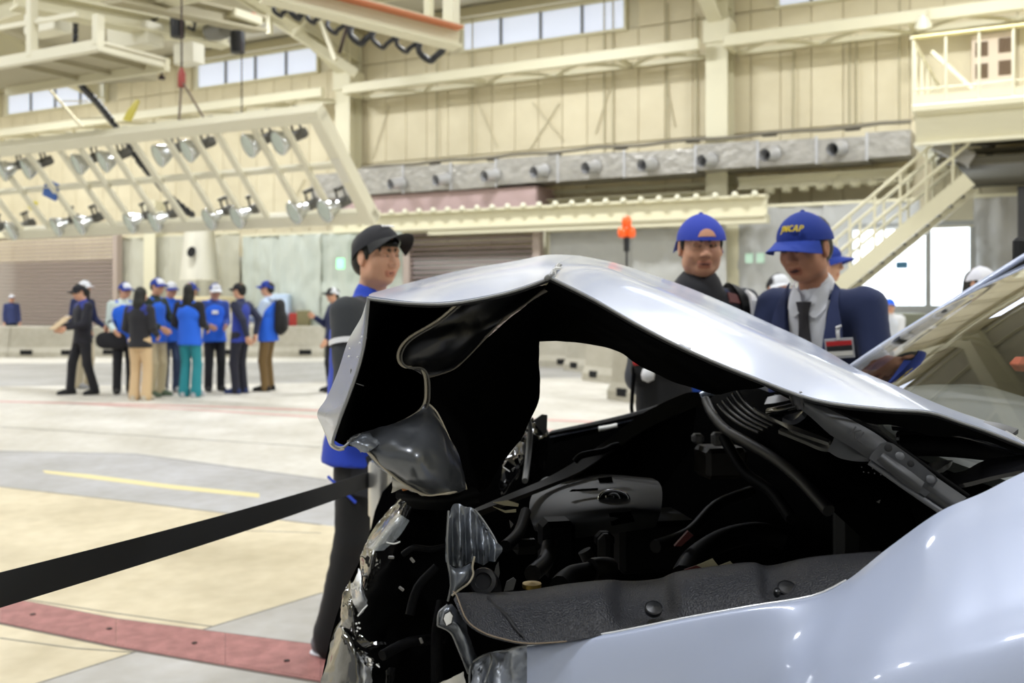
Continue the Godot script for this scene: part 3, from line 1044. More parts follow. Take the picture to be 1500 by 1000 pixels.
func shutter(x0: float, x1: float, ytop: float, w: float, label: String, col: Color):
	var a = wl(x0, 400, w)
	var b = wl(x1, 400, w)
	var top = wl((x0 + x1) / 2, ytop, w).y
	var t = thing("roller_shutter", label, "shutter", WALL * Vector3((a.x + b.x) / 2, 0, w), WALL.basis.get_euler().y)
	t.set_meta("kind", "structure")
	var m = mat("shutter_" + str(int(x0)), col, 0.5)
	var n = int(top / 0.11)
	var sh = wmb()
	for i in n:
		var y = (i + 0.5) * top / n
		sh.tube([Vector3(a.x, y, w), Vector3(b.x, y, w)], top / n * 0.49, 6, false, 0.5)
	tag(obj("slat_curtain", sh, m, t), "", "", "", "stuff")
	var fr = wmb()
	for u in [a.x, b.x]: fr.box(Vector3(u, top / 2, w), Vector3(0.18, top, 0.2), Basis.IDENTITY, 0.01)
	obj("guide_rail", fr, mat("shutter_rail", rgb(176, 160, 148), 0.5), t)
	var hd = wmb()
	hd.box(Vector3((a.x + b.x) / 2, top + 0.1, w), Vector3(b.x - a.x + 0.2, 0.22, 0.3), Basis.IDENTITY, 0.02)
	obj("head_rail", hd, mat("cream_steel"), t)

func plastic(x0: float, x1: float, ytop: float, w: float, label: String, col: Color):
	var a = wl(x0, 400, w)
	var b = wl(x1, 400, w)
	var top = wl((x0 + x1) / 2, ytop, w).y
	var t = thing("plastic_curtain", label, "curtain", WALL * Vector3((a.x + b.x) / 2, 0, w), WALL.basis.get_euler().y)
	var m = mat("plastic_" + str(int(x0)), col, 0.22)
	m.backlight_enabled = true; m.backlight = Color(0.25, 0.25, 0.24)
	var n = maxi(2, int((b.x - a.x) / 1.3))
	for i in n:
		var s = wmb()
		var rows = []
		for j in 7:
			var row = []
			for k in 9:
				var u = lerpf(a.x, b.x, (i + k / 8.0 * 1.02) / n)
				var y = lerpf(0.05, top, j / 6.0)
				row.append(Vector3(u, y, w + 0.02 * sin(k * 2.4 + i * 1.3) + 0.05 * noise.get_noise_3d(u * 1.5, y * 1.2, 4.0) + 0.03 * (i % 2)))
			rows.append(row)
		s.sheet(rows, 32, 24, 0.004, false, 0.045, i * 3.0, noise, 2.2)
		obj("plastic_sheet", s, m, t)
	var r = wmb()
	r.bar(Vector3(a.x, top + 0.03, w), Vector3(b.x, top + 0.03, w), 0.06, 0.06)
	obj("curtain_rail", r, mat("cream_steel"), t)

func stairs_and_platform():
	var steel = mat("cream_steel")
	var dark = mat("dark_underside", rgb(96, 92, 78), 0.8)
	var W = 4.2
	var t = thing("landing_platform", "cream steel landing high on the right with railing above dark underside", "platform", WALL * wl(1420, 150, W - 2), WALL.basis.get_euler().y)
	var a = wl(1335, 160, W)
	var u1 = 13.5
	var y = a.y
	var m = wmb()
	m.box(Vector3((a.x + u1) / 2, y, W / 2 + 0.05), Vector3(u1 - a.x, 0.12, W), Basis.IDENTITY, 0.02)
	obj("deck", m, steel, t)
	m = wmb()
	m.ibeam(Vector3(a.x + 0.05, y - 0.3, W - 0.1), Vector3(u1, y - 0.3, W - 0.1), 0.2, 0.5, 0.04)
	obj("edge_beam", m, steel, t)
	m = wmb()
	m.ibeam(Vector3(a.x + 0.1, y - 0.3, 0.2), Vector3(a.x + 0.1, y - 0.3, W - 0.2), 0.2, 0.45, 0.04)
	obj("end_beam", m, steel, t)
	for i in 4:
		m = wmb()
		m.ibeam(Vector3(a.x + 0.9 + i * 0.9, y - 0.22, 0.2), Vector3(a.x + 0.9 + i * 0.9, y - 0.22, W - 0.2), 0.12, 0.26, 0.03)
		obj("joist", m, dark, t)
	# railing
	var n = 7
	for i in n:
		m = wmb()
		var u = a.x + 0.02 + i * 0.46
		m.tube([Vector3(u, y, W - 0.05), Vector3(u, y + 1.1, W - 0.05)], 0.022, 8)
		obj("railing_post", m, steel, t)
	m = wmb()
	m.tube([Vector3(a.x, y + 1.1, W - 0.05), Vector3(u1, y + 1.1, W - 0.05)], 0.03, 8)
	obj("handrail", m, mat("rail_yellow", rgb(222, 208, 140), 0.45), t)
	m = wmb()
	m.bar(Vector3(a.x, y + 0.15, W - 0.05), Vector3(u1, y + 0.15, W - 0.05), 0.02, 0.12)
	m.tube([Vector3(a.x, y + 0.3, W - 0.05), Vector3(u1, y + 0.3, W - 0.05)], 0.015, 6)
	obj("toe_board", m, steel, t)
	for i in 5:
		m = wmb()
		m.tube([Vector3(a.x, y, W - 0.5 - i * 0.8), Vector3(a.x, y + 1.1, W - 0.5 - i * 0.8)], 0.02, 6)
		obj("railing_post", m, steel, t)
	m = wmb()
	m.tube([Vector3(a.x, y + 1.1, 0.2), Vector3(a.x, y + 1.1, W)], 0.025, 8)
	obj("end_handrail", m, steel, t)
	m = wmb()
	m.bar(wl(1365, 75, 2.0), wl(1425, 130, 2.0), 0.06, 0.06)
	obj("diagonal_brace", m, steel, t)
	# louvred double door on the landing
	var dw = thing("louvre_door", "pinkish cream double door with four dark square louvres on the landing", "door", WALL * wl(1453, 130, 0.3), WALL.basis.get_euler().y)
	dw.set_meta("kind", "structure")
	m = wmb()
	var p0 = wl(1423, 52, 0.3)
	var p1 = wl(1484, 128, 0.3)
	m.box(Vector3((p0.x + p1.x) / 2, (p0.y + p1.y) / 2, 0.25), Vector3(p1.x - p0.x, p0.y - p1.y, 0.1), Basis.IDENTITY, 0.01)
	obj("door_leaf", m, mat("pink_cream", rgb(226, 208, 184), 0.6), dw)
	for k in [[1438, 72], [1438, 104], [1472, 66], [1472, 99]]:
		for s in 5:
			m = wmb()
			var c = wl(k[0], k[1], 0.31)
			m.box(c + Vector3(0, (s - 2) * 0.055, 0), Vector3(0.21, 0.045, 0.02), Basis(Vector3.RIGHT, 0.5))
			obj("louvre_slat", m, mat("louvre_brown", rgb(124, 104, 84), 0.7), dw)
	# services and dark soffit under the landing
	m = wmb()
	var s0 = wl(1395, 238, 3.2)
	m.box(Vector3(s0.x + 2.4, s0.y - 0.05, 2.0), Vector3(4.6, 0.14, 3.4), Basis.IDENTITY, 0.02)
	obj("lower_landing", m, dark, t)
	m = wmb()
	m.bar(wl(1352, 200, 3.6), wl(1425, 236, 3.6), 0.3, 0.22)
	obj("duct_elbow", m, mat("duct_wrap"), t)
	for k in 3:
		m = wmb()
		m.tube([wl(1372, 214 + k * 12, 2.6 + k * 0.3), wl(1640, 196 + k * 12, 2.6 + k * 0.3)], 0.05, 8)
		obj("pipe", m, mat("grey_cable"), t)
	m = wmb()
	m.box(Vector3(wl(1496, 330, 3.0).x + 0.1, 1.6, 3.0), Vector3(0.3, 3.2, 0.3), Basis.IDENTITY, 0.02)
	tag(obj("dark_post", m, mat("dark_post", rgb(58, 58, 58), 0.6)), "dark post under the landing at the frame edge beside plastic", "post", "", "structure")
	# the flight of stairs
	var st = thing("staircase", "cream steel staircase with tube handrails rising towards the landing", "staircase", WALL * wl(1280, 440, 3.6), WALL.basis.get_euler().y)
	var lo = wl(1195, 447, W - 0.3)
	var hi = wl(1420, 262, W - 0.3)
	for z in [0.0, -0.95]:
		m = wmb()
		m.bar(lo + Vector3(0, 0, z), hi + Vector3(0, 0, z), 0.06, 0.24, Vector3.UP)
		obj("stringer", m, steel, st)
		for r in [0.55, 1.0]:
			m = wmb()
			m.tube([lo + Vector3(0, r, z), hi + Vector3(0, r, z)], 0.028, 8)
			obj("handrail", m, steel, st)
		for i in 6:
			var q = lo.lerp(hi, (i + 0.4) / 6.0)
			m = wmb()
			m.tube([q + Vector3(0, 0.1, z), q + Vector3(0, 1.0, z)], 0.022, 8)
			obj("railing_post", m, steel, st)
	for i in 13:
		var q = lo.lerp(hi, (i + 0.5) / 13.0)
		m = wmb()
		m.box(q + Vector3(0, 0.04, -0.475), Vector3(0.26, 0.04, 0.9), Basis.IDENTITY, 0.005)
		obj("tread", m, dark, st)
	# white flare of light fitting on the lattice at the right
	var fl = thing("wall_floodlight", "small white floodlight on the lattice girder above the landing railing", "lamp", WALL * wl(1353, 38, 1.2))
	m = wmb()
	m.lathe([[0.0, 0.0], [0.16, 0.0], [0.1, 0.14], [0.04, 0.22], [0.0, 0.22]], Transform3D(Basis(Vector3.RIGHT, 0.5), wl(1353, 39, 1.2)), 12)
	obj("reflector", m, mat("knob_white"), fl)
	m = wmb()
	m.bar(wl(1355, 34, 1.1), wl(1360, 16, 1.0), 0.05, 0.05)
	obj("bracket", m, steel, fl)

func ordinal(i: int) -> String: return ["first", "second", "third", "fourth", "fifth", "sixth", "seventh", "eighth", "ninth", "tenth"][i]

func rig(u: float, t: float, off := 0.0) -> Vector3:   # a point on the tilted floodlight frame: t = 0 at its top beam, 1 at its bottom beam
	var p = Vector3(u, 4.0 - 1.32 * t, 9.82 - 1.21 * t)
	return p + Vector3(0, 0.676, -0.737) * off   # up and away behind the frame
func rig_u(px: float, py: float) -> Array:   # where a view ray meets the frame
	var nrm = Vector3(0, 0.676, -0.737)
	var o = WALL.affine_inverse() * Vector3(0, EYE, 0)
	var d = WALL.basis.inverse() * Vector3((px - 750.0) / F, -(py - HORIZON) / F, -1.0)
	var q = o + d * ((rig(0, 0) - o).dot(nrm) / d.dot(nrm))
	return [q.x, (4.0 - q.y) / 1.32]

func light_rig():
	var steel = mat("rig_cream", rgb(226, 221, 196), 0.45)
	var U0 = -6.2
	var U1 = 2.33
	var t = thing("lighting_rig", "tilted cream steel frame of two long beams with slanted bars hung in the hall", "lighting rig", WALL * rig((U0 + U1) / 2, 1.0), WALL.basis.get_euler().y)
	var up = Vector3(0, 0.676, -0.737)
	var m = wmb()
	m.bar(rig(U0, 0), rig(U1 + 0.1, 0), 0.2, 0.2, up, 0.015)
	obj("top_beam", m, steel, t)
	m = wmb()
	m.bar(rig(U0, 1), rig(U1 + 0.1, 1), 0.2, 0.16, up, 0.015)
	obj("bottom_beam", m, steel, t)
	m = wmb()
	m.bar(rig(U1, 0), rig(U1, 1.06), 0.2, 0.22, up, 0.015)
	obj("end_beam", m, steel, t)
	m = wmb()
	m.bar(rig(U0, 0.5, 0.06), rig(U1, 0.5, 0.06), 0.09, 0.09, up, 0.01)
	obj("middle_rail", m, steel, t)
	for x in [-60, -18, 30, 78, 108, 150, 187, 236, 276, 311, 366, 410]:
		var u = rig_u(x, 212 - 0.1 * x)[0]
		m = wmb()
		m.bar(rig(u, 0.04, -0.02), rig(u, 0.97, -0.02), 0.1, 0.07, up, 0.008)
		obj("slant_bar", m, steel, t)
	for x in range(10, 470, 42):
		m = wmb()
		var u = rig_u(x, 212 - 0.1 * x)[0]
		m.box(rig(u, -0.03, 0.12), Vector3(0.1, 0.05, 0.06))
		obj("bolt_block", m, mat("clamp"), t)
	var stk = wmb()
	var s0 = rig_u(505, 243)
	stk.x = WALL * Transform3D(Basis(Vector3.RIGHT, up.cross(Vector3.RIGHT), up), rig(s0[0], s0[1], -0.115))
	stk.box(Vector3.ZERO, Vector3(0.15, 0.42, 0.012), Basis.IDENTITY, 0.004)
	obj("white_notice", stk, mat("white_sheet"), t).set_meta("label", "white printed notice")
	# floodlights
	var spots = [[-22, 250, 0], [8, 246, 0], [43, 243, 0], [118, 236, 0], [156, 232, 0], [237, 223, 0], [279, 216, 0], [369, 208, 0], [413, 204, 0], [-20, 338, 1], [20, 334, 1], [86, 328, 1], [120, 325, 1], [194, 322, 1], [230, 320, 1], [310, 316, 1], [351, 313, 1], [435, 306, 1], [480, 303, 1]]
	var proto: Node3D
	for i in spots.size():
		var s = spots[i]
		var q = rig_u(s[0], s[1])
		var at = WALL * rig(q[0], q[1], -0.1)
		if proto == null:
			proto = floodlight()
		var o = proto if i == 0 else proto.duplicate()
		if i > 0:
			o.name = numbered("floodlight")
			add_child(o)
		o.position = at
		var dir = (WALL.basis * Vector3(-0.36 - 0.05 * ((i * 3) % 3), -0.44, 0.82)).normalized()
		var xx = Vector3.UP.cross(dir).normalized()
		o.basis = Basis(xx, dir.cross(xx), dir) * Basis.from_scale(Vector3.ONE * 1.25)
		tag(o, "%s bowl floodlight from the frame's left cut edge along its %s beam" % [ordinal(i if s[2] == 0 else i - 9), "upper" if s[2] == 0 else "lower"], "floodlight", "upper row of floodlights" if s[2] == 0 else "lower row of floodlights")
	# slings, hook and hoist cable
	var sl = thing("lifting_sling", "two thin slings meeting at a hook that carries the tilted frame", "sling", WALL * rig(rig_u(265, 165)[0], 0, 0.1))
	var hook = wl(266, 118, 9.6)
	m = wmb()
	m.tube([hook, hook + Vector3(0, 4.0, 0)], 0.014, 6)
	obj("hoist_cable", m, mat("dark_steel"), sl)
	for x in [250, 291]:
		m = wmb()
		var q = rig(rig_u(x, 178)[0], -0.02, 0.12)
		m.tube([hook, q], 0.018, 6)
		obj("sling_leg", m, mat("sling", rgb(110, 96, 82), 0.7), sl)
	m = wmb()
	m.lathe([[0.0, -0.12], [0.06, -0.1], [0.06, 0.1], [0.02, 0.2], [0.0, 0.2]], Transform3D(Basis.IDENTITY, hook), 10)
	obj("hook_block", m, mat("red_hook", rgb(150, 60, 50), 0.5), sl)
	m = wmb()
	m.tube([wl(354, 60, 9.0), wl(354, 172, 9.0)], 0.01, 5)
	tag(obj("drop_cable", m, mat("dark_steel")), "thin black cable dropping from the gantry to the frame", "cable")
	# black cable chain and yellow straps behind the frame
	var black = mat("black_plastic")
	var cc = thing("cable_chain", "black ribbon cable chain dropping from the gantry behind the floodlight frame", "cable chain", WALL * wl(140, 150, 8.0))
	var path = [wl(112, 10, 8.0), wl(110, 60, 8.0), wl(107, 98, 8.0), wl(118, 125, 8.0), wl(142, 150, 8.0), wl(166, 180, 8.0), wl(200, 232, 7.6), wl(250, 290, 7.4), wl(285, 318, 7.2)]
	for i in path.size() - 1:
		var seg = 5
		for k in seg:
			m = wmb()
			m.bar(path[i].lerp(path[i + 1], k / float(seg)), path[i].lerp(path[i + 1], (k + 0.92) / seg), 0.2, 0.09, Vector3(0.5, 0.4, -0.7), 0.02)
			obj("link", m, black, cc)
	m = wmb()
	m.sheet([[wl(181, 176, 8.3), wl(190, 160, 8.3), wl(202, 146, 8.3)], [wl(192, 178, 8.4), wl(199, 164, 8.4), wl(205, 148, 8.4)]], 8, 4, 0.02)
	tag(obj("yellow_strap", m, mat("yellow", rgb(214, 200, 70), 0.6)), "short yellow strap beside the black cable chain", "strap")
	m = wmb()
	m.sheet([[wl(42, 303, 8.0), wl(52, 294, 8.0)], [wl(46, 308, 8.0), wl(57, 297, 8.0)]], 4, 2, 0.02)
	tag(obj("yellow_strap", m, mat("yellow")), "tiny yellow strap seen between lower floodlights near frame edge", "strap")
	m = wmb()
	m.box(wl(75, 278, 9.2), Vector3(0.36, 0.3, 0.05), Basis(Vector3(0, 0, 1), -0.35), 0.01)
	tag(obj("blue_bag", m, mat("blue_plastic", rgb(66, 104, 176), 0.5)), "small blue plastic wrapper tied among the floodlights", "wrapper")

func floodlight() -> Node3D:   # faces its own +z
	var t = thing("floodlight", "", "floodlight")
	var chrome = mat("lamp_reflector", rgb(206, 208, 206), 0.22, 0.75)
	var face = mat("lamp_glass", rgb(196, 206, 194), 0.35)
	var dark = mat("lamp_body", rgb(92, 90, 84), 0.45, 0.4)
	var fw = Transform3D(Basis(Vector3.RIGHT, Vector3(0, 0, 1), Vector3(0, -1, 0)), Vector3.ZERO)
	var m = MB.new()
	m.lathe([[0.0, -0.2], [0.06, -0.2], [0.075, -0.16], [0.11, -0.1], [0.14, -0.03], [0.15, 0.0], [0.145, 0.012], [0.13, 0.012]], fw, 20)
	obj("reflector_bowl", m, chrome, t)
	m = MB.new()
	m.lathe([[0.135, 0.006], [0.08, 0.016], [0.0, 0.02]], fw, 20)
	obj("glass_face", m, face, t)
	m = MB.new()
	m.lathe([[0.0, -0.38], [0.055, -0.38], [0.065, -0.35], [0.065, -0.22], [0.05, -0.19], [0.0, -0.19]], fw, 14)
	obj("lamp_body", m, dark, t)
	m = MB.new()
	m.tube([Vector3(-0.1, 0, -0.24), Vector3(-0.11, 0.05, -0.28), Vector3(-0.1, 0.16, -0.3), Vector3(0.1, 0.16, -0.3), Vector3(0.11, 0.05, -0.28), Vector3(0.1, 0, -0.24)], 0.015, 6)
	m.box(Vector3(0, 0.17, -0.3), Vector3(0.12, 0.04, 0.1))
	obj("yoke", m, dark, t)
	return t

func catwalk():
	var steel = mat("cream_steel")
	var pale = mat("rig_cream")
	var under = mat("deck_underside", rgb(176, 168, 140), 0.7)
	var black = mat("black_plastic")
	var yaw = WALL.basis.get_euler().y
	# nearest platform with its railing
	var w = 10.6
	var t = thing("gantry_platform", "cream gantry platform with a square railing at the top corner", "platform", WALL * wl(40, 80, w), yaw)
	var a = wl(-90, 104, w)
	var b = wl(148, 66, w)
	var yb = b.y
	var m = wmb()
	m.bar(Vector3(a.x, yb, w), Vector3(b.x, yb, w), 0.12, 0.17, Vector3.UP, 0.01)
	obj("edge_beam", m, pale, t)
	m = wmb()
	m.bar(Vector3(b.x - 0.06, yb, w), Vector3(b.x - 0.06, yb, w - 1.25), 0.1, 0.15)
	obj("side_beam", m, pale, t)
	for x in [47, 144]:
		var u = wl(x, 70, w).x
		m = wmb()
		m.bar(Vector3(u, yb, w), Vector3(u, yb + (0.45 if x == 144 else 1.4), w), 0.14, 0.12, Vector3.RIGHT, 0.01)
		obj("railing_post", m, pale, t)
	m = wmb()
	m.bar(wl(-80, 55, w), wl(113, 21, w), 0.05, 0.07)
	obj("rail", m, pale, t)
	for i in 3:
		m = wmb()
		m.bar(Vector3(b.x - 0.5 - i * 0.8, yb - 0.02, w), Vector3(b.x - 0.5 - i * 0.8, yb - 0.02, w - 1.25), 0.08, 0.1)
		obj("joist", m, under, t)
	# the wider deck behind it
	var w2 = 8.0
	var dk = thing("gantry_equipment", "white cabinets and junction box on a cream beam behind the square railing", "equipment", WALL * wl(200, 90, w2), yaw)
	m = wmb()
	m.bar(wl(-80, 124, w2), wl(215, 108, w2), 0.5, 0.16, Vector3.UP, 0.01)
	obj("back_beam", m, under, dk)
	m = wmb()
	m.box(wl(198, 55, w2), Vector3(1.05, 0.42, 0.4), Basis.IDENTITY, 0.02)
	obj("white_cabinet", m, mat("white_box", rgb(232, 228, 208), 0.5), dk)
	m = wmb()
	m.box(wl(70, 35, w2), Vector3(0.9, 0.4, 0.4), Basis.IDENTITY, 0.02)
	obj("white_cabinet", m, mat("white_box"), dk)
	m = wmb()
	m.box(wl(277, 80, w2 + 0.1), Vector3(0.46, 0.36, 0.3), Basis.IDENTITY, 0.02)
	obj("junction_box", m, mat("white_box", rgb(232, 228, 208), 0.5), dk)
	for k in [[150, 90], [237, 108]]:
		m = wmb()
		var p = wl(k[0], k[1], w2)
		m.lathe([[0.0, -0.1], [0.06, -0.1], [0.06, -0.06], [0.015, -0.02], [0.015, 0.25], [0.0, 0.25]], Transform3D(Basis.IDENTITY, p), 10)
		obj("levelling_foot", m, mat("dark_steel"), dk)
	# plate of the nearest platform
	m = wmb()
	m.box(Vector3((a.x + b.x) / 2, yb + 0.02, w - 0.62), Vector3(b.x - a.x, 0.03, 1.2))
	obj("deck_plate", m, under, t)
	m = wmb()
	m.bar(Vector3(a.x, yb - 0.03, w - 1.25), Vector3(b.x, yb - 0.03, w - 1.25), 0.1, 0.2)
	obj("rear_beam", m, steel, t)
	# crane bridge beams above
	var cr = thing("crane_bridge", "cream overhead crane bridge with hoist motors above the gantry deck", "crane", WALL * wl(260, 30, 7.4), yaw)
	m = wmb()
	m.ibeam(wl(-60, 36, 7.6) , wl(-60, 36, 7.6) + Vector3(5.6, 0.25, 0), 0.4, 0.5, 0.05)
	obj("bridge_beam", m, steel, cr)
	m = wmb()
	m.ibeam(wl(20, -2, 10.2), wl(332, 58, 6.6), 0.4, 0.32, 0.05)
	obj("bridge_beam", m, steel, cr)
	m = wmb()
	m.ibeam(wl(165, -10, 10.2), wl(380, 36, 6.6), 0.35, 0.3, 0.05)
	obj("bridge_beam", m, under, cr)
	m = wmb()
	m.ibeam(wl(215, -6, 9.2), wl(215, -6, 9.2) + Vector3(1.9, 0, -0.0), 0.35, 0.4, 0.05)
	obj("trolley_beam", m, steel, cr)
	m = wmb()
	m.box(wl(320, 32, 7.2), Vector3(1.5, 0.16, 0.7), Basis.IDENTITY, 0.02)
	obj("trolley_deck", m, steel, cr)
	m = wmb()
	m.lathe([[0.0, -0.22], [0.16, -0.2], [0.18, 0.0], [0.16, 0.2], [0.0, 0.22]], Transform3D(Basis(Vector3(0, 0, 1), PI / 2), wl(318, 45, 7.2)), 14)
	obj("hoist_motor", m, mat("grey_motor", rgb(128, 126, 118), 0.5), cr)
	for k in [[260, 34, 0.12, 0.5], [348, 62, 0.12, 0.36]]:
		m = wmb()
		m.lathe([[0.0, -k[3] / 2], [k[2], -k[3] / 2], [k[2] * 1.1, 0.0], [k[2], k[3] / 2], [0.0, k[3] / 2]], Transform3D(Basis.IDENTITY, wl(k[0], k[1], 8.0)), 12)
		obj("hoist_drum", m, black, cr)
	m = wmb()
	m.tube([wl(225, 18, 8.0), wl(232, 26, 8.0), wl(226, 30, 8.0), wl(214, 22, 8.0)], 0.02, 6)
	m.tube([wl(275, 40, 8.0), wl(284, 44, 8.0), wl(286, 34, 8.0), wl(278, 28, 8.0)], 0.03, 6)
	obj("loose_cable", m, black, cr)
	m = wmb()
	m.box(wl(366, 24, 7.0), Vector3(0.22, 0.1, 0.1), Basis.IDENTITY, 0.01)
	obj("red_marker", m, mat("red_orange", rgb(214, 96, 62), 0.5), cr)
	# lattice bracket that leans down to the column
	var br = thing("lattice_bracket", "cream lattice bracket slanting down to the tall column from the gantry", "bracket", WALL * wl(450, 60, 3.0), yaw)
	br.set_meta("kind", "structure")
	m = wmb()
	m.bar(wl(330, -20, 3.4), wl(522, 108, 1.2), 0.14, 0.22, Vector3.UP, 0.01)
	obj("lower_chord", m, steel, br)
	m = wmb()
	m.bar(wl(395, -8, 3.0), wl(395, 50, 3.0), 0.1, 0.1)
	obj("strut", m, steel, br)
	for k in [[[430, 52], [462, 8]], [[462, 8], [492, 88]], [[432, 10], [432, 50]]]:
		m = wmb()
		m.bar(wl(k[0][0], k[0][1], 2.4), wl(k[1][0], k[1][1], 2.4), 0.09, 0.09)
		obj("strut", m, steel, br)
	m = wmb()
	m.bar(wl(497, 78, 2.2), wl(512, 26, 2.2), 0.05, 0.05)
	obj("strut", m, mat("dark_steel"), br)
	# crane girder at the top with hanging festoon loops
	var g = thing("crane_girder", "cream crane girder with an orange edge line at the top", "girder", WALL * wl(610, 50, 8.5), yaw)
	var e1 = wl(664, 52, 8.5)
	var e0 = e1 + Vector3(0.35, 0.0, 2.6)
	var far = e1 + Vector3(-3.2, 0, 0.0)
	m = wmb()
	m.ibeam(wl(672, 56, 9.0), wl(672, 56, 9.0) + (wl(500, 12, 10.4) - wl(672, 56, 9.0)) * 1.6, 0.3, 0.3, 0.04)
	obj("girder_beam", m, steel, g)
	m = wmb()
	m.bar(wl(672, 43, 9.05), wl(672, 43, 9.05) + (wl(500, -1, 10.45) - wl(672, 43, 9.05)) * 1.6, 0.31, 0.025)
	obj("edge_line", m, mat("orange_line", rgb(206, 130, 92), 0.6), g)
	m = wmb()
	m.bar(wl(661, 40, 8.9), wl(661, -30, 8.9), 0.17, 0.17)
	obj("hanger_post", m, pale, g)
	m = wmb()
	m.bar(wl(628, 24, 8.9), wl(628, -30, 8.9), 0.1, 0.1)
	obj("hanger_post", m, steel, g)
	var n = 9
	for i in n:
		var x = [412, 438, 460, 492, 530, 562, 596, 632, 640][i]
		var y = [8, 10, 20, 30, 38, 46, 54, 62, 24][i]
		var c = wl(x, y, 7.8)
		m = wmb()
		var loop = []
		var rr = [0.14, 0.15, 0.12, 0.16, 0.22, 0.2, 0.18, 0.22, 0.12][i]
		for k in 13:
			var an = PI + PI * k / 12.0
			loop.append(c + Vector3(cos(an) * rr, sin(an) * rr * 1.25, 0.05 * sin(k * 1.0)))
		m.tube([loop[0] + Vector3(0, 0.3, 0)] + loop + [loop[12] + Vector3(0, 0.3, 0)], [0.035, 0.05, 0.035][i % 3], 8)
		tag(obj("festoon_loop", m, black), "%s black cable loop from the left, hanging under the crane girder" % ordinal(i), "cable", "festoon cable loops")
	# a bracing bar in front of the far wall window
	m = wmb()
	m.bar(wl(70, 128, 6.0), wl(120, 186, 6.0), 0.04, 0.05)
	m.bar(wl(118, 174, 6.0), wl(165, 172, 6.0), 0.04, 0.04)
	m.bar(wl(92, 148, 6.0), wl(130, 148, 6.0), 0.03, 0.03)
	tag(obj("ladder_frame", m, mat("rod")), "thin slanted ladder bars beneath the gantry deck", "ladder")

func barriers():
	var conc = concrete("barrier_concrete", rgb(206, 202, 188), 0.18, 0.8)
	var k = 0
	var spots = [] # [centre x px, base y px, length, yaw offset]
	var proto: Node3D = null
	var row = [[-60, 524, 0.0], [52, 523, 0.0], [163, 522, 0.0], [275, 521, 0.0], [387, 520, 0.0]]
	for i in row.size():
		var o = barrier(conc)
		var g = ground(row[i][0], row[i][1])
		o.position = Vector3(-12.9 + i * 1.93 - 0.4, 0, -24.6 + 0.1 * sin(i * 2.0) - 0.05 * i)
		o.rotation.y = 0.01 * sin(i * 3.1)
		tag(o, "%s grey concrete barrier of the row behind the standing group, from the left edge" % ordinal(i), "barrier", "concrete barriers behind the group")
	for e in [[806, 537, 1.6, -0.5, "grey concrete barrier seen through the bent hood gap, furthest"], [868, 545, 1.4, -0.95, "grey concrete barrier seen through the hood gap, second of its row"], [900, 560, 1.4, -1.0, "grey concrete barrier seen through the hood gap, nearest one"], [950, 590, 1.2, -1.0, "grey concrete barrier end showing beside the dark bag under the hood"]]:
		var o = barrier(conc)
		o.position = ground(e[0], e[1])
		o.rotation.y = e[3]
		o.scale = Vector3(0.72, 0.97, 0.8)
		tag(o, e[4], "barrier")

func barrier(conc: Material) -> Node3D:
	var t = thing("concrete_barrier", "", "barrier")
	var m = MB.new()
	var poly = PackedVector2Array([Vector2(-0.24, 0.0), Vector2(0.24, 0.0), Vector2(0.24, 0.14), Vector2(0.15, 0.26), Vector2(0.09, 0.74), Vector2(0.06, 0.77), Vector2(-0.06, 0.77), Vector2(-0.09, 0.74), Vector2(-0.15, 0.26), Vector2(-0.24, 0.14)])
	m.prism(poly, Transform3D(Basis(Vector3(0, 0, -1), Vector3.UP, Vector3.RIGHT), Vector3(-0.95, 0, 0)), 1.9)
	obj("barrier_body", m, conc, t)
	for s in [-0.5, 0.5]:
		m = MB.new()
		m.box(Vector3(s, 0.13, 0.235), Vector3(0.3, 0.12, 0.02))
		obj("lifting_slot", m, mat("black_hole"), t)
	m = MB.new()
	m.box(Vector3(0.96, 0.36, 0.0), Vector3(0.012, 0.7, 0.1))
	obj("end_joint", m, mat("barrier_joint", rgb(150, 146, 134), 0.8), t)
	return t

func skin(called: String, rows: Array, nu: int, nv: int, thick: float, m: Material, parent: Node3D, sharp := false, wob := 0.0, freq := 30.0, seed_ := 0.0) -> MeshInstance3D:
	var b := MB.new()
	b.sheet(grid(rows), nu, nv, thick, sharp, wob, seed_, noise, freq)
	return obj(called, b, m, parent)
func wire(called: String, path: Array, r, m: Material, parent: Node3D, sides := 8, smooth := 4, flat_ := 1.0) -> MeshInstance3D:
	var b := MB.new()
	b.tube(curve(pts(path), smooth), r, sides, true, flat_)
	return obj(called, b, m, parent)
func curve(p: Array, k: int) -> Array:
	if k <= 1 or p.size() < 3: return p
	var b := MB.new()
	var r = []
	for i in p.size() - 1:
		for s in k: r.append(b._cr(p[maxi(i - 1, 0)], p[i], p[i + 1], p[mini(i + 2, p.size() - 1)], float(s) / k, false))
	r.append(p[-1])
	return r
func moved(rows: Array, dy: float, dd: float, shrink := 0) -> Array:   # the same rows, shifted in the view and in distance
	return rows.map(func(r): return r.map(func(k): return [k[0], k[1] + dy, k[2] + dd]))
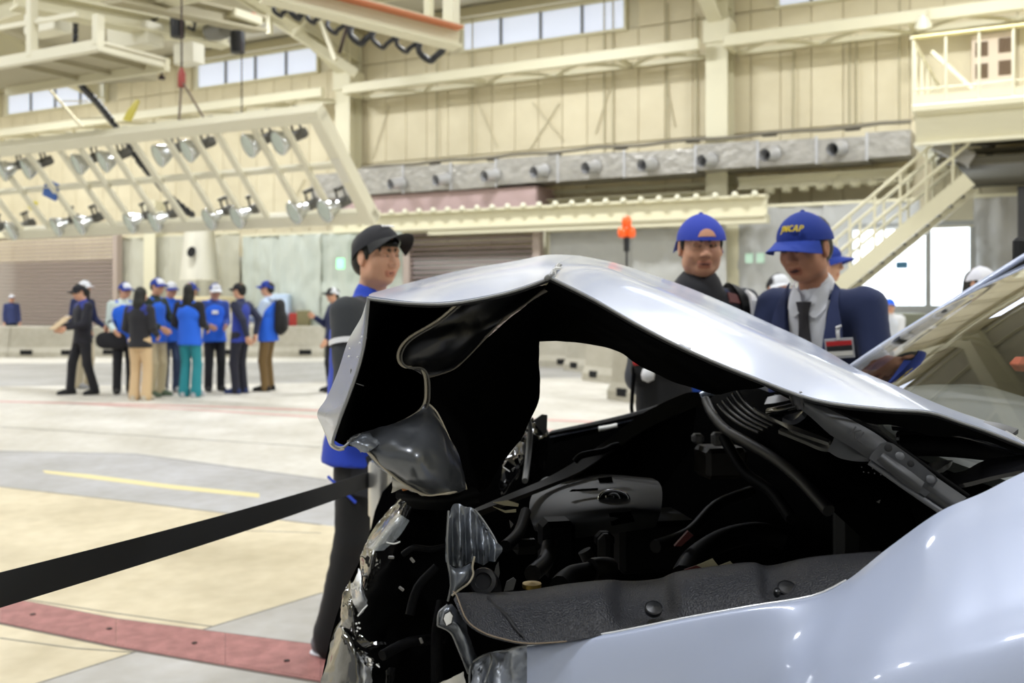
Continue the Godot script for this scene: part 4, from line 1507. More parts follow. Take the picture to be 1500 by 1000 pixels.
# a flat plate whose outline is given in the view at a distance for each corner, pushed back by depth
func plate(called: String, outline: Array, depth: float, m: Material, parent: Node3D) -> MeshInstance3D:
	var q = pts(outline)
	var c = Vector3.ZERO
	for p in q: c += p
	c /= q.size()
	var nrm = Vector3.ZERO
	for i in q.size(): nrm += (q[i] - c).cross(q[(i + 1) % q.size()] - c)
	nrm = nrm.normalized()
	if nrm.z < 0: nrm = -nrm
	var xx = Vector3.UP.cross(nrm).normalized()
	var t = Transform3D(Basis(xx, nrm.cross(xx), nrm), c - nrm * depth)
	var poly := PackedVector2Array()
	var inv = t.affine_inverse()
	for p in q:
		var z = inv * p
		poly.append(Vector2(z.x, z.y))
	var b := MB.new()
	b.prism(poly, t, depth)
	return obj(called, b, m, parent)

func car():
	var paint = mat("silver_paint", rgb(182, 192, 216), 0.45, 0.08)
	paint.clearcoat_enabled = true; paint.clearcoat = 0.7; paint.clearcoat_roughness = 0.09
	paint.normal_enabled = true
	paint.normal_scale = 0.06
	var fl = noisetex(0.9, Color.BLACK, Color.WHITE, 512, 1, 31, FastNoiseLite.TYPE_VALUE)
	fl.as_normal_map = true; fl.bump_strength = 2.0; fl.color_ramp = null
	paint.normal_texture = fl
	triplanar(paint, 6.0)
	var bare = mat("torn_silver", rgb(122, 127, 134), 0.34, 0.7)
	var ecoat = mat("black_undercoat", rgb(10, 10, 11), 0.5)
	ecoat.metallic_specular = 0.35
	var scoopm = mat("smoked_metal", rgb(98, 101, 105), 0.3, 0.55)
	scoopm.clearcoat_enabled = true; scoopm.clearcoat = 0.5; scoopm.clearcoat_roughness = 0.1
	scoopm.albedo_texture = noisetex(0.03, Color(0.8, 0.8, 0.8), Color.WHITE, 256, 4, 17)
	triplanar(scoopm, 3.0)
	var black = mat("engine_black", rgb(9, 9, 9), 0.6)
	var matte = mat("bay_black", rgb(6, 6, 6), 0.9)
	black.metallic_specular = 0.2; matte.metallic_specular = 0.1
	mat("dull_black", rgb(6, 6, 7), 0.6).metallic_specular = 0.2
	mat("hose_dark", rgb(24, 23, 22), 0.55).metallic_specular = 0.25
	var rubber = mat("liner_rubber", rgb(52, 53, 57), 0.5)
	rubber.heightmap_enabled = true; rubber.heightmap_scale = 0.3
	rubber.heightmap_texture = noisetex(0.12, Color.BLACK, Color.WHITE, 512, 3, 41)
	rubber.albedo_texture = noisetex(0.04, Color(0.78, 0.78, 0.8), Color.WHITE, 512, 5, 42)
	triplanar(rubber, 5.0)
	var hem = mat("hem_edge", rgb(132, 133, 132), 0.4, 0.4)
	var pale_hem = mat("sealant_edge", rgb(176, 168, 148), 0.55)
	var hinge_m = mat("hinge_grey", rgb(74, 75, 77), 0.5, 0.25)
	var chrome = mat("chrome", rgb(225, 226, 228), 0.08, 1.0)
	var c = thing("crashed_car", "silver crashed car with its hood buckled upwards and its nose crushed", "car", Vector3(0.6, 0, -2.0))

	# ---- hood skin: the front half leans forward, the rear half runs back to the windscreen
	var front = [
		[[540, 433, 1.32], [600, 441, 1.32], [660, 441, 1.32], [730, 429, 1.32], [775, 416, 1.32], [806, 404, 1.32]],
		[[541, 431, 1.55], [603, 426, 1.55], [672, 412, 1.55], [742, 400, 1.55], [785, 393, 1.55], [817, 390, 1.55]],
		[[543, 430, 1.8], [604, 419, 1.8], [676, 403, 1.8], [748, 390, 1.8], [792, 383, 1.8], [824, 382, 1.8]],
		[[545, 429, 2.15], [605, 415, 2.15], [679, 398, 2.15], [752, 385, 2.15], [800, 376, 2.15], [838, 376, 2.15]],
		[[547, 428.5, 2.4], [606, 413, 2.4], [681, 395, 2.4], [755, 382, 2.4], [803, 373, 2.4], [848, 374, 2.4]],
		[[549, 428, 2.62], [607, 412, 2.62], [683, 394, 2.62], [757, 382, 2.62], [806, 374, 2.62], [858, 377, 2.62]]]
	var rear = [
		[[806, 404, 1.32], [870, 436, 1.32], [940, 476, 1.32], [1010, 511, 1.32], [1100, 549, 1.32], [1194, 583, 1.32], [1289, 596, 1.32], [1360, 601, 1.32], [1408, 616, 1.32], [1452, 631, 1.32], [1514, 656, 1.33]],
		[[817, 390, 1.55], [880, 396, 1.55], [950, 424, 1.55], [1020, 453, 1.55], [1105, 490, 1.55], [1190, 526, 1.55], [1262, 553, 1.55], [1320, 574, 1.55], [1370, 592, 1.55], [1412, 607, 1.55], [1455, 622, 1.55]],
		[[824, 382, 1.8], [885, 388, 1.8], [950, 412, 1.8], [1015, 438, 1.8], [1090, 471, 1.8], [1165, 504, 1.8], [1230, 531, 1.8], [1280, 552, 1.8], [1325, 570, 1.8], [1360, 586, 1.8], [1395, 600, 1.8]],
		[[838, 376, 2.15], [893, 386, 2.15], [950, 407, 2.15], [1010, 429, 2.15], [1075, 457, 2.15], [1140, 487, 2.15], [1200, 513, 2.15], [1240, 533, 2.15], [1270, 547, 2.15], [1298, 560, 2.15], [1325, 572, 2.15]],
		[[848, 374, 2.4], [898, 384, 2.4], [952, 401, 2.4], [1008, 421, 2.4], [1070, 447, 2.4], [1128, 474, 2.4], [1183, 499, 2.4], [1218, 518, 2.4], [1240, 532, 2.4], [1260, 544, 2.4], [1280, 555, 2.4]],
		[[858, 377, 2.62], [905, 388, 2.62], [955, 404, 2.62], [1008, 422, 2.62], [1065, 446, 2.62], [1120, 470, 2.62], [1170, 493, 2.62], [1200, 510, 2.62], [1215, 521, 2.62], [1230, 531, 2.62], [1245, 540, 2.62]]]
	var hood = skin("hood", front, 50, 36, 0.003, paint, c)
	hood.set_meta("label", "silver hood skin folded into a tent")
	skin("rear_half", rear, 80, 36, 0.003, paint, hood)
	# the crease where the skin has torn and whitened
	wire("torn_crease", [[800, 408, 1.315], [808, 402, 1.315], [814, 395, 1.4], [818, 389, 1.5], [823, 388, 1.55]], [0.0035, 0.004, 0.004, 0.003, 0.002, 0.0035, 0.004, 0.004, 0.003, 0.002, 0.0035, 0.004, 0.004, 0.003, 0.002, 0.001, 0.001], hem, hood)
	for k in [[812, 398], [817, 393], [809, 403]]:
		var fk := MB.new()
		fk.box(P(k[0], k[1], 1.33), Vector3(0.009, 0.004, 0.006), Basis(Vector3(1, 1, 0).normalized(), k[0] * 0.7), 0.001)
		obj("paint_flake", fk, mat("white_flake", rgb(236, 236, 232), 0.5), hood)
	# folded hems of the near edge
	wire("edge_hem", [[538, 437, 1.315], [560, 440, 1.315], [600, 444, 1.315], [660, 444.5, 1.315], [730, 432, 1.315], [775, 419, 1.315], [805, 407, 1.315]], 0.0019, hem, hood)
	wire("edge_hem", [[806, 407, 1.315], [870, 439, 1.315], [940, 479, 1.315], [1010, 514, 1.315], [1100, 552, 1.315], [1194, 586, 1.315], [1289, 599, 1.315], [1360, 604, 1.315], [1408, 619, 1.315], [1452, 634, 1.315], [1514, 659, 1.33]], 0.0019, hem, hood)
	wire("rear_hem", [[1514, 657, 1.33], [1456, 623.5, 1.55], [1396, 601.5, 1.8], [1326, 573.5, 2.15], [1281, 556, 2.4], [1246, 541, 2.62]], 0.0025, hem, hood)
	# ---- the underside
	var under = skin("hood_underside", moved(front, 5, 0.004), 30, 16, 0.003, ecoat, c)
	under.set_meta("label", "black underside of the hood")
	skin("rear_underside", moved(rear, 5, 0.004), 40, 16, 0.003, ecoat, under)
	# ---- folded front lip
	var lip = [
		[[539, 440, 1.34], [540, 438, 1.33], [540, 434, 1.32]],
		[[531, 466, 1.55], [534, 466, 1.42], [537, 466, 1.32]],
		[[512, 500, 1.58], [522, 502, 1.43], [533, 506, 1.31]],
		[[497, 545, 1.58], [510, 545, 1.43], [523, 545, 1.30]],
		[[480, 584, 1.58], [495, 585, 1.43], [510, 582, 1.30]],
		[[467, 605, 1.58], [482, 608, 1.42], [500, 608, 1.30]],
		[[474, 624, 1.52], [482, 626, 1.42], [494, 628, 1.30]],
		[[485, 650, 1.42], [487, 650, 1.36], [489, 648, 1.30]]]
	var lip_o = skin("front_lip", lip, 14, 50, 0.0025, mat("lip_grey", rgb(176, 180, 186), 0.25, 0.4), c)
	lip_o.set_meta("label", "grey front edge of the hood folded down")
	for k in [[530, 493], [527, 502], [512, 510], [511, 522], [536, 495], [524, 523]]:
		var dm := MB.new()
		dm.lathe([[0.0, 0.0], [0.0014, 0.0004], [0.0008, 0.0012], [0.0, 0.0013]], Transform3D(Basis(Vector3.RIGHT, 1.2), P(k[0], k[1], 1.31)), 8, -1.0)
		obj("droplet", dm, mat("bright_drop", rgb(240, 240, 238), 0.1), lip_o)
	skin("lip_inner", [
		[[542, 441, 1.325], [565, 442, 1.6], [620, 441, 1.85], [700, 436, 1.85]],
		[[537.5, 470, 1.32], [555, 472, 1.6], [605, 476, 1.85], [690, 484, 1.85]],
		[[532, 512, 1.312], [540, 516, 1.6], [590, 530, 1.85], [670, 540, 1.85]],
		[[520, 552, 1.305], [530, 560, 1.6], [580, 580, 1.82], [660, 590, 1.82]],
		[[503, 604, 1.305], [518, 610, 1.55], [560, 618, 1.75], [650, 626, 1.75]],
		[[490, 645, 1.305], [505, 652, 1.45], [545, 655, 1.55], [630, 645, 1.6]]], 20, 24, 0.003, matte, lip_o)
	wire("lip_hem", [[540, 436, 1.315], [537.5, 468, 1.315], [533, 506, 1.305], [523, 545, 1.295], [510, 582, 1.295], [500, 608, 1.295], [489, 640, 1.295], [488, 650, 1.295], [494, 655, 1.295], [503, 655, 1.295], [511, 648, 1.3], [516, 642, 1.31], [523, 640, 1.315], [527, 636, 1.32]], 0.002, hem, lip_o)
	wire("lip_hem", [[467, 606, 1.57], [473, 622, 1.52], [480, 640, 1.44], [485, 652, 1.36], [495, 658, 1.30], [504, 657, 1.295]], 0.002, pale_hem, lip_o)
	wire("hanging_thread", [[514, 540, 1.36], [514, 552, 1.36], [519, 560, 1.36], [533, 565, 1.36]], 0.0007, hem, lip_o, 5)
	# ---- inner panel of the hood, torn loose: upper bulge, long black curtain, smoked scoop
	var c1 = [[672, 443, 1.36], [640, 470, 1.37], [600, 494, 1.37], [585, 512, 1.37], [584, 528, 1.37], [594, 537, 1.37], [612, 537, 1.38], [622, 549, 1.38], [624, 572, 1.38], [622, 590, 1.38], [612, 604, 1.38], [588, 618, 1.37], [560, 628, 1.36], [528, 637, 1.34], [510, 647, 1.32]]
	var inner = skin("hood_inner_panel", [
		[[672, 443, 1.37], [640, 470, 1.37], [600, 494, 1.37], [585, 512, 1.37], [584, 528, 1.37], [596, 537, 1.37], [612, 537, 1.38]],
		[[722, 434, 1.42], [680, 470, 1.39], [640, 498, 1.36], [614, 520, 1.36], [608, 532, 1.37], [612, 540, 1.38], [618, 543, 1.38]],
		[[770, 424, 1.45], [722, 462, 1.42], [685, 494, 1.39], [655, 522, 1.38], [634, 539, 1.39], [625, 547, 1.39], [622, 548, 1.39]],
		[[818, 414, 1.44], [762, 452, 1.43], [721, 484, 1.42], [689, 520, 1.42], [665, 540, 1.41], [641, 550, 1.40], [625, 553, 1.39]]], 40, 24, 0.003, mat("inner_panel_black", rgb(12, 12, 14), 0.34), c, false, 0.004, 14.0)
	inner.set_meta("label", "glossy black inner panel torn away from the hood")
	skin("hanging_panel", [
		[[625, 553, 1.40], [665, 541, 1.42], [700, 507, 1.43], [750, 462, 1.45], [810, 412, 1.46]],
		[[624, 575, 1.40], [670, 560, 1.46], [710, 540, 1.5], [752, 505, 1.55], [793, 470, 1.6]],
		[[632, 600, 1.40], [680, 590, 1.5], [715, 572, 1.55], [752, 548, 1.6], [788, 520, 1.65]],
		[[655, 640, 1.40], [692, 632, 1.5], [722, 620, 1.56], [755, 605, 1.62], [783, 588, 1.68]],
		[[668, 680, 1.41], [695, 672, 1.5], [715, 664, 1.55], [738, 652, 1.6], [762, 634, 1.66]],
		[[682, 718, 1.42], [690, 720, 1.46], [697, 720, 1.5], [706, 716, 1.55], [716, 708, 1.6]]], 40, 40, 0.004, matte, inner, false, 0.008, 7.0)
	skin("hood_rib", [
		[[806, 409, 1.335], [870, 441, 1.335], [940, 481, 1.335], [1010, 516, 1.335], [1060, 537, 1.335], [1118, 559, 1.335]],
		[[786, 450, 1.55], [858, 462, 1.5], [920, 494, 1.48], [975, 525, 1.46], [1040, 552, 1.44], [1118, 560, 1.38]],
		[[778, 497, 1.66], [845, 497, 1.66], [905, 512, 1.64], [955, 541, 1.6], [1040, 571, 1.56], [1120, 561, 1.42]]], 50, 20, 0.004, matte, inner, false, 0.005, 9.0)
	skin("rear_lip", [
		[[1120, 558, 1.335], [1194, 589, 1.335], [1289, 602, 1.335], [1360, 606, 1.335], [1408, 622, 1.335], [1452, 637, 1.335], [1514, 662, 1.34]],
		[[1120, 562, 1.4], [1190, 596, 1.38], [1275, 617, 1.38], [1310, 620, 1.38], [1370, 636, 1.4], [1424, 636, 1.4], [1500, 664, 1.38]]], 36, 6, 0.003, black, inner)
	wire("white_gap", [[994, 503, 1.325], [1003, 508, 1.325], [1013, 511, 1.325]], [0.001, 0.003, 0.003, 0.003, 0.003, 0.002, 0.003, 0.003, 0.001], mat("white_flake"), inner)
	# light edges of the torn sheet
	wire("torn_edge", c1, 0.0022, pale_hem, inner)
	wire("torn_edge", moved([c1], 1.5, -0.004)[0].map(func(k): return [k[0] + 5, k[1], k[2]]), 0.0016, mat("edge_dark_line", rgb(70, 68, 62), 0.5), inner)
	wire("torn_edge", [[818, 418, 1.42], [800, 424, 1.41], [762, 451, 1.41], [740, 466, 1.41], [721, 484, 1.4], [689, 519, 1.4], [665, 540, 1.395], [641, 549, 1.39], [626, 553, 1.385]], [0.0012, 0.0015, 0.002, 0.003, 0.004, 0.003, 0.002, 0.0012, 0.002, 0.0015, 0.0015, 0.002, 0.003, 0.002, 0.0012, 0.0012, 0.0015, 0.002, 0.0015, 0.001, 0.001, 0.001, 0.0012, 0.0015, 0.0012, 0.001, 0.001, 0.001, 0.001, 0.001, 0.001, 0.001, 0.001], mat("worn_edge", rgb(84, 78, 68), 0.5), inner)
	var scoop = skin("smoked_scoop", [
		[[512, 647, 1.32], [530, 639, 1.34], [560, 629, 1.35], [590, 618, 1.36], [613, 604, 1.37], [623, 590, 1.38]],
		[[535, 657, 1.31], [552, 651, 1.31], [580, 641, 1.31], [607, 629, 1.33], [628, 613, 1.36], [637, 605, 1.39]],
		[[553, 674, 1.31], [572, 669, 1.29], [598, 662, 1.28], [625, 650, 1.30], [645, 637, 1.35], [653, 635, 1.40]],
		[[574, 694, 1.31], [592, 691, 1.29], [615, 686, 1.28], [640, 680, 1.30], [660, 669, 1.35], [667, 667, 1.40]],
		[[596, 709, 1.32], [612, 709, 1.30], [632, 709, 1.30], [655, 709, 1.32], [672, 707, 1.37], [680, 705, 1.41]],
		[[622, 723, 1.34], [632, 723, 1.33], [645, 722, 1.33], [660, 720, 1.35], [674, 717, 1.38], [682, 715, 1.42]]].map(func(r): return r), 30, 40, 0.003, scoopm, c, false, 0.006, 12.0)
	scoop.set_meta("label", "smoky metallic scoop of torn sheet under the hood nose")
	wire("scoop_edge", [[511, 648, 1.31], [535, 659, 1.3], [553, 676, 1.3], [574, 695, 1.3], [596, 711, 1.31], [622, 724, 1.33], [645, 723, 1.325], [662, 721, 1.34], [682, 715, 1.41]], 0.0018, pale_hem, scoop)
	wire("scoop_edge", [[626, 590, 1.385], [640, 604, 1.39], [655, 635, 1.395], [668, 668, 1.4], [681, 708, 1.405], [683, 716, 1.41]], 0.0014, pale_hem, scoop)
	skin("crumpled_tip", [
		[[511, 650, 1.3], [520, 646, 1.3], [529, 636, 1.31], [540, 637, 1.33]],
		[[516, 652, 1.29], [526, 650, 1.285], [536, 646, 1.295], [548, 644, 1.31]],
		[[530, 660, 1.3], [536, 660, 1.29], [546, 657, 1.295], [556, 652, 1.305]]], 14, 14, 0.002, bare, scoop, false, 0.005, 60.0)
	var pch = skin("plastic_shard", [
		[[583, 690, 1.36], [592, 693, 1.36], [604, 705, 1.36], [622, 718, 1.36]],
		[[577, 703, 1.34], [590, 706, 1.33], [605, 714, 1.33], [622, 723, 1.35]],
		[[574, 720, 1.36], [590, 714, 1.35], [604, 716, 1.35], [620, 724, 1.36]]], 16, 12, 0.002, mat("milky_plastic", rgb(176, 172, 160), 0.25), c, false, 0.004, 40.0)
	pch.set_meta("label", "milky plastic shard with an amber edge")
	wire("amber_edge", [[590, 716, 1.345], [604, 713, 1.34], [612, 718, 1.34], [622, 722, 1.34]], 0.003, mat("amber", rgb(150, 92, 34), 0.3), pch)
	skin("latch_cover", [
		[[583, 716, 1.42], [610, 717, 1.4], [650, 722, 1.4], [690, 716, 1.44]],
		[[582, 726, 1.38], [610, 728, 1.36], [650, 732, 1.36], [700, 722, 1.42]],
		[[600, 740, 1.42], [620, 742, 1.4], [655, 742, 1.4], [700, 732, 1.46]]], 20, 10, 0.004, black, c)

	bonnet_hinge(c, hinge_m, black)
	nose(c, paint, bare, black, matte, chrome, rubber)
	engine_bay(c, black, matte, rubber, chrome, paint)
	fender(c, paint, bare, rubber, black, pale_hem)
	cabin(c, paint, black, matte)

func bonnet_hinge(c: Node3D, m: Material, black: Material):
	var arm = skin("hood_hinge", [
		[[1163, 591, 1.345], [1190, 613, 1.34], [1217, 637, 1.335], [1250, 657, 1.33], [1275, 674, 1.325], [1330, 713, 1.31], [1384, 750, 1.30]],
		[[1168, 585, 1.335], [1200, 604, 1.33], [1232, 624, 1.322], [1266, 646, 1.318], [1292, 664, 1.312], [1345, 702, 1.30], [1398, 741, 1.29]],
		[[1174, 577, 1.345], [1212, 597, 1.335], [1250, 616, 1.328], [1285, 636, 1.322], [1310, 655, 1.318], [1362, 692, 1.308], [1416, 729, 1.30]]], 40, 8, 0.006, m, c)
	arm.set_meta("label", "dark grey hinge arm of the hood with stamped letters")
	wire("hinge_flange", [[1172, 576, 1.35], [1212, 595, 1.34], [1250, 614, 1.333], [1286, 633, 1.327], [1312, 652, 1.323], [1364, 689, 1.313], [1418, 727, 1.305]], 0.004, black, arm, 6)
	wire("hinge_flange", [[1274, 677, 1.322], [1300, 695, 1.318], [1330, 716, 1.308], [1384, 753, 1.296]], 0.0045, mat("hinge_light", rgb(112, 113, 116), 0.45, 0.3), arm, 6)
	var pl = plate("hinge_bracket", [[1274, 672, 1.312], [1278, 664, 1.312], [1290, 650, 1.312], [1299, 647, 1.312], [1309, 650, 1.310], [1340, 672, 1.303], [1371, 697, 1.296], [1374, 704, 1.295], [1362, 721, 1.297], [1355, 727, 1.3]], 0.006, mat("hinge_plate", rgb(76, 77, 79), 0.5, 0.2), arm)
	skin("pressed_rib", [
		[[1284, 674, 1.30], [1300, 689, 1.297], [1320, 706, 1.292], [1346, 723, 1.29]],
		[[1290, 668, 1.293], [1308, 682, 1.287], [1328, 697, 1.283], [1350, 714, 1.284]],
		[[1294, 663, 1.30], [1314, 676, 1.297], [1334, 690, 1.292], [1354, 706, 1.29]]], 16, 10, 0.003, m, arm)
	for k in [[1301, 656, 0.0052, 0], [1318, 668, 0.006, 1], [1334, 679, 0.0045, 0], [1363, 702, 0.006, 1]]:
		var b := MB.new()
		var nn = Vector3(-0.1, 0.45, 0.9).normalized()
		b.disc(P(k[0], k[1], 1.296), nn, k[2], 0.0015 if k[3] == 0 else 0.001, 16, 0.0004)
		obj("rivet" if k[3] else "bolt_hole", b, mat("hinge_plate") if k[3] else mat("black_hole"), arm)
	var lt := MB.new()
	var q = P(1257, 637, 1.3075)
	var ax = (P(1285, 660, 1.31) - P(1240, 628, 1.32)).normalized()
	var nz = Vector3(-0.1, 0.45, 0.9).normalized()
	nz = (nz - ax * nz.dot(ax)).normalized()
	lt.text("KL", 0.021, 0.0012, Transform3D(Basis(ax, nz.cross(ax), nz), q), 0.0, "Droid Sans", 400)
	obj("stamped_letters", lt, mat("stamp_dark", rgb(26, 26, 28), 0.6), arm)
	# the bolt that ties the arm to the hood
	var bt = MB.new()
	var t = Transform3D(Basis(Vector3(0, 0, 1), 0.35), P(1170, 590, 1.33))
	bt.lathe([[0.0, -0.008], [0.005, -0.008], [0.006, -0.004], [0.006, 0.0], [0.009, 0.0], [0.009, 0.003]], t, 14)
	bt.lathe([[0.0095, 0.003], [0.0095, 0.012], [0.008, 0.014], [0.0, 0.014]], t, 6)
	obj("mounting_bolt", bt, mat("dark_bolt", rgb(52, 52, 54), 0.35, 0.6), arm)
	skin("hinge_wing", [
		[[1212, 660, 1.36], [1228, 670, 1.35], [1250, 675, 1.345], [1273, 676, 1.34]],
		[[1222, 640, 1.36], [1238, 650, 1.35], [1255, 664, 1.345], [1272, 672, 1.335]],
		[[1216, 632, 1.365], [1236, 642, 1.36], [1256, 655, 1.35], [1274, 668, 1.34]]], 12, 8, 0.004, mat("hinge_plate"), arm)

func nose(c: Node3D, paint: Material, bare: Material, black: Material, matte: Material, chrome: Material, rubber: Material):
	var smoky = mat("smoky_chrome", rgb(112, 111, 108), 0.07, 0.92)
	var lens = mat("headlight_lens", Color(0.75, 0.78, 0.8, 0.22), 0.06)
	lens.transparency = BaseMaterial3D.TRANSPARENCY_ALPHA
	# dark inner front: bumper support behind the shards
	var bum = skin("bumper_shell", [
		[[430, 1200, 1.30], [520, 1200, 1.24], [620, 1190, 1.3], [720, 1180, 1.36]],
		[[478, 990, 1.42], [530, 1000, 1.32], [600, 1010, 1.38], [700, 1010, 1.42]],
		[[504, 900, 1.44], [545, 910, 1.36], [610, 910, 1.42], [690, 910, 1.46]],
		[[530, 840, 1.46], [565, 845, 1.38], [615, 845, 1.44], [680, 850, 1.48]],
		[[560, 780, 1.48], [585, 785, 1.40], [630, 785, 1.46], [680, 790, 1.5]],
		[[600, 738, 1.50], [620, 738, 1.44], [645, 738, 1.46], [680, 738, 1.5]]], 20, 40, 0.006, matte, c, false, 0.02, 9.0)
	bum.set_meta("label", "broken black bumper and grille core of the crushed nose")
	# the far run of the nose, towards the far corner
	skin("nose_far_side", [
		[[478, 1010, 1.42], [520, 960, 1.9], [560, 870, 2.6]],
		[[504, 900, 1.44], [540, 850, 1.9], [575, 790, 2.6]],
		[[545, 810, 1.46], [565, 775, 1.9], [590, 730, 2.6]],
		[[598, 740, 1.50], [604, 725, 1.9], [612, 700, 2.6]]], 10, 16, 0.01, matte, bum)
	# layered shards along the outer edge, from the top down
	var shards = [
		["headlight_shard", [[[570, 762, 1.24], [577, 758, 1.22], [590, 762, 1.23]], [[586, 731, 1.26], [595, 737, 1.24], [601, 742, 1.26]]].map(func(r): return r), smoky],
		["headlight_shard", [[[534, 796, 1.27], [548, 800, 1.24], [570, 792, 1.23], [585, 794, 1.25]], [[550, 772, 1.27], [566, 778, 1.23], [578, 776, 1.22], [576, 782, 1.25]], [[566, 752, 1.27], [578, 757, 1.24], [592, 760, 1.24], [590, 770, 1.26]], [[586, 730, 1.28], [594, 735, 1.25], [601, 741, 1.26], [603, 746, 1.28]]], smoky],
		["headlight_shard", [[[528, 826, 1.26], [533, 862, 1.23], [536, 870, 1.24]], [[529, 808, 1.26], [542, 826, 1.21], [548, 846, 1.24]], [[536, 797, 1.27], [548, 806, 1.22], [559, 822, 1.25]]], smoky],
		["chrome_strip", [[[514, 856, 1.25], [518, 882, 1.22], [527, 902, 1.23]], [[520, 848, 1.24], [527, 868, 1.2], [538, 887, 1.22]], [[526, 832, 1.25], [531, 852, 1.22], [535, 872, 1.24]]], mat("silver_strip", rgb(190, 192, 194), 0.2, 0.6)],
		["bumper_shard", [[[498, 890, 1.26], [502, 915, 1.24], [520, 938, 1.23]], [[502, 870, 1.26], [512, 900, 1.22], [522, 925, 1.23]], [[514, 850, 1.27], [518, 876, 1.23], [525, 900, 1.24]]], smoky],
		["lower_shard", [[[466, 1012, 1.25], [500, 1020, 1.2], [527, 1010, 1.2], [548, 1014, 1.24]], [[480, 965, 1.26], [497, 965, 1.22], [520, 965, 1.2], [534, 980, 1.22]], [[490, 925, 1.27], [502, 928, 1.23], [514, 935, 1.22], [522, 950, 1.23]], [[500, 905, 1.28], [502, 914, 1.25], [510, 928, 1.24], [518, 942, 1.25]]], smoky],
		["lower_shard", [[[522, 950, 1.22], [536, 974, 1.2], [545, 977, 1.2]], [[525, 948, 1.22], [545, 968, 1.19], [556, 977, 1.21]]], chrome],
		["lower_shard", [[[522, 1020, 1.21], [534, 1020, 1.2], [545, 1020, 1.22]], [[522, 955, 1.22], [533, 972, 1.2], [545, 980, 1.22]]], mat("silver_strip")],
		["trim_shard", [[[562, 1020, 1.22], [570, 1020, 1.21], [576, 1020, 1.23]], [[565, 985, 1.23], [570, 978, 1.22], [578, 978, 1.24]]], black],
		["trim_shard", [[[511, 925, 1.24], [530, 946, 1.22], [545, 952, 1.23]], [[524, 925, 1.24], [545, 942, 1.22], [566, 944, 1.24]]], smoky]]
	var i = 0
	for s in shards:
		skin(s[0], s[1], 14, 14, 0.0035, s[2], bum, false, 0.003, 50.0, i * 7.0)
		i += 1
	skin("lens_shell", [
		[[536, 800, 1.25], [548, 806, 1.2], [562, 806, 1.215]],
		[[552, 775, 1.26], [564, 782, 1.195], [584, 786, 1.22]],
		[[576, 746, 1.26], [590, 756, 1.2], [600, 762, 1.23]]], 12, 16, 0.003, lens, bum)
	for k in [[[524, 902], [531, 893], [538, 886]], [[536, 962], [547, 969], [556, 977]], [[566, 794], [577, 796], [586, 793]]]:
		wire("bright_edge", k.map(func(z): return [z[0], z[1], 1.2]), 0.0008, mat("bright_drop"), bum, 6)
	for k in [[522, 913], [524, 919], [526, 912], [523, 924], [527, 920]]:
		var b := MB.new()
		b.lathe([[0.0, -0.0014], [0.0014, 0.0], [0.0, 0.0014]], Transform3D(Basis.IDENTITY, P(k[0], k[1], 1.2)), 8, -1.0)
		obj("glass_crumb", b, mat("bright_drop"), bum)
	# black frames and ribs seen inside
	for k in [[[[590, 812, 1.3], [606, 802, 1.3], [630, 804, 1.32], [652, 800, 1.34]], 0.004], [[[600, 900, 1.32], [612, 860, 1.33], [640, 830, 1.34]], 0.006], [[[640, 1000, 1.3], [640, 930, 1.32], [648, 880, 1.34]], 0.008], [[[560, 960, 1.28], [600, 940, 1.32], [650, 935, 1.34]], 0.007]]:
		wire("broken_rib", k[0], k[1], mat("dull_black", rgb(6, 6, 7), 0.6), bum)
	for k in [[588, 862, 0.9], [617, 938, 0.4], [573, 816, 1.5], [604, 820, 0.7]]:
		var b := MB.new()
		b.box(P(k[0], k[1], 1.3), Vector3(0.004, 0.008, 0.002), Basis(Vector3(0, 0, 1), k[2]), 0.001)
		obj("clip_fragment", b, mat("pale_clip", rgb(112, 110, 106), 0.4), bum)
	# torn bracket: fluted silver sheet
	var br = skin("torn_bracket", [
		[[655, 823, 1.33], [664, 829, 1.345], [674, 833, 1.325], [683, 826, 1.345], [692, 822, 1.325], [700, 824, 1.35], [708, 828, 1.33], [716, 822, 1.345], [724, 822, 1.33], [728, 820, 1.34]],
		[[655, 808, 1.33], [664, 812, 1.345], [674, 812, 1.32], [683, 808, 1.345], [692, 806, 1.32], [700, 808, 1.35], [708, 808, 1.325], [716, 808, 1.345], [724, 806, 1.33], [736, 804, 1.34]],
		[[655, 790, 1.34], [664, 794, 1.35], [674, 792, 1.33], [682, 790, 1.35], [690, 790, 1.33], [698, 792, 1.35], [707, 794, 1.34], [716, 795, 1.345], [724, 794, 1.34], [729, 794, 1.345]],
		[[657, 768, 1.35], [664, 766, 1.355], [673, 764, 1.345], [681, 764, 1.355], [689, 764, 1.345], [698, 768, 1.355], [706, 772, 1.35], [712, 775, 1.355], [718, 780, 1.35], [722, 784, 1.35]],
		[[660, 745, 1.36], [665, 738, 1.36], [673, 738, 1.36], [681, 742, 1.36], [689, 743, 1.36], [696, 746, 1.36], [700, 752, 1.36], [705, 760, 1.36], [710, 768, 1.36], [714, 774, 1.36]]], 60, 30, 0.0025, bare, c, false, 0.0025, 40.0)
	br.set_meta("label", "torn fluted silver bracket behind the liner")
	skin("bracket_neck", [
		[[660, 872, 1.32], [664, 868, 1.315], [670, 864, 1.32], [674, 860, 1.325]],
		[[659, 858, 1.325], [668, 856, 1.31], [680, 852, 1.315], [688, 848, 1.325]],
		[[657, 840, 1.33], [668, 840, 1.315], [682, 838, 1.315], [691, 834, 1.33]],
		[[655, 824, 1.335], [668, 832, 1.325], [682, 828, 1.33], [690, 824, 1.335]]], 16, 16, 0.0025, bare, br)
	wire("bracket_edge", [[657, 748, 1.355], [655, 790, 1.335], [656, 822, 1.33], [661, 848, 1.325], [659, 868, 1.32], [656, 880, 1.32]], 0.0016, mat("hem_edge"), br)
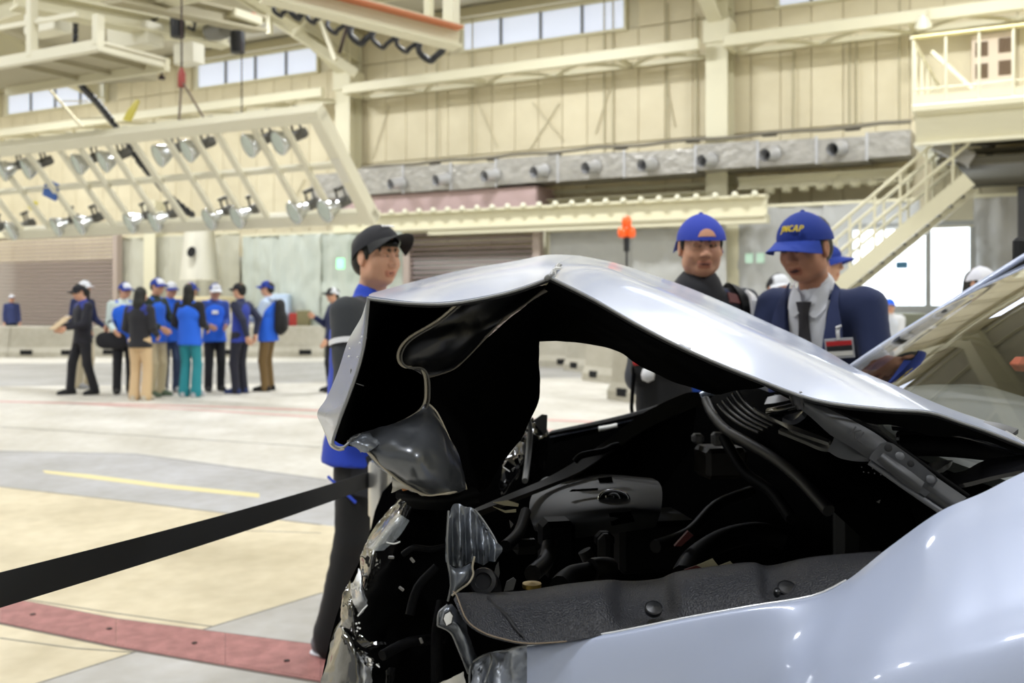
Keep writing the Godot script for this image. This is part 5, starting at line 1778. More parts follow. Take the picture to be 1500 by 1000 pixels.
	wire("bracket_edge", [[695, 746, 1.355], [702, 754, 1.355], [712, 768, 1.35], [722, 784, 1.345], [728, 796, 1.34]], 0.0014, mat("hem_edge"), br)
	wire("bracket_edge", [[695, 815, 1.32], [692, 830, 1.32], [693, 842, 1.32], [686, 854, 1.318], [672, 864, 1.315], [662, 872, 1.315]], 0.0014, mat("sealant_edge"), br)
	# lower arm with its hole
	var lo = skin("crushed_rail_end", [
		[[686, 985, 1.29], [692, 978, 1.28], [700, 968, 1.285]],
		[[671, 948, 1.285], [682, 944, 1.27], [694, 950, 1.285]],
		[[660, 925, 1.28], [672, 918, 1.262], [686, 930, 1.28]],
		[[641, 916, 1.28], [660, 906, 1.262], [684, 914, 1.28]],
		[[643, 897, 1.28], [658, 890, 1.27], [676, 900, 1.285]],
		[[655, 886, 1.29], [661, 884, 1.285], [666, 889, 1.29]]], 14, 30, 0.003, bare, c, false, 0.003, 40.0)
	plate("rail_hole", [[650, 906, 1.255], [652, 900, 1.255], [659, 896, 1.255], [663, 902, 1.255], [661, 912, 1.255], [654, 916, 1.255]], 0.001, mat("white_flake"), lo)
	plate("rail_hole", [[648, 908, 1.256], [651, 898, 1.256], [660, 893, 1.256], [665, 902, 1.256], [662, 914, 1.256], [654, 918, 1.256]], 0.0008, mat("stamp_dark"), lo)
	wire("rail_edge", [[641, 916, 1.277], [643, 897, 1.277], [655, 886, 1.287]], 0.0014, mat("hem_edge"), lo)
	wire("rail_edge", [[641, 916, 1.277], [660, 926, 1.277], [671, 949, 1.28], [686, 986, 1.285]], 0.0014, mat("hem_edge"), lo)
	# crumpled front of the near fender
	var cr = skin("crumpled_fender_front", [
		[[680, 1080, 1.25], [698, 1070, 1.2], [716, 1075, 1.24], [734, 1060, 1.2], [752, 1070, 1.25], [774, 1060, 1.255]],
		[[688, 1004, 1.27], [700, 996, 1.235], [716, 990, 1.265], [732, 1000, 1.23], [748, 1000, 1.27], [773, 1004, 1.262]],
		[[692, 985, 1.275], [704, 976, 1.25], [718, 962, 1.27], [736, 972, 1.25], [748, 978, 1.275], [773, 975, 1.268]],
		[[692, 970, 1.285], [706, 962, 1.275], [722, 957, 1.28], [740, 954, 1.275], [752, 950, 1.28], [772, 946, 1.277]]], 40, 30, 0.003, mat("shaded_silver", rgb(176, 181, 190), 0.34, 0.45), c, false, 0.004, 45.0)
	cr.set_meta("label", "crumpled silver leading edge of the near fender")
	wire("crumple_edge", [[692, 970, 1.28], [706, 961, 1.27], [722, 956, 1.275], [740, 953, 1.27], [752, 949, 1.275], [772, 945, 1.275]], 0.0016, mat("hem_edge"), cr)
	wire("crumple_edge", [[718, 958, 1.26], [720, 968, 1.25], [716, 982, 1.25], [710, 1000, 1.235]], 0.0016, mat("hem_edge"), cr)
	wire("crumple_edge", [[692, 970, 1.28], [688, 985, 1.27], [688, 1010, 1.26]], 0.0016, mat("hem_edge"), cr)
	skin("white_liner_scrap", [
		[[640, 1040, 1.25], [660, 1030, 1.24], [684, 1030, 1.25]],
		[[640, 1002, 1.26], [662, 992, 1.25], [680, 984, 1.26]]], 12, 6, 0.003, mat("milky_plastic"), cr, false, 0.004, 60.0)

func engine_bay(c: Node3D, black: Material, matte: Material, rubber: Material, chrome: Material, paint: Material):
	# the dark tub: floor, firewall, near and far aprons
	var tub = thing_part("engine_bay_tub", c)
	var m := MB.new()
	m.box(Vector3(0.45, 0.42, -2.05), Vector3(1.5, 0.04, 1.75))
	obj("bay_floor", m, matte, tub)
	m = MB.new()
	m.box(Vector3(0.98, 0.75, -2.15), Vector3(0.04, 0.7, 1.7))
	obj("bulkhead", m, matte, tub)
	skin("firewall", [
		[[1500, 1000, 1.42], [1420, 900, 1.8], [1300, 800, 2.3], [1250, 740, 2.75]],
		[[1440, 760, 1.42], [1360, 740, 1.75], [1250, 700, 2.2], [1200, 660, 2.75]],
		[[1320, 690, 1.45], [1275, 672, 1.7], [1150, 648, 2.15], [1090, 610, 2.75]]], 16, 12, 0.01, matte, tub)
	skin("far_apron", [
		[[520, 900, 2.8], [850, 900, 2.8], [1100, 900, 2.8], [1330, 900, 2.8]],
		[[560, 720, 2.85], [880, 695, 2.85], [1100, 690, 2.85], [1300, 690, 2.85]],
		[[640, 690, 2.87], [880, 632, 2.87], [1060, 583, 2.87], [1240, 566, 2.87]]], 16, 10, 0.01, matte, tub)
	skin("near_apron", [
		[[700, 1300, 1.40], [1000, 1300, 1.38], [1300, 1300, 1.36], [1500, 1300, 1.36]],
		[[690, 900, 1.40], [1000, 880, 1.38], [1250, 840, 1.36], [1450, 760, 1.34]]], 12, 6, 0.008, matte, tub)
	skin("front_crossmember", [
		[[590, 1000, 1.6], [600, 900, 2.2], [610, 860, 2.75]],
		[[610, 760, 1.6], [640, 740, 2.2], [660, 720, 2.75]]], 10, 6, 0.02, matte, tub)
	# far fender with its lit upper edge
	var ff = skin("far_fender", [
		[[640, 770, 2.9], [900, 750, 2.9], [1100, 700, 2.9]],
		[[798, 646, 2.93], [926, 620, 2.93], [1064, 578, 2.93]],
		[[800, 640, 2.90], [926, 614, 2.90], [1062, 572, 2.90]]], 20, 10, 0.01, black, c)
	ff.set_meta("label", "black inner side of the far fender")
	wire("fender_edge", [[802, 639, 2.91], [860, 627, 2.91], [927, 613, 2.91], [1030, 580, 2.91], [1064, 570, 2.91]], 0.006, paint, ff)
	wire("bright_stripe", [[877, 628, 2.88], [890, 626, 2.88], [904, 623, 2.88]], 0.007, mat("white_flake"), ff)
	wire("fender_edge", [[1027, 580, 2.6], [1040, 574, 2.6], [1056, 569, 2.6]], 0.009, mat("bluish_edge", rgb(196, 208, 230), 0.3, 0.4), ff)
	# far headlight remains
	var hl = skin("far_headlight", [
		[[735, 725, 2.5], [760, 720, 2.5], [800, 700, 2.55]],
		[[740, 680, 2.52], [770, 670, 2.45], [805, 660, 2.55]],
		[[765, 640, 2.55], [785, 632, 2.5], [800, 640, 2.55]],
		[[770, 612, 2.6], [780, 612, 2.55], [790, 618, 2.58]]], 16, 20, 0.01, mat("glossy_black", rgb(26, 26, 28), 0.1), c, false, 0.03, 9.0)
	hl.set_meta("label", "broken far headlight with a grey hose")
	plate("headlight_shard", [[781, 616, 2.5], [794, 607, 2.5], [802, 608, 2.5], [801, 633, 2.5], [796, 636, 2.5]], 0.01, mat("dull_grey", rgb(86, 86, 84), 0.5), hl)
	wire("grey_hose", [[773, 612, 2.4], [776, 628, 2.4], [775, 655, 2.4], [771, 690, 2.35], [769, 704, 2.3]], 0.007, mat("hose_grey", rgb(124, 124, 122), 0.5), hl)
	for k in [[745, 682, 0.02], [753, 688, 0.008], [764, 643, 0.014], [771, 630, 0.008], [760, 668, 0.008], [757, 675, 0.014], [742, 706, 0.009]]:
		var b := MB.new()
		b.box(P(k[0], k[1], 2.38), Vector3(k[2], k[2] * 1.2, 0.008), Basis(Vector3(0, 0, 1), 0.5 + k[0]), 0.002)
		obj("bright_fragment", b, chrome, hl)
	# loose rubber seal and panel lying across the bay
	var pn = skin("loose_panel", [
		[[790, 745, 2.1], [880, 740, 2.2], [960, 720, 2.35], [1010, 660, 2.5]],
		[[800, 715, 2.1], [870, 690, 2.2], [950, 645, 2.35], [1020, 600, 2.5]],
		[[830, 690, 2.12], [880, 658, 2.22], [945, 612, 2.37], [1018, 577, 2.5]]], 20, 10, 0.012, matte, c)
	pn.set_meta("label", "black panel and seal torn loose across the engine")
	skin("seal_strip", [
		[[690, 752, 1.8], [750, 730, 1.88], [800, 711, 2.0], [850, 690, 2.1], [890, 664, 2.2], [950, 624, 2.3], [1012, 596, 2.4], [1030, 592, 2.42]],
		[[692, 746, 1.82], [748, 722, 1.9], [796, 702, 2.02], [842, 676, 2.12], [884, 648, 2.22], [940, 606, 2.32], [1000, 577, 2.42], [1024, 574, 2.44]]], 40, 4, 0.012, mat("rubber_seal", rgb(62, 59, 52), 0.65), pn)
	wire("clip_wire", [[842, 676, 2.08], [850, 668, 2.08], [864, 664, 2.08], [884, 660, 2.1], [896, 654, 2.12], [906, 652, 2.13]], 0.007, mat("dull_black"), pn)
	# engine cover with an oval badge
	var ec = skin("engine_cover", [
		[[800, 792, 1.86], [860, 786, 1.84], [920, 778, 1.84], [960, 772, 1.86]],
		[[780, 768, 1.86], [850, 754, 1.84], [915, 746, 1.84], [968, 748, 1.87]],
		[[776, 735, 1.96], [840, 726, 1.94], [905, 720, 1.95], [970, 720, 1.98]],
		[[790, 706, 2.12], [840, 702, 2.12], [890, 698, 2.12], [965, 706, 2.12]],
		[[800, 698, 2.24], [845, 696, 2.24], [885, 694, 2.24], [955, 700, 2.24]]], 30, 24, 0.02, mat("cover_grey", rgb(24, 24, 22), 0.55), c)
	ec.set_meta("label", "dark grey engine cover with an oval badge")
	plate("cover_slot", [[834, 720, 1.93], [838, 717, 1.93], [876, 715, 1.93], [876, 718, 1.93]], 0.004, matte, ec)
	plate("cover_recess", [[892, 752, 1.83], [924, 748, 1.83], [930, 764, 1.83], [896, 770, 1.83]], 0.004, matte, ec)
	plate("cover_recess", [[876, 700, 2.05], [896, 698, 2.05], [900, 714, 2.05], [880, 715, 2.05]], 0.004, matte, ec)
	var bd := MB.new()
	var bc = P(899, 732, 1.9)
	var bt = Transform3D(Basis(Vector3.RIGHT, 1.0) * Basis.from_scale(Vector3(1.0, 1.0, 0.6)), bc)
	bd.lathe([[0.03, 0.0], [0.031, 0.004], [0.028, 0.007], [0.026, 0.004], [0.0, 0.004]], bt, 28)
	obj("oval_badge", bd, mat("dark_chrome", rgb(120, 120, 120), 0.12, 0.95), ec)
	bd = MB.new()
	bd.tube(range(29).map(func(k): return bt * Vector3(cos(TAU * k / 28.0) * 0.029, 0.006, sin(TAU * k / 28.0) * 0.029)), 0.0022, 8, false)
	bd.tube(range(17).map(func(k): return bt * Vector3(cos(TAU * k / 16.0) * 0.012, 0.006, sin(TAU * k / 16.0) * 0.02)), 0.0016, 6, false)
	bd.box(bt * Vector3(-0.008, 0.007, -0.006), Vector3(0.016, 0.003, 0.006), Basis(Vector3.RIGHT, 1.0), 0.001)
	obj("badge_emblem", bd, chrome, ec)
	# engine furniture in the dark
	var hoses = [
		["coolant_hose", [[820, 858, 1.5], [835, 844, 1.55], [860, 838, 1.6], [885, 832, 1.65]], 0.016, black],
		["coolant_hose", [[868, 834, 1.6], [880, 832, 1.61], [892, 832, 1.63]], 0.018, mat("hose_dark", rgb(30, 29, 27), 0.5)],
		["coolant_hose", [[856, 806, 1.7], [866, 824, 1.7], [878, 830, 1.7]], 0.012, mat("hose_dark")],
		["heater_hose", [[1000, 845, 1.6], [1020, 815, 1.7], [1060, 790, 1.8], [1110, 780, 1.85], [1150, 790, 1.85]], 0.02, black],
		["heater_hose", [[780, 840, 1.6], [800, 820, 1.7], [805, 790, 1.8], [795, 770, 1.85]], 0.014, mat("hose_dark")],
		["wiring_loom", [[1160, 760, 1.9], [1130, 720, 2.0], [1090, 690, 2.1], [1060, 640, 2.2]], 0.012, black],
		["wiring_loom", [[740, 800, 1.6], [760, 780, 1.7], [770, 750, 1.8]], 0.01, black],
		["wiring_loom", [[960, 800, 1.8], [1010, 780, 1.9], [1050, 740, 2.0], [1100, 720, 2.1]], 0.012, mat("hose_dark")]]
	for h in hoses: wire(h[0], h[1], h[2], h[3], c, 10)
	var boxes = [
		["relay_box", [950, 790, 2.0], [0.16, 0.1, 0.14], mat("dull_black")], ["coil_pack", [815, 800, 1.8], [0.06, 0.1, 0.06], mat("dull_black")],
		["coil_pack", [887, 806, 1.75], [0.028, 0.06, 0.028], mat("hose_dark")], ["coil_pack", [885, 790, 1.78], [0.034, 0.03, 0.034], black],
		["brake_reservoir", [1055, 675, 2.3], [0.1, 0.07, 0.09], mat("amber_dull", rgb(30, 25, 18), 0.5)],
		["terminal_block", [770, 800, 1.7], [0.05, 0.025, 0.03], mat("hose_dark")]]
	for b in boxes:
		m = MB.new()
		m.box(P(b[1][0], b[1][1], b[1][2]), Vector3(b[2][0], b[2][1], b[2][2]), Basis(Vector3.UP, 0.2), 0.01)
		obj(b[0], m, b[3], c)
	m = MB.new()
	m.box(P(1052, 672, 2.24) + Vector3(0, 0.045, 0), Vector3(0.03, 0.03, 0.03), Basis.IDENTITY, 0.006)
	m.box(P(1022, 668, 2.24) + Vector3(0, 0.04, 0), Vector3(0.026, 0.022, 0.03), Basis.IDENTITY, 0.006)
	obj("reservoir_cap", m, mat("pale_clip"), c)
	plate("paper_tag", [[1018, 829, 1.5], [1044, 818, 1.5], [1052, 828, 1.5], [1024, 838, 1.5]], 0.002, mat("cream_tag", rgb(190, 182, 150), 0.7), c)
	plate("paper_tag", [[1054, 828, 1.5], [1070, 822, 1.5], [1074, 826, 1.5], [1060, 832, 1.5]], 0.002, mat("cream_tag"), c)
	plate("red_tag", [[1002, 834, 1.48], [1020, 828, 1.48], [1034, 834, 1.48], [1010, 838, 1.48]], 0.002, mat("dark_red", rgb(90, 34, 30), 0.6), c)
	plate("red_cap", [[988, 800, 1.7], [1008, 778, 1.7], [1016, 784, 1.7], [998, 800, 1.7]], 0.01, mat("dark_red"), c)
	plate("pale_blade", [[722, 736, 1.6], [744, 733, 1.6], [760, 738, 1.6], [759, 742, 1.6], [738, 740, 1.6]], 0.004, mat("cream_tag"), c)
	plate("pale_blade", [[722, 742, 1.6], [740, 748, 1.6], [756, 746, 1.6], [756, 750, 1.6], [740, 751, 1.6]], 0.004, mat("cream_tag"), c)
	plate("pale_blade", [[746, 762, 1.6], [752, 768, 1.6], [748, 774, 1.6]], 0.004, mat("pale_clip"), c)
	m = MB.new()
	m.lathe([[0.0, 0.0], [0.014, 0.0], [0.014, 0.006], [0.0, 0.008]], Transform3D(Basis.IDENTITY, P(779, 860, 1.45)), 16)
	obj("brass_cap", m, mat("brass", rgb(150, 126, 60), 0.35, 0.8), c)
	# cowl: grille slats, edge strips, seal
	var cw = skin("cowl_panel", [
		[[1040, 612, 2.3], [1080, 640, 2.1], [1130, 668, 1.95], [1200, 730, 1.75], [1330, 850, 1.6]],
		[[1038, 585, 2.4], [1090, 600, 2.2], [1150, 625, 2.0], [1210, 670, 1.8], [1335, 750, 1.6]],
		[[1080, 560, 2.5], [1110, 568, 2.35], [1150, 585, 2.2], [1215, 625, 2.0], [1300, 670, 1.8]]], 24, 12, 0.01, matte, c)
	cw.set_meta("label", "black cowl panel with curved grille slats")
	for k in 5:
		var dx = k * 7.0
		wire("grille_slat", [[1052 + dx, 592 - k * 5, 2.2], [1064 + dx, 606 - k * 4, 2.15], [1086 + dx * 0.9, 622 - k * 4, 2.05], [1112 + dx, 634 - k * 3.6, 1.98]], 0.0035, mat("slat_grey", rgb(38, 37, 35), 0.45), cw, 6)
	wire("cowl_seal", [[1034, 586, 2.38], [1042, 604, 2.3], [1062, 628, 2.15], [1095, 648, 2.0], [1135, 672, 1.88], [1170, 700, 1.78], [1198, 730, 1.7], [1214, 748, 1.66]], 0.011, mat("seal_black", rgb(24, 24, 23), 0.55), cw, 10)
	skin("cowl_edge_strip", [
		[[1106, 600, 1.95], [1140, 620, 1.85], [1160, 630, 1.75], [1214, 648, 1.65]],
		[[1104, 596, 1.97], [1136, 614, 1.87], [1164, 624, 1.77], [1217, 644, 1.67]]], 12, 4, 0.006, mat("strip_grey", rgb(96, 96, 92), 0.35), cw)
	skin("cowl_edge_strip", [
		[[1140, 630, 1.8], [1180, 646, 1.7], [1205, 656, 1.65], [1226, 656, 1.6]],
		[[1144, 626, 1.82], [1184, 641, 1.72], [1207, 651, 1.67], [1224, 650, 1.62]]], 12, 4, 0.006, mat("strip_grey"), cw)
	skin("wiper_linkage_cover", [
		[[1116, 592, 2.2], [1135, 590, 2.15], [1165, 584, 2.1]],
		[[1122, 582, 2.25], [1140, 578, 2.2], [1166, 577, 2.15]]], 10, 6, 0.02, mat("dull_grey_dark", rgb(46, 46, 45), 0.4), cw)
	skin("washer_bottle_neck", [
		[[1146, 612, 1.9], [1160, 616, 1.88], [1174, 606, 1.86]],
		[[1152, 606, 1.92], [1164, 602, 1.9], [1180, 598, 1.88]]], 10, 6, 0.01, mat("milky_plastic_dark", rgb(112, 114, 122), 0.25), cw)
	wire("black_rod", [[1128, 604, 1.95], [1150, 600, 1.9], [1190, 592, 1.85], [1230, 600, 1.8]], 0.01, mat("glossy_black"), cw)
	for k in [[1262, 684], [1265, 691], [1272, 692], [1278, 686], [1281, 693], [1286, 688], [1290, 695]]:
		var b := MB.new()
		b.disc(P(k[0], k[1], 1.5), Vector3(0, 0.2, 1), 0.0012, 0.001, 8)
		obj("pin_hole", b, mat("pale_clip"), cw)
	plate("pale_blade", [[1284, 735, 1.5], [1290, 732, 1.5], [1288, 737, 1.5]], 0.002, mat("pale_clip"), c)

func thing_part(called: String, parent: Node3D) -> Node3D:
	var o := Node3D.new()
	o.name = called
	parent.add_child(o, true)
	return o

func fender(c: Node3D, paint: Material, bare: Material, rubber: Material, black: Material, pale: Material):
	var rows = [
		[[772, 946, 1.275], [900, 926, 1.25], [1000, 906, 1.235], [1100, 888, 1.22], [1190, 873, 1.21], [1240, 850, 1.20], [1300, 803, 1.19], [1375, 750, 1.17], [1440, 721, 1.16], [1500, 691, 1.15], [1640, 630, 1.13]],
		[[772, 952, 1.268], [900, 933, 1.242], [1000, 913, 1.226], [1100, 896, 1.21], [1186, 884, 1.196], [1238, 866, 1.178], [1300, 822, 1.16], [1375, 772, 1.138], [1440, 745, 1.128], [1500, 722, 1.118], [1640, 670, 1.10]],
		[[772, 975, 1.262], [900, 962, 1.235], [1000, 948, 1.218], [1100, 938, 1.20], [1180, 925, 1.168], [1235, 905, 1.14], [1300, 862, 1.12], [1375, 815, 1.10], [1440, 785, 1.09], [1500, 765, 1.08], [1640, 720, 1.06]],
		[[772, 1020, 1.255], [900, 1010, 1.23], [1000, 1004, 1.212], [1100, 1000, 1.186], [1170, 990, 1.135], [1230, 970, 1.09], [1300, 945, 1.05], [1375, 915, 1.03], [1440, 895, 1.02], [1500, 880, 1.01], [1640, 850, 0.99]],
		[[772, 1110, 1.25], [900, 1105, 1.225], [1000, 1100, 1.205], [1100, 1100, 1.17], [1170, 1090, 1.10], [1230, 1070, 1.05], [1300, 1050, 1.01], [1375, 1020, 0.985], [1440, 1000, 0.97], [1500, 985, 0.96], [1640, 960, 0.94]],
		[[772, 1450, 1.25], [900, 1420, 1.22], [1000, 1380, 1.19], [1100, 1360, 1.15], [1170, 1340, 1.08], [1230, 1330, 1.03], [1300, 1330, 0.99], [1375, 1330, 0.96], [1440, 1330, 0.95], [1500, 1330, 0.94], [1640, 1330, 0.92]]]
	rows.reverse()
	var f = skin("near_fender", rows, 100, 50, 0.003, paint, c)
	f.set_meta("label", "silver near fender bulging upwards at the rear")
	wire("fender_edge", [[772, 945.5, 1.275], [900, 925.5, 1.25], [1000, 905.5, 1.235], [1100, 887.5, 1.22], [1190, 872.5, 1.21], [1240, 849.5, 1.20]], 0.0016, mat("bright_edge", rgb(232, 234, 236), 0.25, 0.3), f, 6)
	skin("front_door", [
		[[1640, 1330, 0.92], [1900, 1330, 0.9], [2400, 1330, 0.88]],
		[[1640, 960, 0.94], [1900, 930, 0.92], [2400, 900, 0.9]],
		[[1640, 640, 1.12], [1900, 590, 1.12], [2400, 540, 1.1]]], 10, 10, 0.02, paint, c)
	# splash liner
	var lin_rows = [
		[[670, 878, 1.255], [684, 907, 1.235], [706, 924, 1.23], [735, 934, 1.23], [775, 941, 1.235], [830, 938, 1.245], [890, 929, 1.252], [917, 925, 1.252], [945, 919, 1.255], [978, 912, 1.25], [1006, 907, 1.242], [1060, 897, 1.235], [1108, 889, 1.23], [1130, 885, 1.232], [1190, 876, 1.225], [1260, 846, 1.225]],
		[[668, 874, 1.27], [684, 890, 1.262], [706, 900, 1.262], [735, 905, 1.265], [775, 910, 1.265], [830, 905, 1.27], [886, 895, 1.275], [914, 905, 1.29], [942, 903, 1.292], [976, 895, 1.29], [1000, 876, 1.27], [1055, 866, 1.265], [1106, 858, 1.262], [1130, 867, 1.272], [1190, 846, 1.26], [1280, 822, 1.26]],
		[[668, 870, 1.285], [688, 873, 1.3], [710, 878, 1.305], [735, 879, 1.31], [775, 878, 1.31], [830, 870, 1.315], [882, 862, 1.32], [912, 876, 1.335], [938, 876, 1.337], [972, 868, 1.335], [996, 847, 1.315], [1050, 838, 1.31], [1104, 832, 1.31], [1130, 843, 1.32], [1190, 822, 1.31], [1290, 812, 1.31]],
		[[669, 868, 1.3], [692, 867, 1.34], [712, 868, 1.36], [735, 867, 1.37], [775, 864, 1.38], [830, 855, 1.385], [890, 849, 1.39], [912, 851, 1.40], [936, 851, 1.40], [967, 847, 1.40], [992, 837, 1.385], [1045, 829, 1.38], [1100, 823, 1.375], [1128, 828, 1.38], [1190, 815, 1.37], [1290, 806, 1.36]],
		[[672, 869, 1.31], [694, 870, 1.36], [714, 872, 1.38], [737, 871, 1.395], [777, 868, 1.40], [832, 860, 1.405], [892, 854, 1.41], [914, 856, 1.415], [938, 856, 1.415], [969, 852, 1.415], [994, 842, 1.40], [1047, 834, 1.395], [1102, 828, 1.39], [1130, 833, 1.395], [1192, 820, 1.385], [1292, 812, 1.375]]]
	var l = skin("splash_liner", lin_rows, 150, 36, 0.004, rubber, c)
	l.set_meta("label", "torn dark rubber splash liner with push clips")
	wire("torn_rim", [[664, 866, 1.29], [669, 872, 1.27], [672, 880, 1.25], [684, 908, 1.232], [706, 925, 1.227], [735, 935, 1.227], [775, 942, 1.232], [830, 939, 1.242]], 0.001, mat("tan_rim", rgb(124, 110, 92), 0.8), l, 6)
	wire("deep_crease", [[714, 873, 1.318], [722, 886, 1.297], [742, 902, 1.27], [755, 920, 1.25], [768, 934, 1.236]], [0.001, 0.002, 0.003, 0.003, 0.003, 0.003, 0.0035, 0.003, 0.003, 0.003, 0.003, 0.003, 0.003, 0.002, 0.002, 0.001, 0.001], mat("stamp_dark"), l, 6)
	for k in [[957, 893, 1.268, 13.0, 0.55], [1152, 864, 1.262, 14.0, 0.55], [1138, 869, 1.24, 5.0, 0.4]]:
		var b := MB.new()
		var r = k[3] / F * k[2]
		var nn = Vector3(0.05, 0.85, k[4]).normalized()
		var t = Transform3D(Basis(Vector3.RIGHT, atan2(k[4], 0.85)), P(k[0], k[1], k[2]))
		b.lathe([[r * 0.7, -0.004], [r * 0.95, -0.002], [r, 0.002], [r, 0.005], [r * 0.86, 0.006], [r * 0.84, 0.0052], [r * 0.3, 0.0062], [0.0, 0.0064]], t, 22)
		obj("push_clip", b, mat("clip_black", rgb(26, 27, 30), 0.35), l)
	var b := MB.new()
	var t = Transform3D(Basis(Vector3.RIGHT, 1.1), P(708, 852, 1.40))
	b.lathe([[0.012, -0.01], [0.020, 0.0], [0.018, 0.006], [0.012, 0.007], [0.011, 0.003], [0.0, 0.003]], t, 22)
	obj("rubber_grommet", b, mat("clip_black"), l)
	skin("grommet_plate", [
		[[692, 868, 1.41], [710, 874, 1.41], [735, 870, 1.42]],
		[[697, 845, 1.42], [715, 850, 1.42], [734, 855, 1.43]],
		[[702, 828, 1.43], [718, 832, 1.43], [730, 846, 1.44]]], 10, 8, 0.005, mat("dull_black"), l)
	plate("grey_tab", [[726, 830, 1.45], [730, 823, 1.45], [732, 840, 1.45], [728, 856, 1.45], [722, 850, 1.45]], 0.004, mat("dull_grey"), l)
	plate("grey_tab", [[738, 866, 1.44], [742, 852, 1.44], [752, 846, 1.44], [756, 850, 1.44], [752, 864, 1.44]], 0.004, mat("dull_grey"), l)

func cabin(c: Node3D, paint: Material, black: Material, matte: Material):
	var glass = mat("windscreen_glass", Color(0.10, 0.13, 0.11, 0.16), 0.0)
	glass.transparency = BaseMaterial3D.TRANSPARENCY_ALPHA
	glass.metallic_specular = 0.8
	var A = [Vector3(0.74, 1.195, -1.38), Vector3(0.70, 1.20, -2.0), Vector3(0.872, 1.252, -2.66)]
	var B = [Vector3(1.0, 1.38, -1.42), Vector3(0.99, 1.41, -2.0), Vector3(1.13, 1.425, -2.62)]
	var D = [Vector3(1.27, 1.53, -1.5), Vector3(1.28, 1.57, -2.0), Vector3(1.40, 1.585, -2.56)]
	var m := MB.new()
	m.sheet([A, B, D], 24, 24)
	var ws = obj("windscreen", m, glass, c)
	ws.set_meta("label", "sloping windscreen glass mirroring the hall roof")
	# far pillar with its bright moulding
	var far = [[1238, 545, 2.66], [1300, 503, 2.66], [1400, 440, 2.64], [1500, 377, 2.62], [1560, 345, 2.58]]
	wire("far_pillar", far, 0.010, paint, c, 12, 4)
	wire("pillar_seal", far.map(func(k): return [k[0] + 4, k[1] + 7, k[2] - 0.03]), 0.008, black, c, 8, 4)
	wire("near_pillar", [[1545, 690, 1.37], [1700, 572, 1.42], [1850, 456, 1.46], [1984, 357, 1.5]], 0.024, paint, c, 12, 4)
	# roof and cabin shell
	m = MB.new()
	m.sheet([[D[0], D[1], D[2]], [Vector3(1.8, 1.6, -1.5), Vector3(1.8, 1.66, -2.0), Vector3(1.85, 1.62, -2.56)], [Vector3(2.9, 1.58, -1.5), Vector3(2.9, 1.63, -2.0), Vector3(2.9, 1.6, -2.56)]], 12, 12, 0.03)
	obj("roof", m, paint, c)
	m = MB.new()
	m.box(Vector3(1.9, 0.8, -2.78), Vector3(2.0, 0.9, 0.06), Basis.IDENTITY, 0.02)
	m.box(Vector3(2.9, 1.0, -2.05), Vector3(0.08, 1.2, 1.5), Basis.IDENTITY, 0.02)
	m.box(Vector3(1.9, 0.45, -2.05), Vector3(2.0, 0.06, 1.6))
	m.box(Vector3(2.15, 1.42, -2.78), Vector3(1.5, 0.4, 0.03), Basis.IDENTITY, 0.01)
	m.face3(Vector3(0.95, 1.22, -2.72), Vector3(1.42, 1.22, -2.74), Vector3(1.42, 1.58, -2.66))
	obj("cabin_shell", m, mat("cabin_dark", rgb(34, 34, 31), 0.8), c)
	# dashboard, wheel and seats behind the glass
	m = MB.new()
	m.sheet([[Vector3(0.80, 1.14, -1.42), Vector3(0.78, 1.15, -2.0), Vector3(0.93, 1.18, -2.6)], [Vector3(1.05, 1.19, -1.45), Vector3(1.02, 1.20, -2.0), Vector3(1.1, 1.21, -2.55)], [Vector3(1.25, 1.15, -1.45), Vector3(1.22, 1.16, -2.0), Vector3(1.28, 1.17, -2.55)], [Vector3(1.3, 0.9, -1.45), Vector3(1.26, 0.9, -2.0), Vector3(1.32, 0.9, -2.55)]], 16, 24, 0.02)
	obj("dashboard", m, mat("dash_grey", rgb(104, 110, 104), 0.6), c)
	var st = thing_part("steering_wheel", c)
	m = MB.new()
	var wt = Transform3D(Basis(Vector3(0, 0, 1), -0.5), Vector3(1.42, 1.2, -1.72))
	m.tube(range(25).map(func(k): return wt * Vector3(0, cos(TAU * k / 24.0) * 0.18, sin(TAU * k / 24.0) * 0.18)), 0.014, 8, false)
	obj("rim", m, black, st)
	m = MB.new()
	m.bar(wt * Vector3(0, 0, -0.17), wt * Vector3(0, 0, 0.17), 0.03, 0.05)
	m.bar(wt * Vector3(0, 0, 0), wt * Vector3(0, -0.17, 0), 0.03, 0.04)
	obj("spoke", m, black, st)
	for z in [-1.75, -2.35]:
		var seat = thing_part("front_seat", c)
		m = MB.new()
		m.box(Vector3(1.95, 1.05, z), Vector3(0.14, 0.7, 0.46), Basis(Vector3(0, 0, 1), -0.2), 0.06)
		obj("backrest", m, mat("seat_dark", rgb(52, 50, 46), 0.8), seat)
		m = MB.new()
		m.box(Vector3(2.04, 1.48, z), Vector3(0.1, 0.18, 0.26), Basis(Vector3(0, 0, 1), -0.2), 0.04)
		obj("headrest", m, mat("seat_dark"), seat)
	m = MB.new()
	m.box(P(1496, 533, 2.45), Vector3(0.05, 0.035, 0.05), Basis(Vector3.UP, 0.5), 0.02)
	obj("red_label", m, mat("red_orange", rgb(214, 96, 62), 0.5), c)
	# wipers and trim showing in the gap below the hood corner
	wire("wiper_arm", [[1316, 642, 1.52], [1350, 640, 1.50], [1400, 637, 1.48], [1450, 648, 1.45], [1510, 662, 1.42]], 0.011, mat("glossy_black"), c, 8, 4)
	wire("wiper_blade", [[1318, 652, 1.5], [1380, 653, 1.48], [1440, 658, 1.46], [1505, 668, 1.44]], 0.016, black, c, 8, 4)
	wire("wiper_link", [[1308, 622, 1.55], [1325, 624, 1.54], [1345, 632, 1.53]], 0.009, mat("glossy_black"), c, 8, 4)
	m = MB.new()
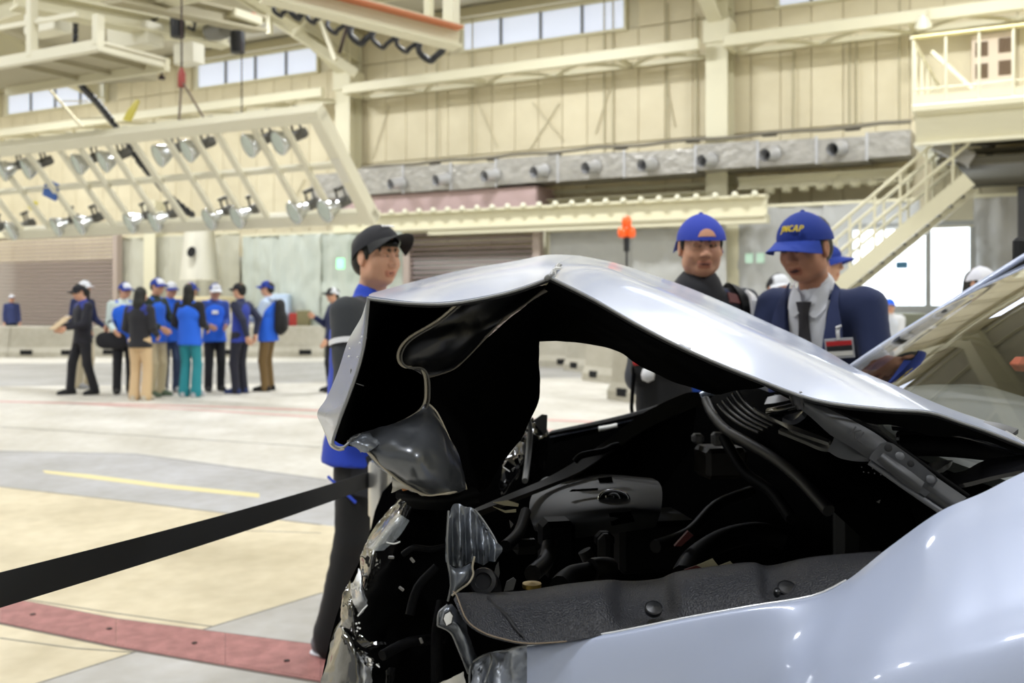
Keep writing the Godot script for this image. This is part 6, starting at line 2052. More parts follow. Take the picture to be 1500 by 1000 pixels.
	m.lathe([[0.0, -0.004], [0.004, 0.0], [0.0, 0.004]], Transform3D(Basis.IDENTITY, P(1349, 631, 1.5)), 10, -1.0)
	obj("bright_nut", m, mat("bright_drop"), c)
	skin("washer_nozzle", [
		[[1438, 622, 1.5], [1460, 630, 1.48], [1482, 636, 1.47]],
		[[1442, 616, 1.52], [1466, 620, 1.5], [1492, 628, 1.48]]], 10, 6, 0.008, mat("dull_grey"), c)
	skin("trim_wedge", [
		[[1354, 684, 1.42], [1370, 690, 1.40], [1384, 682, 1.40]],
		[[1362, 678, 1.44], [1378, 674, 1.42], [1396, 674, 1.42]]], 8, 6, 0.006, mat("strip_grey"), c)
	skin("cowl_end_trim", [
		[[1390, 712, 1.36], [1420, 706, 1.34], [1460, 696, 1.32], [1540, 680, 1.3]],
		[[1376, 692, 1.40], [1410, 690, 1.38], [1450, 672, 1.36], [1540, 662, 1.34]]], 16, 6, 0.006, mat("glossy_black"), c)

func rope_barrier():
	var base = ground(557, 437 + EYE * F / 3.1)
	var p = thing("barrier_post", "chrome retractable belt post standing behind the torn hood nose", "barrier post", base)
	var steel = mat("chrome_post", rgb(214, 212, 206), 0.32, 0.75)
	var t = Transform3D(Basis.IDENTITY, base)
	var m := MB.new()
	m.lathe([[0.0, 0.0], [0.16, 0.0], [0.17, 0.008], [0.165, 0.02], [0.05, 0.035], [0.03, 0.05]], t, 32)
	obj("base_disc", m, mat("chrome_post"), p)
	m = MB.new()
	m.lathe([[0.031, 0.04], [0.031, 0.94]], t, 28)
	obj("pole", m, steel, p)
	m = MB.new()
	m.lathe([[0.036, 0.775], [0.037, 0.78], [0.037, 0.93], [0.033, 0.942], [0.0, 0.945]], t, 28)
	obj("cassette", m, steel, p)
	m = MB.new()
	m.lathe([[0.0, 0.944], [0.026, 0.945], [0.024, 0.948], [0.0, 0.95]], t, 24)
	obj("top_disc", m, mat("blue_cap_disc", rgb(92, 116, 160), 0.3, 0.4), p)
	# the belt
	var rows = [[], [], []]
	var n = 24
	var h = base + Vector3(-0.036, 0.885, 0.0)
	var q = h + (P(0, 861, 1.375) - h) * 1.12
	for i in n + 1:
		var f = float(i) / n
		var c = h.lerp(q, f)
		c.y -= 0.008 * sin(PI * f)
		var half = 0.0245
		var lean = Vector3(0, 1, 0.04 * sin(f * 2.0))
		rows[0].append(c - lean * half); rows[1].append(c + Vector3(0, 0, 0.001)); rows[2].append(c + lean * half)
	m = MB.new()
	m.sheet(rows, 60, 4, 0.0014)
	var web = mat("black_webbing", rgb(30, 30, 31), 0.75)
	web.heightmap_enabled = true; web.heightmap_scale = 0.03
	web.heightmap_texture = noisetex(0.4, Color.BLACK, Color.WHITE, 256, 1, 51)
	triplanar(web, 14.0)
	tag(obj("barrier_belt", m, web), "black webbing belt stretched from the chrome post past the frame edge", "belt")

func elbow(s: Vector3, w: Vector3, l1: float, l2: float, pole: Vector3) -> Array:   # [elbow, wrist pulled within reach]
	var d = w - s
	var L = minf(d.length(), (l1 + l2) * 0.995)
	var u = d.normalized()
	w = s + u * L
	var a = (l1 * l1 - l2 * l2 + L * L) / (2 * L)
	var h = sqrt(maxf(l1 * l1 - a * a, 0.0))
	var p = (pole - u * pole.dot(u)).normalized()
	return [s + u * a + p * h, w]

func hand(b: Blob, w: Vector3, dir: Vector3, palm: Vector3, side: float, skin: Color, curl: float, k := 1.0):
	# dir: towards the fingertips, palm: the way the palm faces, side: which way the thumb leaves
	var d = dir.normalized()
	var n = (palm - d * palm.dot(d)).normalized()
	var x = d.cross(n).normalized() * side
	b.cone(w - d * 0.02, w + d * 0.03 * k, 0.027, 0.03, skin, 0.02, n, 0.75)
	b.cone(w + d * 0.03 * k + x * 0.018, w + d * 0.085 * k + x * 0.026, 0.022, 0.02, skin, 0.015, n, 0.62)
	b.cone(w + d * 0.03 * k - x * 0.016, w + d * 0.082 * k - x * 0.022, 0.022, 0.02, skin, 0.015, n, 0.62)
	for i in 4:
		var o = w + d * (0.09 - 0.004 * absf(i - 1.4)) * k + x * (0.03 - 0.0195 * i)
		var l = [0.072, 0.08, 0.074, 0.058][i] * k
		var c1 = curl * (0.5 + 0.06 * i)
		var c2 = curl * (1.1 + 0.08 * i)
		var p1 = o + (d * cos(c1) + n * sin(c1)) * l * 0.5
		var p2 = p1 + (d * cos(c1 + c2 * 0.6) + n * sin(c1 + c2 * 0.6)) * l * 0.3
		var p3 = p2 + (d * cos(c1 + c2) + n * sin(c1 + c2)) * l * 0.22
		b.cone(o, p1, 0.0095, 0.0085, skin, 0.005)
		b.cone(p1, p2, 0.0085, 0.008, skin, 0.004)
		b.cone(p2, p3, 0.008, 0.0068, skin, 0.004)
	var t0 = w + d * 0.03 * k + x * 0.03
	var t1 = t0 + (d * 0.7 + x * 0.6 + n * 0.3).normalized() * 0.042 * k
	var t2 = t1 + (d * 0.85 + x * 0.15 + n * 0.5).normalized() * 0.032 * k
	b.cone(t0, t1, 0.013, 0.0105, skin, 0.01)
	b.cone(t1, t2, 0.0105, 0.008, skin, 0.004)

func head_blob(skin: Color, brow: Color, lip: Color, mouth := 0.0) -> Blob:   # centred in the head, y up, face towards +z
	var b := Blob.new()
	var sh = skin * 0.92
	sh.a = 1
	b.ball(Vector3(0, 0.032, -0.014), Vector3(0.077, 0.088, 0.097), skin, 0.02)
	b.ball(Vector3(0, -0.03, 0.026), Vector3(0.064, 0.082, 0.066), skin, 0.03)
	b.ball(Vector3(0, -0.088, 0.05), Vector3(0.032, 0.024, 0.03), skin, 0.03)
	for s in [-1.0, 1.0]:
		b.ball(Vector3(0.040 * s, -0.028, 0.055), Vector3(0.026, 0.028, 0.028), skin, 0.025)
		b.ball(Vector3(0.05 * s, -0.066, 0.012), Vector3(0.02, 0.03, 0.035), skin, 0.03)
	b.cone(Vector3(-0.036, 0.027, 0.079), Vector3(0.036, 0.027, 0.079), 0.010, 0.010, skin, 0.02)
	for s in [-1.0, 1.0]: b.cut(Vector3(0.032 * s, 0.007, 0.103), Vector3(0.019, 0.0105, 0.016), 0.012)
	b.cone(Vector3(0, 0.016, 0.089), Vector3(0, -0.026, 0.106), 0.008, 0.0125, skin, 0.014)
	for s in [-1.0, 1.0]: b.ball(Vector3(0.012 * s, -0.031, 0.097), Vector3(0.0095, 0.0085, 0.011), skin, 0.008)
	for s in [-1.0, 1.0]:
		b.ball(Vector3(0.032 * s, 0.006, 0.0795), Vector3(0.0145, 0.0105, 0.0105), skin, 0.003)
		b.ball(Vector3(0.032 * s, 0.0035, 0.0835), Vector3(0.0135, 0.0036, 0.008), Color(0.03, 0.022, 0.018), 0.001)
		b.cone(Vector3(0.016 * s, 0.0265, 0.0885), Vector3(0.047 * s, 0.028, 0.074), 0.0045, 0.0035, brow, 0.002)
		b.ball(Vector3(0.0785 * s, -0.006, -0.006), Vector3(0.009, 0.031, 0.02), skin, 0.006)
		b.ball(Vector3(0.079 * s, -0.03, -0.001), Vector3(0.008, 0.012, 0.01), skin, 0.006)
		b.cut(Vector3(0.092 * s, -0.004, -0.001), Vector3(0.008, 0.017, 0.009), 0.004)
	b.cone(Vector3(-0.02, -0.0605, 0.085), Vector3(0.02, -0.0605, 0.085), 0.0058, 0.0058, lip, 0.006)
	b.cone(Vector3(-0.017, -0.0705, 0.084), Vector3(0.017, -0.0705, 0.084), 0.0062, 0.0062, lip, 0.005)
	b.ball(Vector3(0, -0.0655 - mouth * 0.5, 0.0925), Vector3(0.021, 0.0016 + mouth, 0.004), Color(0.09, 0.03, 0.028), 0.0008)
	return b

func cap(parent: Node3D, t: Transform3D, col: Color, front: Color, brim_col: Color, backward := false, tilt := 0.0) -> MeshInstance3D:
	var cloth = mat("cap_cloth", Color.WHITE, 0.85)
	cloth.vertex_color_use_as_albedo = true
	if backward: t = t * Transform3D(Basis(Vector3.UP, PI), Vector3.ZERO)
	var ct = t * Transform3D(Basis(Vector3.RIGHT, (-0.10 if not backward else 0.16) + tilt).scaled(Vector3.ONE * 1.07), Vector3(0, 0.034, -0.010))
	var m := MB.new()
	var rows = []
	for j in 9:
		var e = j / 8.0 * PI / 2
		var row = []
		for i in 33:
			var a = TAU * i / 32.0
			var bulge = 1.0 + 0.06 * sin(e * 2.0) * maxf(0.0, cos(a))
			row.append(ct * Vector3(sin(a) * 0.088 * cos(e), 0.084 * sin(e) * 1.04 - 0.012 * (1.0 - cos(a)) * cos(e), cos(a) * 0.106 * cos(e) * bulge))
		rows.append(row)
	m.tint = col
	var cf = MB.new()
	m.sheet(rows, 32, 16, 0.003)
	if front != col:
		for i in m.v.size():
			var q = ct.affine_inverse() * m.v[i]
			if q.z > 0.035 and absf(q.x) < 0.062 and q.y < 0.075: m.c[i] = front
	var dome = obj("cap", m, cloth, parent)
	m = MB.new()
	m.tint = brim_col
	rows = []
	for j in 4:
		var row = []
		for i in 13:
			var a = lerpf(-1.12, 1.12, i / 12.0)
			var ext = 0.078 * pow(maxf(cos(a * 1.38), 0.0), 0.6) * j / 3.0
			row.append(ct * Vector3(sin(a) * (0.0885 + 0.004 * j), -0.003 - 0.012 * (1.0 - cos(a)) - 0.0065 * j - 0.018 * a * a * j / 3.0, cos(a) * 0.107 + ext))
		rows.append(row)
	m.sheet(rows, 24, 8, 0.004)
	obj("brim", m, cloth, dome)
	m = MB.new()
	m.tint = col
	m.lathe([[0.008, 0.0], [0.007, 0.004], [0.0, 0.006]], ct * Transform3D(Basis.IDENTITY, Vector3(0, 0.086, 0)), 10)
	obj("button", m, cloth, dome)
	return dome

# builds one person; o holds the pose (metres, for a height of 1.75) and the clothes
func person(o: Dictionary) -> Dictionary:
	var s: float = o.h / 1.75
	var fine: bool = o.get("fine", false)
	var root = thing("person", o.label, "person", o.at, o.yaw, o.get("group", ""))
	var W = root.transform
	var sk: Color = o.get("skin", lin(214, 164, 134))
	var lean: float = o.get("lean", 0.0)
	var hipc = Vector3(0, 0.93, 0)
	var tb = Transform3D(Basis(Vector3.RIGHT, lean), hipc + Vector3(0, 0, -lean * 0.12)) * Transform3D(Basis.IDENTITY, -hipc)
	var sd = o.get("side", 0.0)   # weight shift
	var chest = tb * Vector3(0, 1.28, -0.01)
	var belly = tb * Vector3(0, 1.05, 0.0)
	var neck = tb * Vector3(0, 1.45, -0.015)
	var hy: float = o.get("head", [0.0, 0.0])[0]
	var hp: float = o.get("head", [0.0, 0.0])[1]
	var H = Transform3D(Basis(Vector3.UP, hy) * Basis(Vector3.RIGHT, hp) * Basis(Vector3(0, 0, 1), o.get("tilt", 0.0)), tb * Vector3(0, 1.47, 0.0)) * Transform3D(Basis.IDENTITY, Vector3(0, 0.155, 0.02))
	var bw: float = o.get("wide", 1.0)
	var sho = []
	var elb = []
	var wri = []
	var hands = o.get("hands", [[-0.24, 0.82, 0.06], [0.24, 0.82, 0.06]])
	for k in 2:
		var sg = -1.0 if k == 0 else 1.0     # 0: the person's right (-x when facing +z), 1: the left
		var sp = tb * Vector3(sg * 0.178 * bw, 1.395, -0.015)
		var hw = Vector3(hands[k][0], hands[k][1], hands[k][2])
		var pole = Vector3(sg * 0.35, -0.2, -1.0)
		if o.has("poles"): pole = o.poles[k]
		var e = elbow(sp, hw, 0.285, 0.255, pole)
		sho.append(sp); elb.append(e[0]); wri.append(e[1])
	var feet = o.get("feet", [[-0.1, 0.02, -0.12], [0.1, 0.02, 0.12]])   # x, z, turn
	var hip = []
	var knee = []
	var ank = []
	for k in 2:
		var sg = -1.0 if k == 0 else 1.0
		var hp_ = Vector3(sg * 0.085, 0.9, 0)
		var an = Vector3(feet[k][0], 0.085 + (feet[k][3] if feet[k].size() > 3 else 0.0), feet[k][1])
		var e = elbow(hp_, an, 0.415, 0.405, Vector3(sg * 0.08, 0, 1))
		hip.append(hp_); knee.append(e[0]); ank.append(e[1])
	var S = W * Transform3D(Basis.from_scale(Vector3.ONE * s), Vector3.ZERO)
	var zax = tb.basis * Vector3(0, 0, 1)
	# --- the body: one surface from the feet to the crown
	var b := Blob.new()
	b.cone(Vector3(0, 0.93, 0), belly, 0.13, 0.118, sk, 0.05, zax, 0.72)
	b.cone(belly, chest, 0.118, 0.138, sk, 0.06, zax, 0.7)
	b.cone(sho[0].lerp(sho[1], 0.2), sho[1].lerp(sho[0], 0.2), 0.06, 0.06, sk, 0.06)
	b.cone(neck - Vector3(0, 0.04, 0), H * Vector3(0, -0.05, -0.012), 0.056, 0.052, sk, 0.03)
	for k in 2:
		b.cone(sho[k], elb[k], 0.046, 0.037, sk, 0.03)
		b.cone(elb[k], wri[k], 0.036, 0.026, sk, 0.015)
		b.cone(hip[k], knee[k], 0.078, 0.052, sk, 0.04)
		b.cone(knee[k], ank[k], 0.05, 0.036, sk, 0.02)
		b.cone(ank[k] - Vector3(0, 0.035, 0.02), ank[k] + Vector3(sin(feet[k][2]) * 0.13, -0.05, cos(feet[k][2]) * 0.13), 0.035, 0.025, sk, 0.02)
	b.xf(S)
	var mb := MB.new()
	b.mesh(mb, 0.018 if fine else 0.024)
	var lipc = sk * Color(0.82, 0.62, 0.6)
	var hb = head_blob(sk, o.get("brow", Color(0.02, 0.016, 0.014)), lipc, o.get("mouth", 0.0))
	hb.cone(Vector3(0, -0.06, -0.014), Vector3(0, -0.16, -0.03), 0.052, 0.057, sk, 0.03)
	hb.xf(S * H)
	hb.mesh(mb, 0.0035 if fine else 0.0075)
	for k in 2:
		var hd := Blob.new()
		var fd = (wri[k] - elb[k]).normalized()
		if o.has("hand_dir"): fd = o.hand_dir[k]
		var pal = Vector3(1.0 if k == 0 else -1.0, 0, 0.2)
		if o.has("palm"): pal = o.palm[k]
		hand(hd, wri[k] + fd * 0.02, fd, pal, (-1.0 if k == 0 else 1.0) * (1.0 if not o.has("thumb") else o.thumb[k]), sk, o.get("curl", 0.5))
		hd.xf(S)
		hd.mesh(mb, 0.0045 if fine else 0.006)
	var skm = mat("skin", Color.WHITE, 0.55)
	skm.vertex_color_use_as_albedo = true; skm.subsurf_scatter_enabled = true; skm.subsurf_scatter_strength = 0.06
	obj("body", mb, skm, root)
	# --- clothes
	var cl = mat("clothes", Color.WHITE, 0.88)
	cl.vertex_color_use_as_albedo = true
	cl.rim_enabled = true; cl.rim = 0.15
	var cell = 0.011 if fine else 0.02
	var wob = 0.007 if fine else 0.004
	# trousers
	var tc: Color = o.legs
	var tr := Blob.new()
	tr.cone(Vector3(-0.055, 0.94, 0), Vector3(0.055, 0.94, 0), 0.098, 0.098, tc, 0.05, Vector3(0, 0, 1), 0.9)
	tr.cone(Vector3(0, 0.98, 0), Vector3(0, 0.92, 0), 0.118, 0.132, tc, 0.04, Vector3(0, 0, 1), 0.76)
	var flare: float = o.get("flare", 0.0)
	for k in 2:
		tr.cone(hip[k] + Vector3(0, 0.01, 0), knee[k], 0.09, 0.07, tc, 0.035)
		tr.cone(knee[k], ank[k] + Vector3(0, 0.0, -0.012), 0.07, 0.062 + flare, tc, 0.02)
		tr.cone(ank[k] + Vector3(0, 0.01, -0.008), ank[k] + Vector3(0, -0.035, -0.01), 0.066 + flare, 0.064 + flare, tc, 0.012)
	tr.xf(S)
	mb = MB.new()
	tr.mesh(mb, cell, wob * 1.3, noise, 11.0)
	obj("trousers", mb, cl, root)
	# shoes
	for k in 2:
		var sh := Blob.new()
		var d = Vector3(sin(feet[k][2]), 0, cos(feet[k][2]))
		var g = Vector3(ank[k].x, (feet[k][3] if feet[k].size() > 3 else 0.0), ank[k].z)
		var sc: Color = o.get("shoes", lin(34, 34, 36))
		sh.cone(g - d * 0.055 + Vector3(0, 0.05, 0), g + d * 0.07 + Vector3(0, 0.042, 0), 0.044, 0.042, sc, 0.02)
		sh.cone(g + d * 0.07 + Vector3(0, 0.04, 0), g + d * 0.155 + Vector3(0, 0.032, 0), 0.043, 0.033, sc, 0.02)
		sh.cone(g + Vector3(0, 0.06, -0.0), g + Vector3(0, 0.1, -0.015), 0.046, 0.05, sc, 0.02)
		sh.cone(g - d * 0.06 + Vector3(0, 0.012, 0), g + d * 0.16 + Vector3(0, 0.012, 0), 0.046, 0.038, o.get("soles", sc), 0.008, Vector3.UP, 0.3)
		sh.xf(S)
		mb = MB.new()
		sh.mesh(mb, 0.007 if fine else 0.012)
		obj("shoe", mb, cl, root)
	# upper garment
	var top: Color = o.top
	var slv: Color = o.get("sleeves", top)
	var yoke: Color = o.get("yoke", top)
	var hem_y: float = o.get("hem", 0.82)
	var ja := Blob.new()
	var loose: float = o.get("loose", 0.0)
	var deep: float = o.get("deep", 0.75)
	ja.cone(Vector3(0, hem_y, 0), belly, 0.178 + loose, 0.136 + loose, o.get("lower", top), 0.05, zax, deep)
	ja.cut(Vector3(0, hem_y - 1.2, 0), Vector3(1.2, 1.2, 1.2), 0.008)
	ja.cone(belly, chest, 0.138 + loose, 0.158 + loose * 0.5, top, 0.06, zax, deep)
	ja.cone(sho[0].lerp(sho[1], 0.16) - Vector3(0, 0.012, 0), sho[1].lerp(sho[0], 0.16) - Vector3(0, 0.012, 0), 0.073, 0.073, yoke, 0.06)
	ja.cone(neck - Vector3(0, 0.03, 0), neck + Vector3(0, 0.015, 0.004), 0.075, 0.068, o.get("collar", yoke), 0.025)
	if o.get("high_collar", false): ja.cone(neck - Vector3(0, 0.01, 0), neck + Vector3(0, -0.004, 0.01), 0.1, 0.098, o.collar, 0.03)
	for k in 2:
		ja.cone(sho[k], elb[k], 0.064 + loose * 0.4, 0.054 + loose * 0.3, slv, 0.035)
		ja.cone(elb[k], wri[k].lerp(elb[k], 0.06), 0.054 + loose * 0.3, 0.042 + loose * 0.2, slv, 0.02)
	ja.xf(S)
	if not o.get("short_hem", false): pass
	mb = MB.new()
	ja.mesh(mb, cell, wob, noise, 13.0)
	obj(o.get("top_name", "jacket"), mb, cl, root)
	if o.has("vest"):
		var ve := Blob.new()
		var vc: Color = o.vest
		var vh: float = o.get("vest_hem", 0.80)
		ve.cone(Vector3(0, vh, 0), belly, 0.192 + loose, 0.155 + loose, vc, 0.05, zax, 0.76)
		ve.cut(Vector3(0, vh - 1.2, 0), Vector3(1.2, 1.2, 1.2), 0.008)
		ve.cone(belly, chest, 0.156 + loose, 0.166 + loose, vc, 0.06, zax, 0.76)
		for k in 2: ve.cone(tb * Vector3((k * 2 - 1) * 0.095, 1.39, -0.015), tb * Vector3((k * 2 - 1) * 0.115, 1.25, -0.015), 0.075, 0.09, vc, 0.03)
		ve.xf(S)
		mb = MB.new()
		ve.mesh(mb, cell, wob, noise, 12.0)
		var vo = obj("vest", mb, cl, root)
		if o.has("vest_patch"):
			mb = MB.new()
			mb.x = S * tb
			mb.box(Vector3(-0.02, 1.27, 0.135), Vector3(0.1, 0.06, 0.012), Basis.IDENTITY, 0.004)
			obj("white_patch", mb, mat("white_flake"), vo)
	# hair
	var hc: Color = o.get("hair", lin(26, 22, 20))
	var hr := Blob.new()
	hr.ball(Vector3(0, 0.036, -0.02), Vector3(0.083, 0.09, 0.1) if not o.has("cap") else Vector3(0.082, 0.079, 0.1), hc, 0.01)
	hr.ball(Vector3(0, -0.02, -0.06), Vector3(0.069, 0.064, 0.055), hc, 0.02)
	if o.get("fringe", false): hr.ball(Vector3(0, 0.045, 0.04), Vector3(0.068, 0.03, 0.05), hc, 0.01)
	for sg in [-1.0, 1.0]: hr.ball(Vector3(0.072 * sg, 0.012, 0.016), Vector3(0.012, 0.03, 0.016), hc, 0.01)
	if o.has("long_hair"):
		hr.cone(Vector3(0, 0.0, -0.075), Vector3(0, -0.14, -0.085), 0.07, 0.075, hc, 0.03, Vector3(0, 0, 1), 0.6)
		hr.cone(Vector3(0, -0.14, -0.085), Vector3(0, -0.14 - o.long_hair, -0.11), 0.075, 0.035, hc, 0.03, Vector3(0, 0, 1), 0.5)
		for sg in [-1.0, 1.0]: hr.cone(Vector3(0.07 * sg, 0.02, -0.02), Vector3(0.065 * sg, -0.12, -0.04), 0.022, 0.02, hc, 0.02)
	elif o.has("pony"):
		hr.ball(Vector3(0, 0.0, -0.115), Vector3(0.03, 0.03, 0.035), hc, 0.01)
		hr.cone(Vector3(0, -0.01, -0.13), Vector3(0, -0.15, -0.12), 0.028, 0.014, hc, 0.02)
	hr.cut(Vector3(0, -0.05 if not o.get("fringe", false) else -0.062, 0.075), Vector3(0.066, 0.09, 0.075), 0.006)
	for sg in [-1.0, 1.0]: hr.cut(Vector3(0.082 * sg, -0.012, -0.002), Vector3(0.02, 0.034, 0.02), 0.004)
	hr.xf(S * H)
	mb = MB.new()
	hr.mesh(mb, 0.005 if fine else 0.009, 0.002, noise, 90.0)
	obj("hair", mb, mat_hair(), root)
	var r = {"root": root, "S": S, "H": S * H, "tb": S * tb, "wri": wri, "elb": elb, "sho": sho, "clothes": cl, "chest": chest, "neck": neck}
	if o.has("cap"):
		r.cap = cap(root, S * H, o.cap[0], o.cap[1], o.cap[2], o.cap.size() > 3 and o.cap[3], o.get("cap_tilt", 0.0))
	if o.get("glasses", false):
		mb = MB.new()
		mb.x = S * H
		for sg in [-1.0, 1.0]:
			mb.tube(range(13).map(func(q): return Vector3(sg * 0.032 + cos(TAU * q / 12.0) * 0.022, 0.004 + sin(TAU * q / 12.0) * 0.016, 0.1)), 0.0016, 5, false)
			mb.tube([Vector3(sg * 0.054, 0.006, 0.098), Vector3(sg * 0.079, 0.006, 0.0)], 0.0016, 5)
		mb.tube([Vector3(-0.011, 0.006, 0.101), Vector3(0.011, 0.006, 0.101)], 0.0016, 5)
		obj("glasses", mb, mat("dull_black"), root)
	return r
func mat_hair() -> StandardMaterial3D:
	var m = mat("hair", Color.WHITE, 0.5)
	m.vertex_color_use_as_albedo = true
	return m

func people():
	var blue = lin(44, 98, 226)
	var capblue = lin(34, 58, 150)
	var white = lin(232, 232, 232)
	var black = lin(28, 28, 31)
	var navy = lin(36, 44, 76)
	var d2r = PI / 180.0
	# ---------------- the worker in the black cap
	var p = person({"label": "man in black cap and blue and charcoal work jacket standing behind the crumpled hood nose", "at": Vector3(-0.595, 0, -4.07), "yaw": 70 * d2r, "h": 1.745, "deep": 0.95, "lean": 0.07, "cap_tilt": -0.3, "fine": true,
		"head": [-20 * d2r, 0.02], "top": lin(40, 70, 190), "sleeves": lin(58, 59, 63), "yoke": lin(56, 57, 61), "collar": lin(48, 78, 196), "lower": lin(38, 66, 182), "legs": lin(22, 23, 27), "shoes": lin(120, 122, 126), "soles": lin(232, 232, 236),
		"hands": [[-0.15, 0.97, 0.24], [0.15, 0.99, 0.26]], "poles": [Vector3(-0.6, -0.6, -0.5), Vector3(0.6, -0.6, -0.5)], "feet": [[-0.09, -0.11, -0.2], [0.1, 0.08, 0.25]], "loose": 0.012, "skin": lin(226, 172, 142), "hem": 0.8, "fringe": true,
		"cap": [lin(44, 44, 47), lin(44, 44, 47), lin(40, 40, 42)]})
	var m := MB.new()
	m.x = p.S
	var st = p.sho[0].lerp(p.elb[0], 0.42)
	var ax = (p.elb[0] - p.sho[0]).normalized()
	m.tube([st - ax * 0.011, st + ax * 0.011], 0.0735, 20, false)
	obj("reflective_stripe", m, mat("reflective_white", rgb(236, 236, 236), 0.4), p.root)
	m = MB.new()
	m.x = p.S
	m.sheet([[Vector3(-0.055, 1.36, 0.075), Vector3(-0.04, 1.385, 0.09), Vector3(-0.02, 1.37, 0.105)], [Vector3(-0.062, 1.42, 0.05), Vector3(-0.055, 1.45, 0.06), Vector3(-0.03, 1.43, 0.082)], [Vector3(-0.066, 1.47, 0.01), Vector3(-0.06, 1.485, 0.03), Vector3(-0.045, 1.475, 0.05)]], 8, 8, 0.004)
	m.sheet([[Vector3(0.02, 1.37, 0.105), Vector3(0.04, 1.385, 0.09), Vector3(0.055, 1.36, 0.075)], [Vector3(0.03, 1.43, 0.082), Vector3(0.055, 1.45, 0.06), Vector3(0.062, 1.42, 0.05)], [Vector3(0.045, 1.475, 0.05), Vector3(0.06, 1.485, 0.03), Vector3(0.066, 1.47, 0.01)]], 8, 8, 0.004)
	obj("shirt_collar", m, mat("pale_blue_shirt", rgb(176, 190, 222), 0.8), p.root)
	m = MB.new()
	m.x = p.S
	m.box(Vector3(-0.155, 0.76, 0.05), Vector3(0.02, 0.17, 0.15), Basis(Vector3.RIGHT, 0.1), 0.008)
	var pk = obj("cargo_pocket", m, mat("pocket_dark", rgb(38, 39, 44), 0.85), p.root)
	m = MB.new()
	m.x = p.S
	m.box(Vector3(-0.167, 0.70, -0.02), Vector3(0.006, 0.012, 0.16), Basis(Vector3.RIGHT, 0.65), 0.002)
	obj("blue_piping", m, mat("blue_piping", rgb(44, 76, 200), 0.7), pk)
	m = MB.new()
	for k in 5:
		m.x = p.H * Transform3D(Basis(Vector3.RIGHT, -0.40).scaled(Vector3.ONE * 1.07), Vector3(0, 0.034, -0.010)) * Transform3D(Basis(Vector3.RIGHT, -0.5), Vector3(-0.026 + k * 0.013, 0.05, 0.100 - absf(k - 2.0) * 0.0018))
		m.box(Vector3.ZERO, Vector3(0.009, 0.011, 0.004), Basis.IDENTITY, 0.001)
	obj("cap_lettering", m, mat("reflective_white"), p.cap)
	# ---------------- the man with his blue cap turned backwards
	p = person({"label": "man with a blue cap turned backwards and dark jacket behind the car", "at": Vector3(0.75, 0, -4.0), "yaw": 10 * d2r, "h": 1.79, "wide": 1.08, "high_collar": true, "fine": true, "head": [-9 * d2r, 0.1],
		"top": lin(56, 57, 62), "sleeves": lin(66, 68, 72), "collar": lin(48, 48, 52), "legs": lin(40, 40, 44), "hands": [[-0.2, 0.98, 0.22], [0.12, 1.05, 0.28]], "skin": lin(214, 160, 128), "loose": 0.015, "hem": 0.84, "short_hem": true,
		"vest": lin(52, 62, 96), "vest_hem": 0.95, "cap": [lin(52, 70, 176), lin(52, 70, 176), lin(48, 64, 160), true]})
	m = MB.new()
	m.x = p.H
	m.x = p.H * Transform3D(Basis(Vector3.UP, PI), Vector3.ZERO) * Transform3D(Basis(Vector3.RIGHT, 0.16).scaled(Vector3.ONE * 1.085), Vector3(0, 0.034, -0.010))
	var ro = []
	for j in 6:
		var row = []
		for i in 13:
			var a = PI + lerpf(-0.36, 0.36, i / 12.0)
			var y = 0.014 + 0.026 * sqrt(maxf(1.0 - pow((a - PI) / 0.36, 2.0), 0.0)) * j / 5.0
			var e = asin(y / 0.0874)
			row.append(Vector3(sin(a) * 0.088 * cos(e), y - 0.024 * cos(e), cos(a) * 0.106 * cos(e)))
		ro.append(row)
	m.sheet(ro, 10, 6, 0.002)
	obj("cap_opening", m, mat("forehead", rgb(206, 150, 118), 0.6), p.cap)
	for sg in [-1.0, 1.0]:
		m = MB.new()
		m.x = p.tb
		m.sheet([[Vector3(sg * 0.13, 1.44, -0.11), Vector3(sg * 0.16, 1.43, -0.11)], [Vector3(sg * 0.125, 1.474, -0.01), Vector3(sg * 0.16, 1.462, -0.01)], [Vector3(sg * 0.125, 1.40, 0.115), Vector3(sg * 0.16, 1.39, 0.105)], [Vector3(sg * 0.125, 1.2, 0.15), Vector3(sg * 0.165, 1.2, 0.14)]], 4, 12, 0.008)
		obj("shoulder_strap", m, mat("strap_blue", rgb(48, 104, 226), 0.7) if sg < 0 else mat("dull_black"), p.root)
	m = MB.new()
	m.x = p.tb
	m.sheet([[Vector3(0.17, 1.445, 0.05), Vector3(0.195, 1.43, 0.05)], [Vector3(0.17, 1.40, 0.10), Vector3(0.2, 1.39, 0.09)], [Vector3(0.165, 1.2, 0.15), Vector3(0.195, 1.2, 0.135)]], 4, 10, 0.012)
	obj("reflective_strap", m, mat("reflective_white"), p.root)
	m = MB.new()
	m.x = p.tb
	m.sheet([[Vector3(0.08, 1.44, 0.09), Vector3(0.12, 1.43, 0.085)], [Vector3(0.08, 1.40, 0.118), Vector3(0.125, 1.395, 0.112)]], 4, 4, 0.006)
	obj("red_patch", m, mat("dark_red"), p.root)
	m = MB.new()
	m.x = p.S
	m.sheet([[Vector3(-0.2, 1.02, 0.13), Vector3(-0.06, 1.0, 0.19), Vector3(0.1, 1.0, 0.19)], [Vector3(-0.2, 1.10, 0.14), Vector3(-0.06, 1.1, 0.195), Vector3(0.1, 1.1, 0.195)]], 8, 4, 0.006)
	obj("vest_hem", m, mat("strap_blue"), p.root)
	shoulder_bag(P(962, 575, 3.72))
